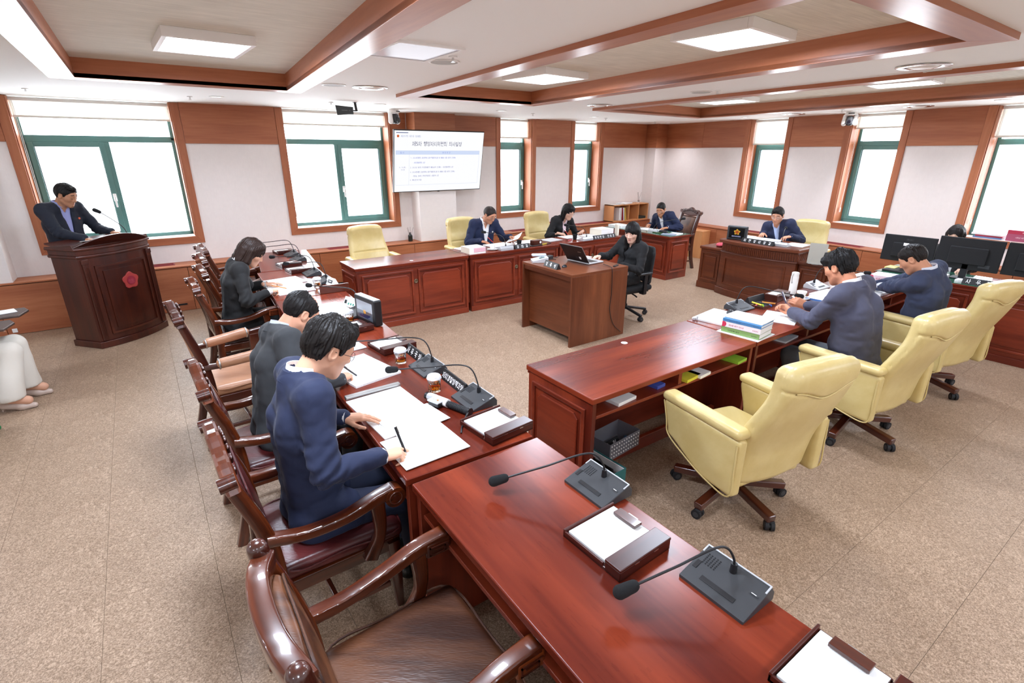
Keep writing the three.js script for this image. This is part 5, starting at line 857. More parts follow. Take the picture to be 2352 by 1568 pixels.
function sheetGeo(w, d, th, curl = 0) {
  const g = new THREE.BoxGeometry(w, th, d, 8, 1, 8), P = g.attributes.position; if (curl) for (let i = 0; i < P.count; i++) { const u = P.getX(i) / w + 0.5, v = P.getZ(i) / d + 0.5; P.setY(i, P.getY(i) + curl * (u * u * v * v + 0.3 * (1 - u) ** 3)); } g.computeVertexNormals();
  g.translate(0, th / 2, 0); return clean(g);
}
function sheet(label, p, turn, { w = 0.19, d = 0.27, th = 0.002, k = 0, curl = 0, mat = null, group = 'loose papers on the desks', name = 'document' } = {}) {   // printed side up; top of the page towards -z
  return solo(name, label, name === 'document' ? 'paper' : name, sheetGeo(w, d, th, curl), mat ?? M_print[k % 3], p, turn, group);
}
function book(label, p, turn, { w = 0.19, d = 0.27, th = 0.03, cover = 0xf0f0ee, spine = null, name = 'book', group, spineTex = null } = {}) {     // spine along the -x... edge
  const t = thing(name, label, 'book', p, turn, group);
  part(t, 'pages', bx(w - 0.006, th - 0.004, d - 0.006, 0.001, th / 2, 0, 0, 'x'), M.paper);
  const cm = plain('cover', cover, { roughness: 0.5 });
  part(t, 'cover', [bx(w, 0.002, d, 0, th - 0.001, 0), bx(w, 0.002, d, 0, 0.001, 0)], cm);
  const sp = part(t, 'spine', bx(0.002, th, d, -w / 2 + 0.001, th / 2, 0), spine !== null ? plain('spine', spine, { roughness: 0.5 }) : cm);
  if (spineTex) { const q = part(sp, 'spine_print', quad(d, th), std({ map: spineTex, roughness: 0.5 })); q.position.set(-w / 2 - 0.0008, th / 2, 0); q.rotation.y = -PI / 2; }
  return t;
}
// ---------- left column: five desks set end to end, user side towards -x ----------
function deskLine(label, a, b, D, o) { const dx = b[0] - a[0], dz = b[1] - a[1], L = Math.hypot(dx, dz), t = thing('council_desk', label, 'desk', [(a[0] + b[0]) / 2, 0, (a[1] + b[1]) / 2], Math.atan2(-dz, dx), 'cherry council desks'); return desk(t, L, D, o); }
const G_left = { panels: 2, foot: false };
deskLine('nearest cherry desk with two microphones and no one seated', [0.487, 7.875], [0.487, 6.377], 0.61, G_left);
deskLine('cherry desk in front of the navy-suited man with glasses', [0.478, 6.352], [0.522, 4.865], 0.608, G_left);
deskLine('cherry desk carrying the small black clock screen', [0.528, 4.855], [0.625, 3.34], 0.605, { ...G_left, h: 0.731 });
deskLine('cherry desk at which the woman in black writes', [0.63, 3.325], [0.705, 2.075], 0.6, { ...G_left, h: 0.731 });
deskLine('farthest cherry desk of the left column, by the window ledge', [0.745, 2.06], [0.905, 0.86], 0.6, { ...G_left, h: 0.731 });
// row under the wall screen
deskLine('cherry desk with the empty yellow chair under the wall screen', [1.309, 2.205], [2.742, 2.205], 0.535, {});
deskLine('cherry desk of the man reading papers below the screen', [2.762, 2.205], [4.2, 2.215], 0.535, {});
deskLine('cherry desk of the vice chairwoman in black', [4.218, 2.2], [5.52, 2.2], 0.535, {});
// row with the yellow chairs in front
const rowO = { ends: [1, 1] };
deskLine('cherry desk with a bare polished top before the empty yellow chair', [2.757, 5.965], [1.251, 5.965], 0.578, rowO);
deskLine('cherry desk with the book stack and pen tray', [4.28, 5.965], [2.77, 5.965], 0.578, rowO);
deskLine('cherry desk of the leaning man near the monitors', [5.8, 5.965], [4.293, 5.965], 0.578, rowO);
// corner desk with a green glass top
{
  const t = thing('council_desk', 'cherry desk with green glass top in the room corner', 'desk', [6.48, 0, 2.03], -PI / 2, 'cherry council desks'); desk(t, 1.45, 0.53, { h: 0.692, panels: 2, cable: false });
  M.greenGlass = phy({ color: lin(0x2f6b52), roughness: 0.08, clearcoat: 1, clearcoatRoughness: 0.03 });
  part(t, 'glass_top', bx(1.43, 0.006, 0.5, 0, 0.696, -0.008, 0.002), M.greenGlass);
  const u = thing('secretary_desk', 'cherry desk with green glass top under the three monitors', 'desk', [6.44, 0, 6.55], -PI / 2); desk(u, 1.8, 0.62, { h: 0.692, panels: 2, cable: false });
  part(u, 'glass_top', bx(1.78, 0.006, 0.6, 0, 0.696, 0, 0.002), M.greenGlass);
}
// recorder's laminate desk, user side +x
{
  const t = thing('recorder_desk', 'boxy brown laminate desk with laptop in the middle of the room', 'desk', [3.3386, 0, 3.7556], 0), L = 0.802, D = 0.851, h = 0.778;
  part(t, 'desktop', bx(L, 0.028, D, 0, h - 0.014, 0, 0.002, 'z'), M.recWood);
  part(t, 'side_panel', bx(L, h - 0.028, 0.026, 0, (h - 0.028) / 2, D / 2 - 0.013, 0.002, 'y'), M.recWood);
  part(t, 'side_panel', bx(L, h - 0.028, 0.026, 0, (h - 0.028) / 2, -D / 2 + 0.013, 0.002, 'y'), M.recWood);
  part(t, 'front_panel', bx(0.02, h - 0.1, D - 0.052, -L / 2 + 0.1, h / 2 - 0.014 + 0.035, 0, 0.002, 'z'), M.recWood);
  part(t, 'stretcher', bx(0.024, 0.045, D - 0.052, -L / 2 + 0.02, h - 0.052, 0, 0.002, 'z'), M.recWood);
  const k = part(t, 'keyboard_drawer', bx(0.34, 0.016, 0.62, L / 2 - 0.04, 0.66, 0, 0.002, 'z'), M.recWood);
  part(k, 'drawer_rail', [bx(0.34, 0.03, 0.012, L / 2 - 0.04, 0.655, 0.316), bx(0.34, 0.03, 0.012, L / 2 - 0.04, 0.655, -0.316), bx(0.012, 0.026, 0.63, L / 2 + 0.13, 0.655, 0)], M.steel);
}
// ---------- armchairs along the left column ----------
const Gac = 'carved wooden armchairs of the left column';
function ac(label, x, z, o, s = 1, dt = 0) { const t = thing('armchair', label, 'armchair', [x, 0, z], PI / 2 + dt, Gac); armchair(t, o); t.scale.setScalar(s); return t; }
ac('nearest armchair, empty, with wrinkled brown leather seat', -0.055, 6.87, { lea: M.brownLeather, end: 'block', crest: 'dome', H: 0.965 }, 1.0);
ac('armchair cut off by the bottom edge, only its arm shows', -0.05, 7.62, { lea: M.brownLeather, end: 'block', crest: 'dome', H: 0.95 });
ac('wine leather armchair under the navy-suited man', -0.075, 5.985, { lea: M.wineLeather, end: 'scroll' }, 1, 0.02);
ac('wine leather armchair under the grey-suited man', -0.07, 5.16, { lea: M.wineLeather, end: 'scroll' }, 0.99, 0.03);
ac('empty armchair with tan leather padded arms and back', -0.09, 4.03, { lea: M.tanLeather, pad: M.tanLeather, w: M.armDark, H: 0.98 }, 1.0, 0.06);
ac('armchair with square carved arm ends under the woman in black', 0.09, 2.95, { lea: M.darkLeather, end: 'block' }, 0.98, 0.05);
ac('empty armchair just beyond the woman in black', 0.2, 2.37, { lea: M.darkLeather, end: 'block' }, 0.98, 0.08);
ac('empty armchair second beyond the woman in black', 0.26, 1.7, { lea: M.darkLeather, end: 'block' }, 0.98, 0.1);
ac('empty armchair farthest along the left column', 0.33, 1.05, { lea: M.darkLeather, end: 'block' }, 0.98, 0.12);
{ const t = thing('armchair', 'carved brown leather armchair behind the man in the corner', 'armchair', [7.12, 0, 2.12], -PI / 2 - 0.25, Gac); armchair(t, { lea: M.brownLeather, end: 'scroll', w: M.armDark, H: 1.0 }); }
// ---------- yellow executive chairs ----------
const Gyc = 'yellow leather executive chairs';
const yc0 = thing('executive_chair', 'nearest yellow leather chair, empty, in front of the bare desk', 'chair', [2.08, 0, 6.6], PI - 0.19, Gyc); execChair(yc0, 0.55);
dup(yc0, [3.5, 0, 6.64], PI - 0.13, 'yellow leather chair of the man holding a phone', Gyc);
dup(yc0, [4.86, 0, 6.62], PI - 0.2, 'yellow leather chair behind the leaning man by the monitors', Gyc);
dup(yc0, [1.93, 0, 1.56], 0.06, 'empty yellow leather chair below the wall screen', Gyc);
dup(yc0, [3.4, 0, 1.5], 0.0, 'yellow leather chair of the white-shirted man under the screen', Gyc);
dup(yc0, [4.83, 0, 1.5], 0.0, 'yellow leather chair of the vice chairwoman', Gyc);
dup(yc0, [7.1, 0, 4.3], -PI / 2 + 0.1, 'yellow leather chair behind the chairman', Gyc);
{ const t = thing('office_chair', 'black mesh office chair under the long-haired woman', 'chair', [4.26, 0, 3.7], -PI / 2 - 0.1); meshChair(t); t.scale.setScalar(0.98); }
// ---------- people ----------
const HP = PI / 2;
person({ label: 'man in navy suit and round glasses writing at the nearest occupied desk', at: [-0.1, 5.985], turn: HP, scale: 0.93, seat: 0.43, head: [0.05, 1.185, 5.95], headScale: 1.02, look: [1, -0.62, -0.05], rh: { w: [0.13, 0.785, 6.21], dir: [1, -0.12, -0.1], pose: 'point', hint: [-0.6, -0.8, 0.5] }, lh: { w: [0.11, 0.785, 5.8], dir: [1, -0.12, 0.3], pose: 'flat', hint: [-0.4, -0.8, -0.6] }, jacket: 0x1c2542, shirt: 0xf2f2f2, pants: 0x1c2238, shoes: 0x121212, hair: 'full', hairColor: 0x15110f, glasses: 0x2a2a2c, skin: 0xe0aa8c, cell: 0.009, jacketCell: 0.0075, headCell: 0.003, handCell: 0.0026, hairCell: 0.0036, buttons: true, legs: { r: [[0.28, 0.46, 6.09], [0.3, 0.08, 6.09]], l: [[0.28, 0.46, 5.86], [0.34, 0.08, 5.88]] } });
person({ label: 'balding man in dark grey suit bent over papers', at: [-0.08, 5.16], turn: HP, scale: 0.92, seat: 0.42, head: [0.155, 1.09, 5.05], look: [1, -0.75, -0.1], rh: { w: [0.235, 0.785, 5.37], dir: [0.7, -0.1, -0.7], pose: 'write', hint: [-0.5, -0.8, 0.6] }, lh: { w: [0.22, 0.785, 4.9], dir: [1, -0.1, 0.3], pose: 'flat', hint: [-0.4, -0.8, -0.6] }, jacket: 0x333538, shirt: 0xc8d2e4, pants: 0x26282c, shoes: 0x121212, hair: 'bald', hairColor: 0x14100f, skin: 0xd9a083, cell: 0.011, headCell: 0.0035, buttons: true });
person({ label: 'woman with dark bob in black blouse writing at the left desks', fem: true, at: [0.05, 2.95], turn: HP, scale: 0.93, seat: 0.42, head: [0.255, 1.1, 2.98], look: [1, -0.72, 0.12], rh: { w: [0.32, 0.78, 3.15], dir: [0.8, -0.1, -0.6], pose: 'write', hint: [-0.5, -0.8, 0.6] }, lh: { w: [0.35, 0.775, 2.82], dir: [1, -0.08, -0.2], pose: 'flat', hint: [-0.4, -0.8, -0.6] }, jacket: 0x161617, shirt: 0xe4e4e4, sleeve: 0.82, vdepth: 0.08, pants: 0x131314, shoes: 0x111111, hair: 'bob', hairColor: 0x2a1b15, skin: 0xdba88c, cell: 0.012, headCell: 0.004, hem: 0.1 });
person({ label: 'man standing at the lectern in dark jacket and lavender shirt', stand: true, at: [-1.16, 0.7], turn: 0.72, scale: 0.92, head: [-1.075, 1.5, 0.75], look: [0.8, -0.42, 0.5], rh: { w: [-1.0, 1.08, 1.02], dir: [0.7, -0.2, 0.5], pose: 'rest', hint: [-0.7, -0.7, 0.2] }, lh: { w: [-0.78, 1.1, 0.72], dir: [0.6, -0.1, 0.6], pose: 'rest', hint: [0.2, -0.8, -0.5] }, jacket: 0x171d2b, shirt: 0x9aa0d0, pants: 0x171d2b, shoes: 0x111111, hair: 'parted', hairColor: 0x100e0e, skin: 0xb98566, badge: 0xc45a3c, cell: 0.011, headCell: 0.0038, vdepth: 0.34, cuff: false });
person({ label: 'older man with glasses, open white collar and navy jacket below the screen', at: [3.5, 1.55], turn: 0, scale: 0.92, seat: 0.42, head: [3.54, 1.1, 1.72], look: [0.25, -0.62, 1], rh: { w: [3.31, 0.775, 1.84], dir: [0.6, -0.15, 0.6], pose: 'rest' }, lh: { w: [3.8, 0.79, 1.86], dir: [0.0, 0.05, 1], pose: 'grip', up: [0.5, 0.8, 0] }, jacket: 0x182343, shirt: 0xf0f0f0, pants: 0x1c2238, shoes: 0x111111, hair: 'thin', hairColor: 0x2b2320, glasses: 0x8a8a8c, skin: 0xc98f70, badge: 0xe8e8e0, vdepth: 0.36, vwide: 0.062, openDrop: 0.06, cell: 0.012, headCell: 0.004 });
person({ label: 'woman with glasses and shoulder-length black hair, the vice chairwoman', fem: true, at: [4.9, 1.55], turn: 0, scale: 0.92, seat: 0.42, head: [4.95, 1.065, 1.78], look: [0.15, -0.42, 1], rh: { w: [4.68, 0.775, 1.9], dir: [0.7, -0.1, 0.5], pose: 'write' }, lh: { w: [5.16, 0.77, 1.9], dir: [-0.8, -0.08, 0.45], pose: 'flat' }, jacket: 0x121214, shirt: 0xd8bfc4, sleeve: 0.5, shortSleeve: true, pants: 0x131314, shoes: 0x111111, hair: 'lob', hairColor: 0x0e0c0c, glasses: 0xa8a8a8, skin: 0xdeb198, badge: 0xcfc9b0, vdepth: 0.36, cell: 0.012, headCell: 0.004 });
person({ label: 'young woman with long black hair and bangs at the laptop desk', fem: true, at: [4.22, 3.72], turn: -HP, scale: 0.92, seat: 0.43, head: [4.16, 1.055, 3.82], look: [-1, -0.3, 0.35], rh: { w: [3.82, 0.8, 3.66], dir: [-1, -0.1, 0], pose: 'rest' }, lh: { w: [3.93, 0.72, 3.92], dir: [-1, -0.2, -0.3], pose: 'rest' }, jacket: 0x121214, shirt: 0x1a1a1d, pants: 0x131314, shoes: 0x111111, hair: 'long', hairColor: 0x0d0b0c, skin: 0xe2b7a2, vdepth: 0.26, cuff: false, cell: 0.012, headCell: 0.0038 });
person({ label: 'man with cropped hair and glasses writing at the corner desk', at: [7.05, 2.1], turn: -HP, scale: 0.9, seat: 0.4, head: [6.83, 1.02, 2.03], look: [-1, -0.55, 0.35], rh: { w: [6.85, 0.74, 1.8], dir: [-1, -0.1, 0.2], pose: 'write' }, lh: { w: [6.83, 0.735, 2.22], dir: [-1, -0.1, -0.3], pose: 'flat' }, jacket: 0x1b2544, shirt: 0xeceef2, pants: 0x1c2238, shoes: 0x111111, hair: 'cropped', hairColor: 0x15110f, glasses: 0x9a9a9c, skin: 0xc48a68, cell: 0.012, headCell: 0.0042, vdepth: 0.34 });
person({ label: 'chairman with glasses, light blue shirt and navy jacket at the curved bench', at: [7.1, 4.12], turn: -HP, scale: 0.92, seat: 0.42, head: [6.9, 1.098, 4.035], look: [-1, -0.38, 0.25], rh: { w: [6.82, 0.845, 3.92], dir: [-1, -0.1, 0.3], pose: 'flat' }, lh: { w: [6.85, 0.845, 4.3], dir: [-1, -0.1, -0.4], pose: 'rest' }, jacket: 0x1d2440, shirt: 0xb9c8ea, pants: 0x1c2238, shoes: 0x111111, hair: 'parted', hairColor: 0x15110f, glasses: 0xb0b0b0, skin: 0xcf9678, cell: 0.012, headCell: 0.0042, vdepth: 0.34, width: 1.08 });
person({ label: 'man in grey-blue jacket holding up a phone with both hands', at: [3.5, 6.6], turn: PI, scale: 0.94, seat: 0.42, head: [3.465, 1.175, 6.37], look: [0.12, -0.45, -1], tilt: 0, rh: { w: [3.66, 0.81, 6.12], dir: [-0.6, 0.35, -0.7], pose: 'grip', up: [-0.5, 0.2, 0.8], hint: [0.5, -0.9, 0.4] }, lh: { w: [3.43, 0.79, 6.13], dir: [0.25, 0.35, -0.8], pose: 'grip', up: [0.6, 0.3, 0.7], hint: [-0.6, -0.8, 0.5] }, jacket: 0x4a4b5e, shirt: 0xeaeaea, pants: 0x54565a, shoes: 0x222222, hair: 'tousled', hairColor: 0x110f0f, skin: 0xd08e6e, width: 1.14, cell: 0.01, headCell: 0.0034, hairCell: 0.004, handCell: 0.003 });
person({ label: 'man in blue jacket leaning over his desk beside the monitors', at: [4.86, 6.55], turn: PI, scale: 0.94, seat: 0.42, head: [4.72, 1.1, 6.4], look: [-0.12, -0.75, -1], rh: { w: [5.1, 0.775, 6.08], dir: [0.0, -0.1, -1], pose: 'rest', hint: [0.5, -0.8, 0.5] }, lh: { w: [4.93, 0.775, 6.03], dir: [0.5, -0.1, -0.8], pose: 'flat', hint: [-0.6, -0.6, 0.5] }, jacket: 0x343c55, shirt: 0xdadde6, pants: 0x2a2c34, shoes: 0x151515, hair: { th: 0.012, front: 0.078, top: 0.9, bald: [0.026, 0.03], peak: 0.5 }, hairColor: 0x1a1310, skin: 0xcb9070, width: 1.12, cell: 0.011, headCell: 0.0036 });
person({ label: 'woman whose forehead shows above the monitors', fem: true, at: [7.2, 6.1], turn: -HP, scale: 0.92, seat: 0.42, head: [7.12, 1.04, 6.02], look: [-1, -0.2, 0.1], rh: { w: [6.82, 0.74, 5.9], dir: [-1, -0.1, 0], pose: 'rest' }, lh: { w: [6.82, 0.74, 6.25], dir: [-1, -0.1, 0], pose: 'rest' }, jacket: 0x1a1a1c, shirt: 0xe0e0e0, pants: 0x131314, shoes: 0x111111, hair: 'lob', hairColor: 0x171210, skin: 0xdeb198, cell: 0.014, headCell: 0.005 });
// seated listeners at the left edge, seen from the knees down
person({ label: 'person at the left edge in wide cream trousers and beige heels', fem: true, at: [-1.95, 2.5], turn: HP - 0.1, scale: 0.93, seat: 0.41, head: [-1.95, 1.15, 2.52], look: [1, -0.2, 0], rh: { w: [-1.62, 0.55, 2.6], dir: [1, -0.1, 0], pose: 'rest' }, lh: { w: [-1.62, 0.55, 2.4], dir: [1, -0.1, 0], pose: 'rest' }, jacket: 0x2a2c33, shirt: 0xe8e8e8, pants: 0xd9d2c6, wide: true, shoes: 0xc9b5a8, heels: true, hair: 'bob', hairColor: 0x1a1412, skin: 0xdba88c, legs: { r: [[-1.53, 0.45, 2.62], [-1.6, 0.1, 2.72]], l: [[-1.52, 0.46, 2.44], [-1.53, 0.1, 2.46]] }, cell: 0.012, headCell: 0.006 });
person({ label: 'person at the left edge of whom only green shoe tips show', fem: true, at: [-2.1, 3.12], turn: HP, scale: 0.93, seat: 0.41, head: [-2.1, 1.15, 3.12], look: [1, -0.2, 0], rh: { w: [-1.8, 0.55, 3.2], dir: [1, -0.1, 0], pose: 'rest' }, lh: { w: [-1.8, 0.55, 3.0], dir: [1, -0.1, 0], pose: 'rest' }, jacket: 0x4a4038, shirt: 0xe8e8e8, pants: 0x2b2b30, shoes: 0x1f7a48, heels: true, hair: 'bob', hairColor: 0x1a1412, skin: 0xdba88c, legs: { r: [[-1.78, 0.45, 3.19], [-1.775, 0.1, 3.2]], l: [[-1.78, 0.45, 3.05], [-1.775, 0.1, 3.06]] }, cell: 0.016, headCell: 0.007 });
// ---------- lectern ----------
{
  const t = thing('lectern', 'dark carved lectern with a red emblem on its front', 'lectern', [-0.893, 0, 1.034], 0.7);
  const plan = (w, d, b, n = 14) => { const o = [[-w / 2, -d / 2], [-w / 2, d / 2]]; for (let i = 1; i < n; i++) { const u = i / n * 2 - 1; o.push([u * w / 2, d / 2 + b * (1 - u * u)]); } o.push([w / 2, d / 2], [w / 2, -d / 2]); return o.map(([x, z]) => [x, -z]); };
  const slab = (w, d, b, y, h, bev = 0.004) => { const g = ext(plan(w, d, b).reverse(), h, { bevel: bev, axis: 'y' }); g.rotateX(-PI / 2); g.translate(0, y, 0); return uvm(g, 'y'); };
  part(t, 'plinth', slab(0.8, 0.37, 0.085, 0, 0.07, 0.006), M.darkWood);
  part(t, 'body', slab(0.765, 0.345, 0.08, 0.07, 0.9), M.darkWood);
  part(t, 'moulding', slab(0.8, 0.37, 0.085, 0.935, 0.03, 0.01), M.darkWood);
  part(t, 'cornice', slab(0.785, 0.36, 0.085, 0.965, 0.05, 0.004), M.darkWood);
  part(t, 'moulding', slab(0.82, 0.385, 0.09, 1.012, 0.026, 0.009), M.darkWood);
  { const w = 0.8, up = [], n = 20; for (let i = 0; i <= n; i++) { const u = i / n * 2 - 1; up.push([u * w / 2, 1.05 + 0.085 * (1 - u * u)]); } const g = ext([[-w / 2, 1.03], ...up.reverse().reverse(), [w / 2, 1.03]], 0.03, { bevel: 0.004 }); const P = g.attributes.position; for (let i = 0; i < P.count; i++) P.setZ(i, P.getZ(i) + 0.155 + 0.085 * (1 - (P.getX(i) / 0.4) ** 2)); g.computeVertexNormals(); part(t, 'crest_board', g, M.darkWood); }
  { const g = ext([[-0.39, -0.19], [0.39, -0.19], [0.39, 0.2], [-0.39, 0.2]], 0.02, { bevel: 0.003 }); part(t, 'reading_top', xf(g, { p: [0, 1.035, 0], r: [-PI / 2 + 0.13, 0, 0] }), M.darkWood); }
  for (const s of [-1, 1]) { part(t, 'side_board', xf(ext([[-0.19, 1.03], [0.19, 1.03], [0.17, 1.075], [-0.19, 1.045]], 0.024, { bevel: 0.003 }), { p: [s * 0.395 + 0.012, 0, 0], r: [0, -PI / 2, 0] }), M.darkWood); part(t, 'pilaster', [bx(0.05, 0.83, 0.02, s * 0.345, 0.5, 0.205, 0.005, 'y'), bx(0.058, 0.05, 0.03, s * 0.345, 0.9, 0.205, 0.006)], M.darkWood); for (let k = -1; k <= 1; k++) part(t, 'flute', bx(0.007, 0.72, 0.008, s * 0.345 + k * 0.014, 0.49, 0.216, 0.003, 'y'), M.darkWood); }
  const bend = (g, off) => { const P = g.attributes.position; for (let i = 0; i < P.count; i++) P.setZ(i, P.getZ(i) + 0.172 + off + 0.08 * (1 - (P.getX(i) / 0.3825) ** 2)); g.computeVertexNormals(); return g; };
  const ringG = (w, h, iw, d) => { const g = []; for (const [x, y, ww, hh] of [[0, h / 2 - iw / 2, w, iw], [0, -h / 2 + iw / 2, w, iw], [-w / 2 + iw / 2, 0, iw, h], [w / 2 - iw / 2, 0, iw, h]]) { const b = new THREE.BoxGeometry(ww, hh, d, ww > 0.1 ? 12 : 1, 1, 1); b.translate(x, y, 0); g.push(uvm(b, 'x')); } return merge(g); };
  const up = (g) => { g.translate(0, 0.49, 0); return g; };
  part(t, 'panel_moulding', up(bend(ringG(0.55, 0.72, 0.022, 0.016), 0.006)), M.darkWood);
  { const b = new THREE.BoxGeometry(0.43, 0.6, 0.012, 14, 1, 1); part(t, 'front_panel', uvm(up(bend(b, 0.006)), 'y'), M.darkWood); }
  // emblem: a scalloped five-lobed rosette with a disc, lettered
  const em = (r, lob) => { const s = []; for (let i = 0; i < 120; i++) { const a = i / 120 * 2 * PI + PI / 2, five = 0.5 + 0.5 * Math.cos(5 * (a - PI / 2)), k = r * (0.82 + 0.18 * five + lob * Math.abs(Math.sin(a * 15))); s.push([k * Math.cos(a), k * Math.sin(a)]); } return s; };
  const e = part(t, 'emblem', ext(em(0.088, 0.05), 0.014, { bevel: 0.004 }), plain('emblem_red', 0xa83a36, { roughness: 0.5 })); e.position.set(0.02, 0.645, 0.263);
  const etex = canvasTex(128, 128, (x) => { x.fillStyle = '#8e2233'; x.fillRect(0, 0, 128, 128); x.fillStyle = '#b45060'; hangul(x, '의회', 20, 46, 40, { weight: 0.09 }); x.fillRect(24, 96, 80, 4); });
  const dsc = part(e, 'disc', cyl(0.047, 0.047, 0.006, 0, 0, 0, 28), plain('emblem_disc', 0x8e2233)); dsc.rotation.x = PI / 2; dsc.position.z = 0.016;
  const q = new THREE.CircleGeometry(0.045, 28); const d2 = part(e, 'lettering', clean(q), std({ map: etex, roughness: 0.5 })); d2.position.z = 0.0195;
  // microphone clipped to it and the open script
  const m = thing('gooseneck_microphone', 'thin gooseneck microphone on the lectern', 'microphone', [-0.66, 1.07, 0.98], 0);
  part(m, 'gooseneck', tube([[0.03, 0.0, 0.04], [0.0, 0.1, 0.02], [-0.1, 0.21, 0.02], [-0.165, 0.27, 0.03]], 0.0045, 24, 8), M.black);
  part(m, 'base', cyl(0.016, 0.02, 0.02, 0.03, 0.0, 0.04, 16), M.black);
  part(m, 'foam_windscreen', clean(sdf(field([{ a: [-0.165, 0.27, 0.03], b: [-0.2, 0.292, 0.032], ra: 0.018, rb: 0.021 }], 0), [-0.24, 0.23, -0.01], [-0.13, 0.33, 0.07], 0.005)), M.foam);
  const sc = sheet('open white script on top of the lectern', [-0.9, 1.06, 0.98], 0.7, { w: 0.36, d: 0.25, th: 0.004, k: 0 }); sc.rotation.set(-0.0, 0.7, 0); sc.rotation.order = 'YXZ'; sc.rotation.x = -0.13; sc.position.y = 1.062;
}
// ---------- chairman's bench, faces -x (local +z) ----------
{
  const t = thing('chairman_bench', 'three-part brown bench with a curved fluted front before the chairman', 'desk', [6.5, 0, 4.19], -PI / 2);
  const W = M.benchWood = wood('bench_wood', woodTex(0x4a2010, 0x6f371c, 91, { rings: 8, contrast: 0.8, n: 256 }), { roughness: 0.36 });
  const plan = (w, d0, d1, b, n = 14) => { const o = [[-w / 2, d0]]; for (let i = 0; i <= n; i++) { const u = i / n * 2 - 1; o.push([u * w / 2, d1 + b * (1 - u * u)]); } o.push([w / 2, d0]); return o.map(([x, z]) => [x, -z]); };
  const slab = (w, d0, d1, b, y, h, bev = 0.004) => { const g = ext(plan(w, d0, d1, b).reverse(), h, { bevel: bev }); g.rotateX(-PI / 2); g.translate(0, y, 0); return uvm(g, 'x'); };
  const w = 1.08, d1 = 0.25, b = 0.11, h = 0.79;
  part(t, 'plinth', slab(w + 0.03, -0.2, d1 + 0.012, b, 0, 0.1, 0.008), W);
  part(t, 'front_body', slab(w, 0.05, d1, b, 0.1, 0.5), W);
  part(t, 'frieze', slab(w, 0.05, d1 - 0.012, b, 0.6, 0.13), W);
  part(t, 'moulding', slab(w + 0.02, 0.0, d1 + 0.01, b, 0.598, 0.02, 0.007), W);
  part(t, 'desktop', slab(w + 0.05, -0.3, d1 + 0.03, b, 0.735, 0.05, 0.012), W);
  part(t, 'side_wall', [bx(0.03, 0.65, 0.5, -w / 2 + 0.016, 0.42, -0.02, 0.003, 'y'), bx(0.03, 0.65, 0.5, w / 2 - 0.016, 0.42, -0.02, 0.003, 'y')], W);
  for (let i = 0; i < 40; i++) { const u = (i + 0.5) / 40 * 2 - 1; const f = part(t, 'flute', bx(0.014, 0.095, 0.016, 0, 0, 0, 0.005, 'y', 1), W); f.position.set(u * (w / 2 - 0.01), 0.672, d1 - 0.012 + b * (1 - u * u) + 0.002); f.rotation.y = Math.atan2(2 * b * u, w / 2); }
  for (const s of [-1, 1]) for (let i = 0; i < 12; i++) part(t, 'flute', bx(0.012, 0.095, 0.018, s * (w / 2 + 0.001), 0.672, 0.22 - i * 0.035, 0.004, 'y', 1), W);
  const bendR = (list) => merge(list.map(([x, y, ww, hh]) => { const g = new THREE.BoxGeometry(ww, hh, 0.016, ww > 0.1 ? 14 : 1, 1, 1); g.translate(x, y, 0); const P = g.attributes.position; for (let i = 0; i < P.count; i++) P.setZ(i, P.getZ(i) + d1 + 0.004 + b * (1 - (P.getX(i) / (w / 2)) ** 2)); return uvm(g, 'x'); }));
  part(t, 'panel_moulding', bendR([[0, 0.54, 0.88, 0.022], [0, 0.17, 0.88, 0.022], [-0.43, 0.355, 0.022, 0.38], [0.43, 0.355, 0.022, 0.38]]), W);
  for (const [s, ww] of [[-1, 0.36], [1, 0.34]]) {   // lower wings
    const x = s * (w / 2 + ww / 2 + 0.01), wh = 0.63;
    part(t, 'wing', bx(ww, wh - 0.12, 0.42, x, 0.09 + (wh - 0.12) / 2, -0.02, 0.003, 'y'), W);
    part(t, 'wing_plinth', bx(ww + 0.02, 0.1, 0.44, x, 0.05, -0.02, 0.006, 'x'), W);
    part(t, 'wing_top', bx(ww + 0.03, 0.04, 0.47, x, wh - 0.02, -0.02, 0.012, 'x'), W);
    raised(t, ww - 0.06, 0.42, x, 0.34, 0.19, 0, W, false);
    raised(t, 0.34, 0.42, x + s * ww / 2, 0.34, -0.02, s * PI / 2, W, false);
  }
}
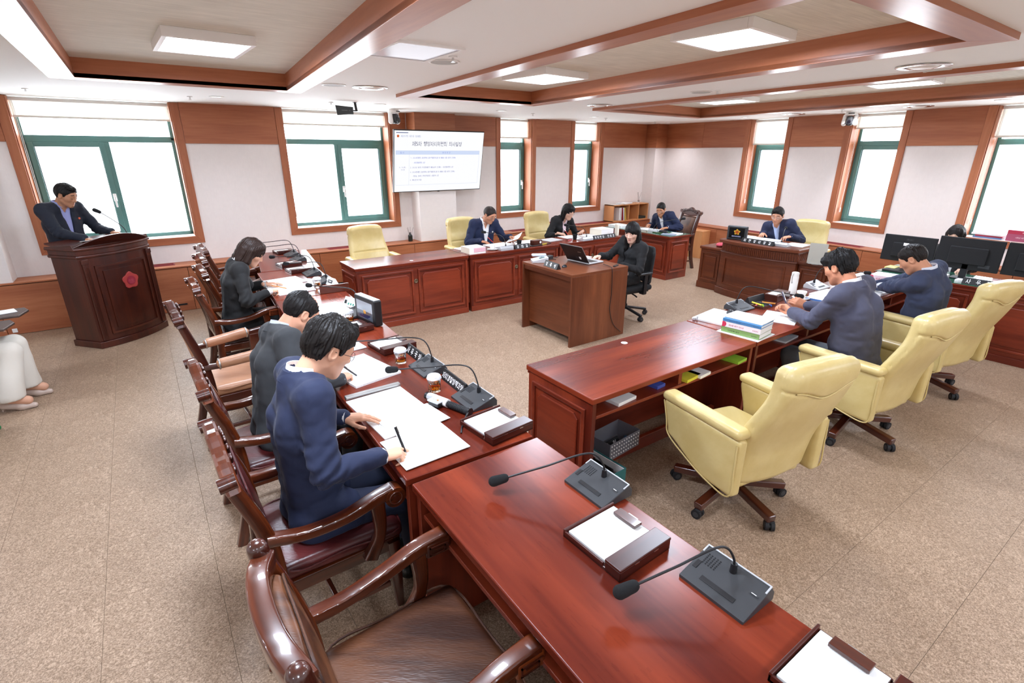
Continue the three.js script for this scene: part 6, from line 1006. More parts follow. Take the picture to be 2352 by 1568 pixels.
// ---------- wall screen ----------
{
  const t = thing('wall_screen', 'large flat screen on the wall showing the agenda', 'screen', [3.47, 1.795, 0.43], 0), w = 1.53, h = 0.9; t.rotation.x = 0.2;
  part(t, 'casing', bx(w, h, 0.035, 0, 0, -0.02, 0.006), M.black);
  const tex = canvasTex(1536, 900, (x, W, H) => {
    x.fillStyle = '#fbfcff'; x.fillRect(0, 0, W, H);
    x.fillStyle = '#4a5a86'; x.fillRect(28, 24, 190, 10);
    x.fillStyle = '#e07a28'; x.beginPath(); for (let i = 0; i < 5; i++) { const a = -PI / 2 + i * 2 * PI / 5; x.lineTo(58 + 22 * Math.cos(a), 78 + 22 * Math.sin(a)); } x.fill(); x.fillStyle = '#b03020'; x.beginPath(); x.arc(58, 78, 10, 0, 7); x.fill();
    x.fillStyle = '#7f8fc0'; hangul(x, '제257회 제1차 정례회', 100, 62, 30, { weight: 0.08 });
    x.fillStyle = '#2c2f5e'; hangul(x, '제5차 행정자치위원회 의사일정', 285, 150, 66, { weight: 0.075, gap: 0.06, squeeze: 0.82 });
    x.fillStyle = '#cfdcf6'; x.fillRect(22, 285, W - 80, 58); x.strokeStyle = '#c4cfe8'; x.lineWidth = 3; x.strokeRect(22, 285, W - 80, 515); x.beginPath(); x.moveTo(240, 285); x.lineTo(240, 800); x.stroke();
    x.fillStyle = '#7f8fd8'; hangul(x, '일 시', 95, 300, 26); hangul(x, '부 의 안 건', 800, 300, 26);
    x.fillStyle = '#8a94d8'; hangul(x, '1. 2024회계연도 울산광역시 일반·특별회계 결산 및 예비비 지출 승인의 건(계속)', 262, 378, 25, { squeeze: 0.72, gap: 0.06 }); hangul(x, '- 자치경찰위원회 소관', 300, 450, 25, { squeeze: 0.72, gap: 0.06 });
    x.fillStyle = '#8a8ec0'; hangul(x, '2. 2025년 제1회 추가경정예산안 예비심사의 건(계속) - 자치경찰위원회 소관', 258, 522, 25, { squeeze: 0.72, gap: 0.06 }); hangul(x, '3. 2024회계연도 울산광역시 일반·특별회계 결산 및 예비비 지출 승인의 건(계속)', 258, 592, 25, { squeeze: 0.72, gap: 0.06 }); hangul(x, '- 홍보실, 감사관, 권익인권담당관, 서울본부 소관', 295, 652, 25, { squeeze: 0.72, gap: 0.06 }); hangul(x, '4. 계수조정 및 의결', 258, 712, 25, { squeeze: 0.72, gap: 0.06 });
    hangul(x, '6. 19.(목)', 80, 520, 22, { squeeze: 0.72 }); hangul(x, '10:00', 105, 556, 22);
  });
  const scr = part(t, 'display', quad(w - 0.02, h - 0.024), new THREE.MeshStandardMaterial({ color: 0x101010, emissive: 0xffffff, emissiveMap: tex, emissiveIntensity: 0.56, roughness: 0.3 })); scr.position.z = -0.0015;
  part(t, 'sensor', bx(0.03, 0.012, 0.02, 0, -h / 2 - 0.004, -0.015, 0.003), M.black);
  part(t, 'wall_bracket', [bx(0.3, 0.3, 0.02, 0, 0, -0.05), bx(0.06, 0.05, 0.1, 0, 0.1, -0.1), bx(0.06, 0.05, 0.06, 0, -0.1, -0.07)], M.blackMatte);
  const l = new THREE.RectAreaLight(0xf4f6ff, 0.9, w - 0.1, h - 0.1); l.name = 'screen_light'; l.position.z = 0.004; l.rotation.y = PI; l.castShadow = true; t.add(l);
}
// ---------- ceiling and wall fittings ----------
function ptz(label, p, turn) {
  const t = thing('security_camera', label, 'camera', p, turn, 'white ceiling cameras');
  part(t, 'mount', [cyl(0.075, 0.08, 0.05, 0, -0.025, 0, 26), bx(0.06, 0.008, 0.004, 0, -0.028, 0.078)], M.white);
  part(t, 'mount_slot', bx(0.075, 0.012, 0.006, 0.01, -0.028, 0.078), M.black);
  for (const s of [-1, 1]) part(t, 'yoke', sdf(field([{ a: [s * 0.065, -0.06, 0], b: [s * 0.07, -0.16, 0.01], ra: 0.03, rb: 0.034 }], 0), [s * 0.065 - 0.05, -0.22, -0.06], [s * 0.065 + 0.05, 0, 0.06], 0.008), M.white);
  part(t, 'camera_head', bx(0.085, 0.13, 0.11, 0, -0.125, 0.02, 0.03), M.darkGrey);
  part(t, 'lens', [xf(cyl(0.036, 0.036, 0.02, 0, 0, 0, 24), { p: [0, -0.14, 0.08], r: [PI / 2, 0, 0] })], M.black);
  part(t, 'lens_glass', xf(cyl(0.022, 0.022, 0.01, 0, 0, 0, 20), { p: [0, -0.14, 0.088], r: [PI / 2, 0, 0] }), plain('lens_glass', 0x0a0c12, { roughness: 0.05, clearcoat: 1 }));
}
ptz('white ceiling camera above the left end of the wall screen', [2.68, CEIL, 0.6], 0.45);
ptz('white ceiling camera before the window right of the chairman', [8.15, CEIL, 4.18], -PI / 2 + 0.3);
{
  const t = thing('directional_antenna', 'flat black antenna paddle hanging from the ceiling by the left windows', 'antenna', [1.886, CEIL, 1.329], 0.1);
  part(t, 'arm', [bx(0.04, 0.004, 0.04, 0, -0.002, 0), xf(bx(0.028, 0.1, 0.012, 0, 0, 0, 0.003), { p: [0.008, -0.05, 0], r: [0, 0, 0.12] }), bx(0.04, 0.014, 0.014, -0.005, -0.095, 0, 0.004)], M.black);
  part(t, 'paddle', ext([[-0.245, -0.045], [-0.03, -0.055], [-0.03, -0.135], [-0.09, -0.138], [-0.23, -0.152]], 0.02, { bevel: 0.003 }).translate(0, 0, -0.01), plain('antenna', 0x3a4042, { roughness: 0.5 }));
  const tex = canvasTex(256, 48, (x) => { x.fillStyle = '#3a4042'; x.fillRect(0, 0, 256, 48); x.fillStyle = '#9aa0a2'; x.font = 'bold 26px sans-serif'; x.fillText('SENNHEISER', 14, 34); x.strokeStyle = '#9aa0a2'; x.lineWidth = 3; x.strokeRect(214, 12, 26, 24); });
  const q = part(t, 'brand_mark', quad(0.12, 0.018), std({ map: tex, roughness: 0.5 })); q.position.set(-0.125, -0.095, 0.0108);
}
const Gdl = 'round recessed downlights';
function downlight(x, z, label) {
  const t = thing('downlight', label, 'light', [x, CEIL, z], 0, Gdl);
  part(t, 'rim', lathe([[0.05, 0], [0.075, 0], [0.076, -0.004], [0.062, -0.008], [0.05, -0.004], [0.05, 0]], 28), M.white);
  part(t, 'lamp', cyl(0.05, 0.05, 0.004, 0, -0.001, 0, 28), M.glow);
  const l = new THREE.SpotLight(0xf6f6ff, 2, 0, 1.1, 0.7); l.name = 'downlight_beam'; l.position.set(0, -0.012, 0); l.target.position.set(0, -2, 0); l.castShadow = true; t.add(l, l.target);
}
downlight(0.447, 1.082, 'recessed downlight over the ledge between the two wide windows'); downlight(2.233, 1.254, 'recessed downlight just left of the ceiling camera by the screen');
downlight(4.03, 1.295, 'recessed downlight right of the wall screen'); downlight(6.022, 1.117, 'recessed downlight between the two narrow windows'); downlight(8.343, 0.766, 'recessed downlight in the room corner');
downlight(8.078, 2.57, 'recessed downlight before the chairman window'); downlight(8.0, 4.3, 'recessed downlight beside the right ceiling camera'); downlight(7.66, 5.947, 'recessed downlight nearest the right picture edge');
function vent(x, z, label) { const t = thing('ceiling_diffuser', label, 'vent', [x, CEIL, z], 0, 'round ceiling air diffusers'); part(t, 'outer_ring', lathe([[0.1, 0], [0.16, 0], [0.162, -0.006], [0.13, -0.012], [0.105, -0.004]], 32), M.chrome); part(t, 'inner_cone', lathe([[0.0, -0.016], [0.06, -0.016], [0.1, -0.002], [0.095, 0], [0, 0]], 32), M.white); }
vent(1.497, 2.884, 'round air diffuser between left and middle coffers'); vent(4.512, 2.799, 'round chrome air diffuser between middle and right coffers, far end'); vent(4.13, 6.339, 'large chrome air diffuser between middle and right coffers, near end'); vent(7.983, 3.425, 'air diffuser near the chairman window'); vent(7.852, 5.087, 'air diffuser near the window right of the chairman');
function spk(x, z, label) { const t = thing('ceiling_speaker', label, 'speaker', [x, CEIL, z], 0, 'round ceiling speakers'); part(t, 'rim', lathe([[0.09, 0], [0.105, 0], [0.105, -0.005], [0.09, -0.006]], 28), M.white); part(t, 'grille', cyl(0.092, 0.092, 0.004, 0, -0.003, 0, 28), plain('speaker_grille', 0xb9b9b6, { roughness: 0.7 })); }
spk(1.162, 2.886, 'round speaker left of the air diffuser near the left coffer'); spk(1.375, 4.563, 'grey round speaker beside the square ceiling hatch'); spk(4.889, 2.8, 'round speaker beside the far air diffuser'); spk(4.28, 4.452, 'round speaker midway between middle and right coffers'); spk(4.507, 6.325, 'round speaker touching the large chrome diffuser');
for (const [x, z, l] of [[-1.143, 0.851, 'sprinkler head above the lectern man'], [0.205, 0.943, 'sprinkler head left of the first downlight'], [1.657, 1.154, 'sprinkler head left of the black antenna'], [1.326, 4.77, 'sprinkler head behind the grey round speaker'], [4.741, 1.111, 'sprinkler head over the first narrow window'], [6.433, 0.975, 'sprinkler head over the second narrow window'], [8.03, 0.707, 'sprinkler head near the room corner'], [4.292, 4.629, 'sprinkler head beside the midway round speaker'], [7.673, 4.26, 'sprinkler head beside the right ceiling camera'], [-0.099, 5.29, 'sprinkler head at the top picture edge']]) {
  const y = x < -0.05 && z > 5 ? 2.6 : CEIL, t = thing('sprinkler', l, 'sprinkler', [x, y, z], 0, 'ceiling sprinklers'); part(t, 'plate', cyl(0.026, 0.03, 0.006, 0, -0.003, 0, 18), M.white); part(t, 'head', [cyl(0.007, 0.009, 0.022, 0, -0.016, 0, 10), cyl(0.014, 0.014, 0.002, 0, -0.032, 0, 14)], M.chrome);
}
{ const t = thing('ceiling_hatch', 'square plastic vent cover in the ceiling beside the left coffer', 'vent', [1.04, CEIL, 4.8], 0); part(t, 'frame', [bx(0.42, 0.012, 0.02, 0, -0.006, 0.25), bx(0.42, 0.012, 0.02, 0, -0.006, -0.25), bx(0.02, 0.012, 0.48, -0.2, -0.006, 0), bx(0.02, 0.012, 0.48, 0.2, -0.006, 0)], M.white); part(t, 'cover', bx(0.38, 0.006, 0.48, 0, -0.005, 0), plain('hatch_cover', 0xc9cbd8, { roughness: 0.2 })); }
// ---------- left column: things on the desks ----------
const D = 0.7332, UP = PI / 2;
micUnit('microphone unit on the nearest desk, right at the lower picture edge', [0.722, D, 7.365], UP, { tip: [0.11, 0.075, -0.275], bend: 0.1 });
micUnit('microphone unit on the nearest desk, left of the first memo tray', [0.748, D, 6.807], UP, { tip: [0.185, 0.06, -0.3], bend: 0.1 });
micUnit('microphone unit before the navy-suited man, right of the long name plate', [0.74, D, 5.915], UP, { tip: [0.37, 0.11, -0.26], bend: 0.13 });
micUnit('microphone unit before the grey-suited man, between the name plates', [0.73, D, 5.41], UP, { tip: [0.42, 0.12, -0.38], bend: 0.13 });
micUnit('microphone unit touching the black clock screen', [0.76, D, 4.1], UP, { tip: [0.62, 0.13, -0.17], bend: 0.13 });
micUnit('microphone unit behind the tea glass of the woman writing', [0.86, D - 0.001, 2.86], UP, { tip: [0.4, 0.14, -0.22], bend: 0.13 });
micUnit('microphone unit beside the two closest stacked-looking memo trays', [0.86, D - 0.001, 2.45], UP, { tip: [0.45, 0.14, -0.26], bend: 0.13 });
micUnit('microphone unit near the far end of the left column', [0.93, D - 0.001, 1.6], UP, { tip: [0.3, 0.14, -0.3], bend: 0.13 });
micUnit('microphone unit at the very end of the left column', [0.94, D - 0.001, 1.25], UP, { tip: [0.3, 0.14, -0.3], bend: 0.13 });
memoTray('memo tray with blank pad on the nearest desk, between two microphones', [0.595, D, 7.05], -UP + 0.03);
memoTray('memo tray with ruled pad at the bottom right picture corner', [0.672, D, 7.715], -UP, 1, true);
memoTray('memo tray at the near end of the navy-suited man\'s desk', [0.69, D, 6.2], -UP + 0.09);
memoTray('memo tray beyond the grey-suited man, next to a tea glass', [0.705, D, 4.94], -UP + 0.09, 0.97);
memoTray('memo tray in front of the black clock screen', [0.62, D, 4.44], -UP + 0.1, 0.9);
memoTray('memo tray just beyond the papers of the woman writing', [0.79, D - 0.001, 2.2], -UP + 0.08, 0.93);
memoTray('memo tray on the farthest left desk, nearer one', [0.775, D - 0.001, 1.83], -UP + 0.1, 0.93);
memoTray('memo tray at the far end of the farthest left desk', [0.915, D - 0.001, 0.98], -UP + 0.1, 0.93);
teaGlass('tea tumbler beside the silver voice recorder', [0.632, D, 5.69]); teaGlass('tea tumbler beside the four-letter name plate', [0.645, D, 5.22]); teaGlass('tea tumbler left of the black clock screen', [0.65, D, 4.26]); teaGlass('tea tumbler in front of the woman writing', [0.76, D - 0.001, 3.03]);
namePlate('long black name plate with eight white letters', '자치경찰정책과장', [0.76, D, 5.69], -UP + PI + 0.0, { L: 0.26, weight: 0.13 }).rotation.set(0, -UP - 0.04, 0);
namePlate('black name plate with four white letters before the grey-suited man', '사무국장', [0.765, D, 5.19], -UP - 0.03, { L: 0.24, weight: 0.13 });
{
  const t = thing('clock_screen', 'small black desk clock screen standing on the left desks', 'screen', [0.775, D, 4.345], -UP + 0.15), w = 0.3, h = 0.195, d = 0.062;
  part(t, 'casing', bx(w, h, d, 0, h / 2, 0, 0.012), M.black);
  part(t, 'top_cover', bx(w - 0.02, 0.004, d - 0.012, 0, h, 0, 0.001), M.silver);
  const tex = canvasTex(128, 96, (x) => { x.fillStyle = '#4a4f58'; x.fillRect(0, 0, 128, 96); x.fillStyle = '#9aa0a8'; x.fillRect(0, 0, 128, 52); x.fillStyle = '#c08838'; x.beginPath(); x.arc(64, 56, 11, 0, 7); x.fill(); x.fillStyle = '#20264a'; x.fillRect(20, 68, 88, 20); });
  const q = part(t, 'display', quad(w - 0.07, h - 0.06), new THREE.MeshStandardMaterial({ map: tex, emissive: 0xffffff, emissiveMap: tex, emissiveIntensity: 0.12, roughness: 0.15 })); q.position.set(0, h / 2, d / 2 + 0.001);
}
{
  const t = thing('voice_recorder', 'silver and black handheld voice recorder lying on the desk', 'recorder', [0.6, D + 0.022, 5.9], 0); t.rotation.set(0, -1.26, 0);
  part(t, 'microphone_cap', xf(lathe([[0, 0], [0.018, 0.003], [0.021, 0.012], [0.022, 0.05], [0.018, 0.052]], 22), { p: [-0.14, 0, 0], r: [0, 0, -PI / 2] }), M.silver);
  part(t, 'nose', xf(cyl(0.019, 0.015, 0.014, 0, 0, 0, 18), { p: [-0.145, 0, 0], r: [0, 0, PI / 2] }), M.black);
  part(t, 'barrel', xf(cyl(0.021, 0.021, 0.09, 0, 0, 0, 22), { p: [-0.045, 0, 0], r: [0, 0, PI / 2] }), M.white);
  part(t, 'control_block', bx(0.07, 0.03, 0.042, -0.055, 0.0, 0.03, 0.006), M.black);
  part(t, 'control_plate', bx(0.074, 0.008, 0.046, -0.055, 0.012, 0.032, 0.003), M.silver);
  for (const [x, c] of [[-0.07, 0xdddddd], [-0.055, 0xdddddd], [-0.04, 0xd88a30]]) part(t, 'button', cyl(0.004, 0.004, 0.004, x, 0.018, 0.03, 10), plain('button', c));
  part(t, 'grip', xf(cyl(0.016, 0.017, 0.14, 0, 0, 0, 18), { p: [0.07, -0.003, 0], r: [0, 0, PI / 2] }), M.rubber);
  for (let k = 0; k < 11; k++) part(t, 'grip_rib', xf(new THREE.TorusGeometry(0.0165, 0.0022, 5, 18), { p: [0.015 + k * 0.0095, -0.003, 0], r: [0, PI / 2, 0] }), M.black);
  part(t, 'end_cap', xf(cyl(0.021, 0.021, 0.012, 0, 0, 0, 18), { p: [0.142, -0.002, 0], r: [0, 0, PI / 2] }), M.black);
  part(t, 'wrist_strap', tube([[0.145, 0.0, 0.012], [0.16, 0.004, 0.04], [0.175, -0.016, 0.08], [0.2, -0.02, 0.12], [0.225, -0.02, 0.15]], 0.0045, 24, 6), M.black);
}
// papers
const PU = -UP;
sheet('printed sheets spread before the navy-suited man, far pile', [0.36, D, 5.78], PU + 0.05, { w: 0.46, d: 0.3, th: 0.006, k: 0 });
sheet('printed sheet the navy-suited man points at, near the desk joint', [0.345, D + 0.0065, 6.16], PU + 0.03, { w: 0.26, d: 0.3, th: 0.003, k: 1 });
sheet('printed sheet overlapping the middle of the navy-suited man\'s papers', [0.4, D + 0.0065, 5.93], PU + 0.12, { w: 0.2, d: 0.28, th: 0.002, k: 2, curl: 0.004 });
solo('binder', 'silver edged binder back under the far papers of the navy-suited man', 'binder', [bx(0.03, 0.02, 0.3, 0, 0.01, 0, 0.004)], M.steel, [0.355, D, 5.525], -UP + 0.02);
sheet('clipped printed papers under the hand of the grey-suited man', [0.4, D, 5.2], PU + 0.2, { w: 0.4, d: 0.29, th: 0.012, k: 1 });
sheet('printed papers beyond the grey-suited man, half hidden by his head', [0.42, D, 4.72], PU + 0.1, { w: 0.3, d: 0.26, th: 0.006, k: 2 });
sheet('broad white papers left of the clock screen', [0.62, D, 3.88], PU + 0.1, { w: 0.42, d: 0.28, th: 0.006, k: 0 });
sheet('white papers under the clock screen\'s memo tray', [0.52, D, 4.16], PU + 0.1, { w: 0.26, d: 0.2, th: 0.004, k: 2 });
sheet('papers under the writing hands of the woman in black', [0.53, D - 0.001, 2.95], PU + 0.12, { w: 0.4, d: 0.33, th: 0.008, k: 1 });
sheet('papers lying beyond the hands of the woman in black', [0.56, D - 0.001, 2.62], PU + 0.15, { w: 0.3, d: 0.32, th: 0.005, k: 2 });
{ const t = thing('document_folder', 'dark brown folder standing open beside the woman\'s papers', 'folder', [0.83, D - 0.001, 3.33], -0.06, undefined); part(t, 'cover', bx(0.26, 0.075, 0.006, 0, 0.038, 0, 0.001), M.armDark); part(t, 'back_cover', bx(0.26, 0.006, 0.12, 0, 0.003, -0.06, 0.001), M.armDark); part(t, 'papers', bx(0.25, 0.012, 0.11, 0, 0.012, -0.06), M.paper); }
{ const t = thing('card_holder', 'small white name card tent before the clock screen microphone', 'name plate', [0.81, D, 3.86], -UP + 0.3); const tex = canvasTex(128, 96, (x) => { x.fillStyle = '#f4f6f6'; x.fillRect(0, 0, 128, 96); x.fillStyle = '#15181a'; x.fillRect(4, 30, 26, 40); x.fillStyle = '#3f8f7a'; for (let i = 0; i < 3; i++) x.fillRect(44 + i * 26, 54, 16, 22); }); const g = ext([[-0.035, 0], [0.035, 0], [0, 0.075]], 0.16, { bevel: 0.001 }); g.translate(0, 0, -0.08); g.rotateY(-UP); part(t, 'card', g, M.paper); const q = part(t, 'print', quad(0.155, 0.075), std({ map: tex, roughness: 0.6 })); q.position.set(0, 0.038, 0.0195); q.rotation.x = -0.436; }
{ const t = thing('card_holder', 'white name card tent behind the woman\'s tea glass', 'name plate', [0.9, D - 0.001, 3.02], -UP + 0.2); const g = ext([[-0.035, 0], [0.035, 0], [0, 0.07]], 0.15, { bevel: 0.001 }); g.translate(0, 0, -0.075); g.rotateY(-UP); part(t, 'card', g, M.paper); const q = part(t, 'print', quad(0.14, 0.06), std({ map: T_logo, roughness: 0.6 })); q.position.set(0, 0.036, 0.0195); q.rotation.x = -0.46; q.scale.set(0.6, 0.5, 1); }
function pen(label, a, b, c, r = 0.0048) { const A = V(...a), B = V(...b), t = thing('pen', label, 'pen', a, 0), d = B.clone().sub(A), L = d.length(); const g = new THREE.Group(); t.quaternion.setFromUnitVectors(V(0, 1, 0), d.clone().normalize()); const m = plain('pen', c, { roughness: 0.3 }); part(t, 'barrel', cyl(r, r, L * 0.86, 0, L * 0.5, 0, 12), m); part(t, 'tip', cyl(r, 0.001, L * 0.09, 0, L * 0.045, 0, 12), M.steel); part(t, 'clip', bx(0.003, L * 0.25, 0.003, r + 0.001, L * 0.82, 0), M.chrome); }
pen('black pen in the hand of the navy-suited man', [0.245, D + 0.012, 6.19], [0.235, D + 0.115, 6.11], 0x111113, 0.0055);
pen('dark pen in the hand of the grey-suited man', [0.35, D + 0.014, 5.3], [0.27, D + 0.1, 5.3], 0x333336);
pen('orange pen in the hand of the woman in black', [0.5, D + 0.01, 2.98], [0.36, D + 0.07, 3.0], 0xd08030);
// ---------- row under the screen ----------
const E0 = 0.7332;
book('thick document pile with pink edge beside the man below the screen', [2.9, E0, 2.32], 0, { w: 0.24, d: 0.22, th: 0.075, cover: 0xf2f0ec, spine: 0xefe9d8, name: 'document_pile' });
sheet('white papers left of the man below the screen', [2.98, E0, 2.06], 0.2, { w: 0.3, d: 0.24, th: 0.01, k: 0 });
for (let k = 0; k < 4; k++) solo('index_tab', ['pink index tabs low on the document pile', 'pink index tabs second from below on the document pile', 'pink index tabs third from below on the document pile', 'pink index tabs topmost on the document pile'][k], 'tab', bx(0.17, 0.008, 0.004, 0, 0.004, 0), plain('pink_tab', 0xf0b8c4), [2.93, E0 + 0.022 + k * 0.013, 2.4315], 0, 'pink tabs on the document pile');
function cup(label, p, print) {
  const t = thing('coffee_cup', label, 'cup', p, 0.6, 'cups with saucers'); part(t, 'saucer', lathe([[0, 0.004], [0.03, 0.004], [0.07, 0.012], [0.071, 0.015], [0.032, 0.008], [0, 0.008]], 30), plain('porcelain', 0xf4f1ea, { roughness: 0.15 })); part(t, 'bowl', lathe([[0, 0.012], [0.024, 0.012], [0.026, 0.02], [0.036, 0.045], [0.041, 0.07], [0.039, 0.07], [0.034, 0.045], [0.022, 0.022], [0, 0.02]], 30), plain('porcelain2', 0xf6f3ee, { roughness: 0.15 })); part(t, 'handle', tube([[0.038, 0.06, 0], [0.06, 0.06, 0], [0.062, 0.04, 0], [0.034, 0.03, 0]], 0.0045, 16, 8), plain('porcelain3', 0xf6f3ee, { roughness: 0.15 }));
  if (print) for (let k = 0; k < 6; k++) { const a = k * 1.05, f = part(t, 'flower', new THREE.SphereGeometry(0.007, 8, 6), plain('flower', [0xb04a5a, 0xc8a030, 0x5a8a40][k % 3])); f.position.set(Math.cos(a) * 0.036, 0.05 - (k % 2) * 0.012, Math.sin(a) * 0.036); f.scale.setScalar(0.8); }
}
cup('white teacup and saucer before the man below the screen', [3.19, E0, 2.32], false);
cup('flowered teacup and saucer beside the white thermos', [4.1, E0, 5.86], true);
const mic2 = (label, p, turn, tip) => micUnit(label, p, turn, { tip, silver: true, size: 0.95, bend: 0.12 });
mic2('silver microphone unit before the man below the screen', [3.34, E0, 2.38], 0, [-0.12, 0.2, -0.28]);
mic2('silver microphone unit before the vice chairwoman', [4.75, E0, 2.4], 0, [-0.1, 0.19, -0.28]);
namePlate('black name plate with three letters below the screen', '강대길', [3.59, E0, 2.42], 0.02, { L: 0.24 });
namePlate('long black name plate of the vice chairwoman', '부위원장 천미경', [5.1, E0, 2.43], 0.02, { L: 0.46, h: 0.055 });
solo('paper_cup', 'black paper cup behind the three-letter name plate', 'cup', lathe([[0, 0], [0.026, 0], [0.036, 0.075], [0.034, 0.075], [0.025, 0.004], [0, 0.004]], 24), M.blackMatte, [3.68, E0, 2.24]);
solo('paper_cup', 'black paper cup before the vice chairwoman', 'cup', lathe([[0, 0], [0.026, 0], [0.036, 0.075], [0.034, 0.075], [0.025, 0.004], [0, 0.004]], 24), M.blackMatte, [4.66, E0, 2.28]);
{ const t = thing('pen_case', 'dark box with a round white seal between the two seats', 'box', [3.88, E0, 2.36], 0.05); part(t, 'case', bx(0.15, 0.075, 0.08, 0, 0.0375, 0, 0.004), M.armDark); part(t, 'seal', xf(cyl(0.016, 0.016, 0.003, 0, 0, 0, 20), { p: [0.045, 0.045, 0.041], r: [PI / 2, 0, 0] }), M.white); part(t, 'tray', bx(0.2, 0.012, 0.1, -0.03, 0.006, 0.01, 0.003), M.black); }
sheet('open booklet under the hands of the man below the screen', [3.45, E0, 2.08], 0.1, { w: 0.36, d: 0.24, th: 0.012, k: 1, curl: 0.012 });
{ const m = sheet('white page lifted by the man below the screen', [3.78, E0 + 0.05, 1.98], 0.4, { w: 0.17, d: 0.24, th: 0.0015, k: 2, curl: 0.03 }); m.rotation.set(-0.35, 0.3, 0.5); }
sheet('white papers right of the man below the screen', [3.95, E0, 2.06], -0.1, { w: 0.3, d: 0.24, th: 0.006, k: 0 });
sheet('grey folder between the man and the vice chairwoman', [4.34, E0, 2.12], 0.1, { w: 0.26, d: 0.22, th: 0.006, mat: plain('grey_folder', 0xcfd2d2), name: 'folder' });
sheet('printed sheet under the pen of the vice chairwoman', [4.75, E0, 2.05], -0.05, { w: 0.26, d: 0.24, th: 0.004, k: 2 });
sheet('white papers right of the vice chairwoman', [5.05, E0, 2.18], 0.1, { w: 0.26, d: 0.24, th: 0.01, k: 1 });
book('thick white document pile beside the vice chairwoman', [5.32, E0, 2.16], 0.05, { w: 0.28, d: 0.24, th: 0.1, cover: 0xf2f1ee, spine: 0xf0ead8, name: 'document_pile' });
solo('tumbler', 'cream drink tumbler at the end of the vice chairwoman\'s desk', 'tumbler', lathe([[0, 0], [0.026, 0], [0.032, 0.02], [0.034, 0.17], [0.03, 0.172], [0.03, 0.185], [0, 0.187]], 24), plain('cream_tumbler', 0xe8e2d0, { roughness: 0.35 }), [5.4, E0, 2.4]);
pen('red pen in the hand of the man below the screen', [3.45, E0 + 0.02, 1.95], [3.38, E0 + 0.1, 1.9], 0xc02828); pen('red pen in the hand of the vice chairwoman', [4.8, E0 + 0.012, 1.98], [4.75, E0 + 0.1, 1.93], 0xc02828);
for (const [x, z, c, n] of [[4.03, 2.36, 0xd8d040, 'yellow'], [4.1, 2.37, 0x222222, 'black'], [4.55, 2.3, 0xe06a70, 'pink']]) solo('highlighter', `${n} highlighter pen lying between the seats under the screen`, 'pen', xf(cyl(0.006, 0.006, 0.1, 0, 0, 0, 10), { p: [0, 0.0065, 0], r: [0, 0, PI / 2] }), plain('marker', c), [x, E0, z], 0.3, 'highlighters under the screen');
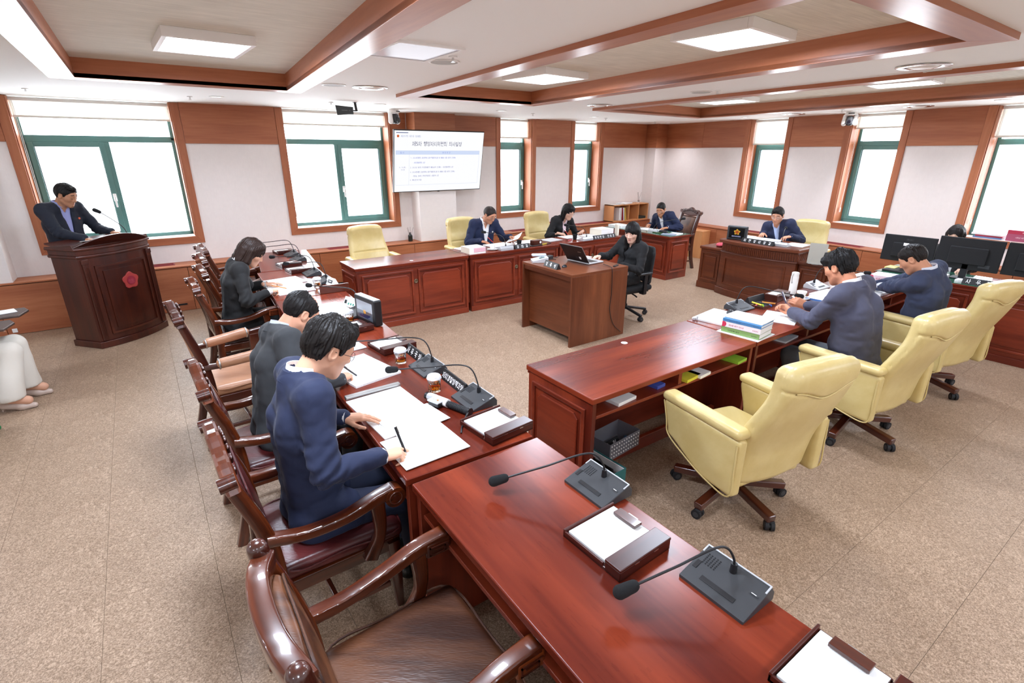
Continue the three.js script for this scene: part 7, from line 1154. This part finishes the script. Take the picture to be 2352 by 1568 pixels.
// ---------- recorder's desk ----------
const R0 = 0.778;
{
  const t = thing('laptop', 'black open laptop on the recorder desk, lid towards the camera', 'laptop', [3.5, R0, 3.735], -UP + 0.05);
  part(t, 'keyboard_base', bx(0.34, 0.016, 0.235, 0, 0.012, -0.02, 0.005), M.silver); part(t, 'keyboard', bx(0.3, 0.002, 0.11, 0, 0.021, -0.01), M.black);
  const lid = part(t, 'lid', bx(0.34, 0.225, 0.008, 0, 0.1125, 0, 0.004), M.black); lid.position.set(0, 0.02, 0.095); lid.rotation.x = 0.6;
  part(lid, 'lid_frame', [bx(0.344, 0.004, 0.006, 0, 0.225, -0.002), bx(0.004, 0.225, 0.006, 0.171, 0.1125, -0.002), bx(0.004, 0.225, 0.006, -0.171, 0.1125, -0.002)], M.steel);
  part(lid, 'screen', bx(0.31, 0.19, 0.001, 0, 0.115, -0.0046), new THREE.MeshStandardMaterial({ color: 0x202020, emissive: 0xdfe6ff, emissiveIntensity: 0.3 }));
  part(lid, 'sticker', bx(0.026, 0.032, 0.0008, 0.07, 0.06, 0.0045), M.paper); part(lid, 'sticker', bx(0.03, 0.03, 0.0008, 0.02, 0.06, 0.0045), M.darkGrey); part(lid, 'brand_mark', bx(0.05, 0.007, 0.0008, 0.1, 0.15, 0.0045), M.steel);
  for (const s of [-1, 1]) part(t, 'stand_leg', tube([[s * 0.12, 0.004, 0.08], [s * 0.12, 0.005, -0.12]], 0.004, 6, 6), M.steel);
  const p = thing('desk_phone', 'grey desk telephone on the recorder desk corner', 'phone', [3.08, R0, 3.46], -0.5);
  part(p, 'body', xf(ext([[-0.09, 0], [0.09, 0], [0.09, 0.06], [0.07, 0.062], [-0.09, 0.025]], 0.15, { bevel: 0.006 }), { p: [0, 0, -0.075] }), M.silver); part(p, 'handset', [bx(0.17, 0.03, 0.045, 0.0, 0.07, -0.05, 0.014)], M.silver); part(p, 'display', xf(bx(0.06, 0.002, 0.03, 0, 0, 0), { p: [0.02, 0.056, 0.03], r: [0, 0, 0.22] }), plain('lcd', 0x5f7a78)); part(p, 'cord', tube([[0.09, 0.02, -0.05], [0.13, 0.01, -0.08], [0.17, 0.01, -0.1], [0.2, 0.01, -0.06]], 0.004, 20, 6), M.black);
  solo('power_adapter', 'black power adapter behind the telephone', 'adapter', [bx(0.11, 0.04, 0.06, 0, 0.02, 0, 0.008), tube([[0.05, 0.02, 0], [0.12, 0.006, 0.03], [0.2, 0.005, 0.0]], 0.003, 14, 6)], M.black, [3.27, R0, 3.39], 0.3);
  namePlate('black name plate with three letters on the recorder desk', '기록석', [3.01, R0, 3.77], -UP - 0.12, { L: 0.26, h: 0.06 });
  solo('computer_mouse', 'small black mouse beside the recorder name plate', 'mouse', clean(sdf((x, y, z) => Math.max(ell(x, y, z, [0, 0, 0], [0.045, 0.026, 0.028]), -y), [-0.06, -0.01, -0.04], [0.06, 0.04, 0.04], 0.006)), M.black, [3.13, R0, 3.83], 0.6);
  solo('card_reader', 'flat black box on the near right corner of the recorder desk', 'device', bx(0.1, 0.012, 0.03, 0, 0.006, 0, 0.003), M.black, [3.62, R0, 4.11], 0.4);
  solo('laptop_cable', 'thin black cable hanging down the side of the recorder desk', 'cable', tube([[3.56, R0 + 0.008, 3.98], [3.53, R0 + 0.01, 4.1], [3.49, R0 + 0.006, 4.18], [3.49, 0.7, 4.192], [3.5, 0.5, 4.19], [3.49, 0.33, 4.19], [3.56, 0.15, 4.192], [3.68, 0.04, 4.195]], 0.0035, 60, 6), M.black);
  sheet('white papers behind the laptop', [3.64, R0, 3.52], 0.2, { w: 0.16, d: 0.22, th: 0.012, k: 0 });
}
// ---------- chairman's bench items ----------
const C0 = 0.7865;
{
  const t = thing('emblem_monitor', 'small dark monitor with a golden emblem on the bench', 'monitor', [6.3, C0, 3.83], -UP + 0.22), w = 0.27, h = 0.19;
  part(t, 'casing', bx(w, h, 0.06, 0, h / 2, 0, 0.014), M.darkGrey);
  const tex = canvasTex(256, 192, (x) => { x.fillStyle = '#07080a'; x.fillRect(0, 0, 256, 192); x.fillStyle = '#d8a83c'; x.beginPath(); for (let i = 0; i < 60; i++) { const a = -PI / 2 + i / 60 * 2 * PI, r = 56 * (0.84 + 0.16 * Math.cos(5 * (a + PI / 2))); x.lineTo(132 + r * Math.cos(a), 76 + r * Math.sin(a)); } x.fill(); x.fillStyle = '#a83c20'; x.beginPath(); x.arc(132, 78, 29, 0, 7); x.fill(); x.fillStyle = '#d8a83c'; hangul(x, '의회', 112, 68, 18); x.fillStyle = '#c8ccff'; hangul(x, '행정자치위원회', 52, 146, 24, { gap: 0.02, squeeze: 0.88, weight: 0.12 }); });
  const q = part(t, 'display', quad(w - 0.06, h - 0.05), new THREE.MeshStandardMaterial({ color: 0x050505, emissive: 0xffffff, emissiveMap: tex, emissiveIntensity: 0.5, roughness: 0.25 })); q.position.set(0, h / 2, 0.0315);
  namePlate('long black name plate with six letters before the chairman', '위원장이장걸', [6.225, C0, 4.19], -UP - 0.02, { L: 0.46, h: 0.055 });
  micUnit('silver microphone unit before the chairman', [6.33, C0, 4.47], -UP, { tip: [-0.1, 0.2, -0.2], silver: true, size: 0.9, bend: 0.12 });
  sheet('open documents under the hands of the chairman', [6.6, C0, 4.05], UP, { w: 0.42, d: 0.26, th: 0.01, k: 0 }); sheet('white papers at the right end of the bench', [6.55, C0, 4.55], UP + 0.1, { w: 0.24, d: 0.28, th: 0.006, k: 2 });
  sheet('white papers behind the emblem monitor', [6.66, C0, 3.76], UP, { w: 0.18, d: 0.22, th: 0.008, k: 1 });
  const s = thing('document_stand', 'grey upright document stand on the right wing of the bench', 'stand', [6.3, 0.6305, 4.94], -UP + 0.3); const pl = part(s, 'plate', bx(0.2, 0.25, 0.004, 0, 0.127, 0, 0.002), plain('grey_plate', 0xaaa79c, { roughness: 0.35, metalness: 0.3 })); pl.rotation.x = -0.12; part(s, 'wire_foot', [tube([[-0.05, 0.08, 0.012], [-0.05, 0.004, 0.03], [0.05, 0.004, 0.03], [0.05, 0.08, 0.012]], 0.002, 20, 5), bx(0.16, 0.004, 0.08, 0, 0.002, 0.0)], M.steel);
  const c = thing('fabric_pouch', 'pink pouch on the left wing of the bench', 'pouch', [6.46, 0.6305, 3.5], 0.3); part(c, 'pouch', clean(sdf((x, y, z) => ell(x, y, z, [0, 0.025, 0], [0.1, 0.03, 0.07]) + noise3(x * 30, y * 30, z * 30) * 0.008, [-0.13, -0.01, -0.1], [0.13, 0.08, 0.1], 0.008)), cloth('pink_cloth', 0xc04a58));
  solo('black_case', 'black case behind the pink pouch', 'case', bx(0.14, 0.07, 0.1, 0, 0.035, 0, 0.01), M.black, [6.6, 0.6305, 3.52]);
}
// ---------- front row with the yellow chairs ----------
const BK = (title, bg, fg, red) => canvasTex(512, 64, (x, w, h) => { x.fillStyle = bg; x.fillRect(0, 0, w, h); if (red) { x.fillStyle = '#d83a5c'; x.beginPath(); x.arc(26, 32, 32, -PI / 2, PI / 2); x.fill(); x.fillRect(0, 0, 26, 64); } x.fillStyle = fg; hangul(x, title, 90, 24, 20, { squeeze: 0.8, gap: 0.05 }); x.fillRect(410, 30, 8, 10); hangul(x, '울산광역시', 424, 28, 14, { squeeze: 0.8, gap: 0.04 }); });
const bkA = { w: 0.2, d: 0.27 };
book('green bound budget book at the bottom of the stack', [2.875, E0 + 0.004, 6.1], 0.12, { ...bkA, th: 0.036, cover: 0x7a9a58, spineTex: BK('기금운용계획 예산안', '#7c9d5a', '#2c3a20', false) });
book('white bound book with a red tab, middle of the stack', [2.878, E0 + 0.041, 6.1], 0.13, { ...bkA, th: 0.038, cover: 0xf4f0f2, spineTex: BK('세입세출 예산안 첨부서류', '#f6f1f4', '#b0486a', true) });
book('blue bound book near the top of the stack', [2.88, E0 + 0.08, 6.1], 0.12, { ...bkA, th: 0.02, cover: 0x4a86bd, spineTex: BK('결산서 및 첨부서류', '#4c88c0', '#1e3a5c', false) });
sheet('white sheets topmost on the book stack', [2.9, E0 + 0.1005, 6.09], 0.1, { w: 0.2, d: 0.28, th: 0.006, k: 0, curl: 0.006 }); sheet('white sheet under the book stack', [2.87, E0, 6.1], 0.08, { w: 0.25, d: 0.3, th: 0.003, k: 1 });
sheet('large white clipboard papers left of the book stack', [3.03, E0, 5.77], 0.15, { w: 0.36, d: 0.24, th: 0.012, k: 2 });
solo('binder_clip', 'silver clip on the corner of the clipboard papers', 'clip', [bx(0.05, 0.02, 0.02, 0, 0.01, 0, 0.003), bx(0.012, 0.03, 0.01, 0, 0.015, 0.02)], M.silver, [2.84, E0, 5.7], 0.3);
micUnit('microphone unit before the man with the phone', [3.38, E0, 5.73], PI, { tip: [-0.38, 0.11, -0.25], bend: 0.13 });
solo('computer_mouse', 'black mouse lying beside the clipboard papers', 'mouse', clean(sdf((x, y, z) => Math.max(ell(x, y, z, [0, 0, 0], [0.05, 0.032, 0.03]), -y), [-0.06, -0.01, -0.04], [0.06, 0.045, 0.04], 0.006)), M.black, [3.16, E0 + 0.013, 5.79], 0.6);
namePlate('black name plate with three letters before the man with the phone', '공진혁', [3.69, E0, 5.68], PI, { L: 0.24, h: 0.055 }); 
{
  const t = thing('pen_tray', 'dark pen tray full of coloured highlighters', 'tray', [3.62, E0, 5.8], 0.05); part(t, 'base', bx(0.22, 0.008, 0.1, 0, 0.004, 0), M.black); part(t, 'rim', [bx(0.22, 0.022, 0.006, 0, 0.011, 0.05), bx(0.22, 0.022, 0.006, 0, 0.011, -0.05), bx(0.006, 0.022, 0.1, 0.11, 0.011, 0), bx(0.006, 0.022, 0.1, -0.11, 0.011, 0)], M.armDark);
  [[0xd84a5a, 'pink'], [0x9ac83a, 'lime'], [0x3a7ad0, 'blue'], [0xe8d040, 'yellow'], [0x202022, 'black'], [0xd88a30, 'orange']].forEach(([c, n], k) => solo('highlighter', `${n} highlighter in the pen tray`, 'pen', xf(cyl(0.0065, 0.0065, 0.1, 0, 0, 0, 10), { r: [0, 0, PI / 2] }), plain('marker', c), [3.555 + (k % 3) * 0.05, E0 + 0.0155 + (k > 2 ? 0.011 : 0), 5.775 + (k % 3) * 0.022], 0.3 + k * 0.35, 'highlighters in the pen tray'));
  const b = thing('tissue_box', 'dark brown box behind the pen tray', 'box', [3.93, E0, 5.74], 0.1); part(b, 'box', bx(0.26, 0.06, 0.11, 0, 0.03, 0, 0.004), M.armDark); part(b, 'lining', bx(0.1, 0.004, 0.07, -0.06, 0.061, 0), M.paper);
  const th = thing('thermos', 'white thermos flask with a carrying loop', 'flask', [4.19, E0, 5.735], 0); part(th, 'body', lathe([[0, 0], [0.03, 0], [0.032, 0.006], [0.032, 0.165], [0.03, 0.17]], 26), plain('thermos', 0xf0ece6, { roughness: 0.35 })); part(th, 'lid', lathe([[0.03, 0.17], [0.0305, 0.2], [0.024, 0.204], [0, 0.204]], 26), plain('thermos_lid', 0xe6e2dc)); part(th, 'loop', tube([[-0.03, 0.195, 0], [-0.045, 0.19, 0], [-0.048, 0.15, 0], [-0.04, 0.11, 0], [-0.034, 0.12, 0]], 0.003, 18, 6), M.steel);
}
sheet('printed papers under the forearms of the man with the phone', [3.42, E0, 6.05], 0.35, { w: 0.3, d: 0.24, th: 0.004, k: 2 }); sheet('white papers right of the man with the phone', [3.95, E0, 6.02], -0.1, { w: 0.22, d: 0.22, th: 0.005, k: 0 });
sheet('white sheets stacked before the leaning man', [4.42, E0, 5.97], -0.05, { w: 0.3, d: 0.24, th: 0.022, k: 1 });
book('blue notebook under the white sheets before the leaning man', [4.2, E0, 5.98], 0.1, { w: 0.13, d: 0.2, th: 0.018, cover: 0xf0f0f0, spine: 0x4a7ac0 });
micUnit('silver microphone unit left of the leaning man', [4.63, E0, 5.74], PI, { tip: [-0.48, 0.12, -0.2], silver: true, size: 1, bend: 0.13 });
book('white and pink budget book before the leaning man', [5.5, E0, 6.03], 0.08, { w: 0.22, d: 0.3, th: 0.06, cover: 0xf6eef2, spineTex: BK('세입세출 예산안', '#f3dfe8', '#b0486a', true) });
sheet('papers reaching beyond the hand of the leaning man', [5.35, E0, 5.82], 0, { w: 0.3, d: 0.2, th: 0.006, k: 2 }); sheet('open book under the arms of the leaning man', [4.95, E0, 6.1], 0, { w: 0.4, d: 0.26, th: 0.02, k: 0, curl: 0.01 });
pen('black pen lying on papers near the leaning man', [5.3, E0 + 0.012, 5.86], [5.42, E0 + 0.012, 5.84], 0x1a1a1c);
{ const t = thing('smartphone', 'flip phone held up by the man in the grey-blue jacket', 'phone', [3.535, 0.84, 6.01], 0); t.rotation.set(-0.5, 0.45, 0.25); part(t, 'case', bx(0.075, 0.15, 0.009, 0, 0, 0, 0.004), plain('phone_case', 0x4a4a62, { roughness: 0.35 })); const tex = canvasTex(64, 64, (x) => { x.fillStyle = '#dfe8ea'; x.fillRect(0, 0, 64, 64); x.fillStyle = '#2a4a5a'; x.beginPath(); x.moveTo(20, 64); x.lineTo(30, 10); x.lineTo(44, 64); x.fill(); }); const q = part(t, 'screen', quad(0.068, 0.075), new THREE.MeshStandardMaterial({ map: tex, emissive: 0xffffff, emissiveMap: tex, emissiveIntensity: 0.25, roughness: 0.1 })); q.position.set(0, 0.033, 0.0049); }
{ const t = thing('plastic_basket', 'clear perforated plastic basket under the bare desk', 'basket', [1.68, 0.186, 6.03], 0.1), m = phy({ color: lin(0xb0b0b8), transmission: 0.7, thickness: 0, roughness: 0.25, side: THREE.DoubleSide }); part(t, 'bottom', bx(0.28, 0.004, 0.16, 0, 0.002, 0), m); part(t, 'wall', [bx(0.29, 0.11, 0.003, 0, 0.057, 0.085), bx(0.29, 0.11, 0.003, 0, 0.057, -0.085), bx(0.003, 0.11, 0.17, 0.145, 0.057, 0), bx(0.003, 0.11, 0.17, -0.145, 0.057, 0)], m); const dots = []; for (let i = 0; i < 12; i++) for (let j = 0; j < 4; j++) dots.push(xf(cyl(0.004, 0.004, 0.004, 0, 0, 0, 6), { p: [-0.13 + i * 0.0236, 0.02 + j * 0.025, 0.087], r: [PI / 2, 0, 0] })); const dd = part(t, 'perforation', dots, M.white); dd.userData.kind = 'stuff';
  const np = namePlate('spare name plate lying in the plastic basket', '의원', [1.64, 0.2, 6.03], 0.1, { L: 0.16, h: 0.05 });
  solo('snack_packet', 'blue and orange packets in the plastic basket', 'packet', xf(bx(0.12, 0.03, 0.04, 0, 0, 0, 0.012), { r: [0.3, 0.4, 0] }), plain('packet', 0x4a8ab8, { roughness: 0.3 }), [1.73, 0.225, 6.07]);
  const f = thing('file_box', 'teal file box on the floor under the bare desk', 'box', [1.47, 0, 6.15], 0.05), fm = plain('teal', 0x2c6e6e, { roughness: 0.5 }); part(f, 'wall', [bx(0.1, 0.23, 0.004, 0, 0.115, 0.13), bx(0.1, 0.23, 0.004, 0, 0.115, -0.13), bx(0.004, 0.23, 0.26, 0.05, 0.115, 0), bx(0.004, 0.16, 0.26, -0.05, 0.08, 0), bx(0.1, 0.004, 0.26, 0, 0.002, 0)], fm); part(f, 'lining', [bx(0.004, 0.22, 0.25, 0.045, 0.112, 0)], M.paper); part(f, 'folder', xf(bx(0.01, 0.2, 0.2, 0, 0, 0, 0.002), { p: [0, 0.125, -0.01], r: [0, 0, 0.15] }), M.black); part(f, 'green_divider', xf(bx(0.003, 0.18, 0.18, 0, 0, 0), { p: [-0.025, 0.11, 0.02], r: [0.2, 0, 0.1] }), plain('green_card', 0x2f8a4a)); }
for (const [x, z, c, w, l] of [[1.55, 6.16, 0xf2f2f0, 0.16, 'white papers at the left end of the shelf under the bare desk'], [1.86, 6.14, 0x4a5ab0, 0.08, 'blue case on the shelf under the bare desk'], [2.12, 6.18, 0xd8d040, 0.16, 'yellow folder on the shelf under the bare desk'], [2.22, 6.19, 0xf2f2f0, 0.12, 'white papers beside the yellow shelf folder'], [2.62, 6.19, 0x9ac83a, 0.12, 'lime folder at the right end of the shelf']]) solo('shelf_paper', l, 'paper', bx(w, 0.02, 0.16, 0, 0.01, 0, 0.002), plain('shelf_paper', c), [x, 0.613, z - 0.02], 0.1);
sheet('grey papers on the shelf beside the knees of the man with the phone', [3.33, 0.613, 6.13], 0.1, { w: 0.22, d: 0.16, th: 0.012, mat: plain('grey_paper', 0xd2d4d6) });
for (const [x, y, z] of [[2.014, 0.7335, 5.752], [2.024, 0.7335, 2.364]]) solo('desk_sticker', z > 4 ? 'round white sticker on the bare desk top' : 'round white sticker on the desk under the screen', 'sticker', cyl(0.022, 0.022, 0.0008, 0, 0, 0, 24), std({ map: canvasTex(64, 64, (q) => { q.fillStyle = '#e8eaea'; q.fillRect(0, 0, 64, 64); q.fillStyle = '#2a2c2e'; q.font = 'bold 20px sans-serif'; q.fillText('105', 14, 40); }), roughness: 0.4 }), [x, y, z]);
// ---------- corner desk, shelf and ledge ----------
const K0 = 0.7;
micUnit('silver microphone unit on the green glass of the corner desk', [6.42, K0, 2.28], -UP, { tip: [0.28, 0.22, -0.3], silver: true, size: 0.85, bend: 0.1 });
sheet('white papers under the hands of the corner man', [6.58, K0, 2.05], UP, { w: 0.36, d: 0.22, th: 0.006, k: 1 }); sheet('papers near the end of the corner desk', [6.5, K0, 2.6], UP + 0.2, { w: 0.2, d: 0.26, th: 0.008, k: 0 }); sheet('documents at the far end of the corner desk', [6.4, K0, 1.5], UP, { w: 0.3, d: 0.24, th: 0.04, k: 2 });
solo('green_folder', 'dark green folder beside the corner man\'s papers', 'folder', bx(0.2, 0.012, 0.26, 0, 0.006, 0, 0.003), plain('green_folder', 0x3f5a34), [6.45, K0, 2.42], 0.1); solo('glasses_case', 'dark glasses case on the corner desk', 'case', bx(0.16, 0.035, 0.06, 0, 0.0175, 0, 0.014), M.black, [6.42, K0 + 0.0125, 2.46], 1.4); solo('notebook', 'blue grey notebook at the end of the corner desk', 'notebook', bx(0.16, 0.014, 0.22, 0, 0.007, 0, 0.002), plain('notebook', 0x8a96a4), [6.36, K0, 2.62], 0.4);
pen('brown pen in the hand of the corner man', [6.68, K0 + 0.012, 1.85], [6.76, K0 + 0.09, 1.83], 0x5a3a22);
{
  const t = thing('shelf_unit', 'small open pine shelf standing on the window ledge in the corner', 'shelf', [8.0, LEDGE + 0.001, 0.17], 0), L = 1.06, h = 0.34, d = 0.27;
  part(t, 'side', bx(0.018, h, d, -L / 2 + 0.009, h / 2, 0, 0.002, 'y'), M.lightWood); part(t, 'side', bx(0.018, h, d, L / 2 - 0.009, h / 2, 0, 0.002, 'y'), M.lightWood); part(t, 'top', bx(L, 0.018, d, 0, h - 0.009, 0, 0.002, 'x'), M.lightWood); part(t, 'bottom', bx(L, 0.018, d, 0, 0.009, 0, 0.002, 'x'), M.lightWood); part(t, 'back', bx(L - 0.02, h - 0.03, 0.008, 0, h / 2, -d / 2 + 0.006, 0, 'x'), M.lightWood); part(t, 'divider', bx(0.018, h - 0.03, d - 0.02, -0.06, h / 2, 0, 0, 'y'), M.lightWood); part(t, 'divider', bx(0.018, h - 0.03, d - 0.02, 0.24, h / 2, 0, 0, 'y'), M.lightWood);
  [[-0.33, 0xf0efec, 0], [-0.31, 0xe6e4e0, 0.02], [-0.275, 0xf0efec, 0.03], [-0.22, 0x9a2434, 0.12], [-0.18, 0xf0efec, 0.14], [-0.13, 0xe0c45a, 0.2]].forEach(([x, c, a], k) => { const g = bx(0.02, 0.26, 0.2, 0, 0.13, 0, 0.002); solo('file_binder', ['white binder leftmost in the pine shelf', 'pale binder second in the pine shelf', 'white binder third in the pine shelf', 'dark red binder leaning in the pine shelf', 'white binder leaning between red and yellow ones', 'yellow binder leaning in the pine shelf'][k], 'binder', xf(g, { r: [0, 0, a] }), plain('binder', c), [8.0 + x, LEDGE + 0.02, 0.19], 0, 'binders in the pine shelf'); });
  solo('green_tray', 'black tray with green trim in the right part of the pine shelf', 'tray', [bx(0.22, 0.05, 0.16, 0, 0.025, 0, 0.006)], plain('tray_green', 0x26302a), [8.38, LEDGE + 0.02, 0.2]);
  sheet('white documents on top of the pine shelf', [7.9, LEDGE + h + 0.002, 0.18], 0.2, { w: 0.3, d: 0.22, th: 0.02, k: 0, curl: 0.01 }); sheet('clear plastic folder on top of the pine shelf, left end', [7.62, LEDGE + h + 0.002, 0.18], 0.1, { w: 0.24, d: 0.2, th: 0.004, mat: plain('clear_folder', 0xdcdcd8, { roughness: 0.2 }), name: 'folder' });
  function diffuser(label, p, body, glass) { const d = thing('reed_diffuser', label, 'diffuser', p, 0, 'reed diffusers'); part(d, 'bottle', body, glass); for (const [a, b] of [[0.05, 0.02], [-0.06, 0.03], [0.03, -0.05], [-0.02, -0.03]]) part(d, 'reed', tube([[0, 0.02, 0], [a * 0.4, 0.11, b * 0.4], [a, 0.22, b]], 0.0018, 6, 5), M.darkWood); }
  diffuser('clear reed diffuser on top of the pine shelf', [8.34, LEDGE + h + 0.001, 0.18], bx(0.05, 0.06, 0.05, 0, 0.03, 0, 0.006), M.cutGlass);
  diffuser('dark bottle reed diffuser on the ledge below the wall screen', [3.01, LEDGE + 0.001, 0.16], lathe([[0, 0], [0.034, 0], [0.036, 0.006], [0.036, 0.085], [0.03, 0.1], [0.012, 0.112], [0.011, 0.135], [0.014, 0.14], [0, 0.14]], 24), plain('dark_bottle', 0x1c211f, { roughness: 0.2 }));
  const bc = thing('wooden_cabinet', 'plain light wood box cabinet standing in the room corner', 'cabinet', [8.44, 0, 1.55], 0.03); part(bc, 'body', bx(0.42, 0.5, 0.74, 0, 0.25, 0, 0.003, 'y'), M.lightWood); part(bc, 'top', bx(0.43, 0.02, 0.75, 0, 0.51, 0, 0.003, 'z'), M.lightWood);
  solo('red_can', 'small red and blue can on the ledge behind the vice chairwoman', 'can', cyl(0.03, 0.03, 0.11, 0, 0.055, 0, 20), plain('red_can', 0xb03040, { roughness: 0.3 }), [5.9, LEDGE + 0.001, 0.2]);
}
// ---------- secretary's desk with three monitors ----------
function monitor(label, z0, z1, y0, y1, brand, x = 6.42, tilt = 0) {
  const w = z1 - z0, h = y1 - y0, t = thing('computer_monitor', label, 'monitor', [x, K0, (z0 + z1) / 2], -UP + tilt, 'black monitors seen from behind');
  part(t, 'casing', bx(w, h, 0.03, 0, y0 - K0 + h / 2, 0, 0.006), M.blackMatte); part(t, 'back_bulge', bx(w * 0.6, h * 0.55, 0.02, 0, y0 - K0 + h * 0.45, 0.022, 0.01), M.blackMatte); part(t, 'edge_strip', bx(0.004, h, 0.012, -w / 2 - 0.001, y0 - K0 + h / 2, -0.008), M.silver);
  part(t, 'screen', bx(w - 0.02, h - 0.02, 0.001, 0, y0 - K0 + h / 2, -0.0156), new THREE.MeshStandardMaterial({ color: 0x202020, emissive: 0xdfe8ff, emissiveIntensity: 0.4 }));
  part(t, 'stand', [bx(0.06, y0 - K0 + 0.08, 0.03, 0, (y0 - K0 + 0.08) / 2, 0.0, 0.006), bx(0.2, 0.012, 0.16, 0, 0.006, -0.02, 0.004)], M.black);
  if (brand) { const tex = canvasTex(128, 48, (q) => { q.fillStyle = '#121214'; q.fillRect(0, 0, 128, 48); q.fillStyle = '#2c2e30'; q.beginPath(); q.arc(30, 24, 17, 0, 7); q.fill(); q.fillStyle = '#3a3c3e'; q.font = 'bold 34px sans-serif'; q.fillText('LG', 56, 37); }); const m = part(t, 'brand_mark', quad(0.07, 0.026), std({ map: tex, roughness: 0.6 })); m.position.set(0, y1 - K0 - 0.04, 0.0157); part(t, 'label_sticker', bx(0.05, 0.03, 0.001, -0.02, y0 - K0 + h * 0.68, 0.0335), M.paper); }
  else part(t, 'label_sticker', bx(0.09, 0.035, 0.001, 0.15, y0 - K0 + 0.05, 0.0157), M.darkGrey);
}
monitor('left monitor with brand mark, seen from behind', 5.58, 6.07, 0.79, 1.075, true, 6.42, 0.02);
monitor('middle and widest monitor, seen from behind', 6.088, 6.615, 0.8, 1.115, false, 6.42, 0);
monitor('monitor cut off by the right picture edge', 6.632, 7.12, 0.8, 1.115, false, 6.44, 0);
namePlate('black name plate with two visible letters on the secretary desk', '사무관', [6.2, K0, 6.55], -UP, { L: 0.26, h: 0.06 });
sheet('white paper lying on the secretary name plate', [6.27, K0, 6.45], UP, { w: 0.2, d: 0.1, th: 0.02, k: 0 }); sheet('yellow note and papers at the left end of the secretary desk', [6.42, K0, 5.72], UP, { w: 0.1, d: 0.16, th: 0.02, mat: plain('yellow_note', 0xe8e08a), name: 'note_pad' }); solo('keyboard', 'black keyboard at the left end of the secretary desk', 'keyboard', bx(0.12, 0.02, 0.3, 0, 0.01, 0, 0.005), M.black, [6.25, K0, 5.85]); sheet('white and blue documents at the right end of the secretary desk', [6.3, K0, 6.95], UP, { w: 0.26, d: 0.2, th: 0.02, k: 2 });
solo('computer_mouse', 'black mouse below the middle monitor', 'mouse', clean(sdf((x, y, z) => Math.max(ell(x, y, z, [0, 0, 0], [0.05, 0.032, 0.03]), -y), [-0.06, -0.01, -0.04], [0.06, 0.045, 0.04], 0.006)), M.black, [6.3, K0, 6.25], 0.6); sheet('white papers under the middle monitor', [6.36, K0, 6.12], UP, { w: 0.24, d: 0.2, th: 0.02, k: 1 });
{ const s = 0.897, X = (z) => 8.98 - 0.095 * z + 0.12;
  book('blue book lowest on the right window sill', [X(6.0) - 0.0, s, 6.02], -0.095, { w: 0.2, d: 0.3, th: 0.02, cover: 0x6a7fa8 }); book('dark red book on the blue one on the right window sill', [X(6.0), s + 0.021, 6.03], -0.06, { w: 0.2, d: 0.28, th: 0.018, cover: 0xa83248 }); book('white book topmost on the right window sill', [X(6.0), s + 0.04, 6.0], -0.12, { w: 0.2, d: 0.3, th: 0.022, cover: 0xf0efec });
  const t = thing('display_box', 'dark pink lettered box on the window sill at the right edge', 'box', [X(6.4) - 0.04, s, 6.43], -UP - 0.095); const tex = canvasTex(512, 192, (x) => { x.fillStyle = '#a8506a'; x.fillRect(0, 0, 512, 192); x.fillStyle = '#b02c48'; x.fillRect(0, 0, 512, 66); x.fillStyle = '#f0d8dc'; hangul(x, '예산결산', 160, 18, 30, {}); hangul(x, '세입세출 예산안', 100, 110, 28, {}); }); part(t, 'box', bx(0.46, 0.135, 0.12, 0, 0.0675, 0, 0.003), plain('pink_box', 0xa8506a)); const q = part(t, 'lettering', quad(0.455, 0.13), std({ map: tex, roughness: 0.5 })); q.position.set(0, 0.0675, 0.0608); }
// ---------- listeners' tablet-arm chairs at the left edge ----------
function tabletChair(label, p, turn) {
  const t = thing('tablet_chair', label, 'chair', p, turn, 'tablet-arm chairs at the left edge'); part(t, 'seat', clean(sdf((x, y, z) => { const q = [Math.abs(x) - 0.22 + 0.03, Math.abs(y - 0.385) - 0.03 + 0.028, Math.abs(z) - 0.22 + 0.03]; return Math.hypot(Math.max(q[0], 0), Math.max(q[1], 0), Math.max(q[2], 0)) + Math.min(Math.max(...q), 0) - 0.028; }, [-0.25, 0.33, -0.25], [0.25, 0.44, 0.25], 0.014)), M.black); part(t, 'backrest', bx(0.42, 0.4, 0.03, 0, 0.68, -0.22, 0.014), M.black); for (const s of [-1, 1]) part(t, 'leg_frame', tube([[s * 0.2, 0.0, 0.2], [s * 0.2, 0.36, 0.18], [s * 0.2, 0.36, -0.2], [s * 0.2, 0.0, -0.22]], 0.012, 30, 8), M.steel);
  part(t, 'tablet', ext([[-0.16, 0.02], [0.1, 0.02], [0.13, 0.06], [0.13, 0.42], [0.02, 0.46], [-0.16, 0.42]], 0.018, { bevel: 0.005 }).rotateX(PI / 2).translate(-0.05, 0.66, 0.05), plain('tablet_top', 0x4a3a34, { roughness: 0.35 })); part(t, 'tablet_arm', tube([[-0.22, 0.36, -0.05], [-0.24, 0.55, 0.0], [-0.18, 0.64, 0.12]], 0.012, 14, 8), M.steel);
}
tabletChair('tablet-arm chair with papers, farther one at the left edge', [-1.93, 0, 2.1], HP); tabletChair('tablet-arm chair under the person in cream trousers', [-1.97, 0, 2.5], HP);
sheet('printed papers on the farther tablet at the left edge', [-1.6, 0.662, 2.14], 0.3, { w: 0.2, d: 0.14, th: 0.004, k: 2 });
solo('wall_socket', 'white socket low on the panelling at the left edge', 'socket', bx(0.045, 0.045, 0.01, 0, 0, 0, 0.003), M.white, [-1.885, 0.05, 0.3285]);
renderer.render(scene, camera);
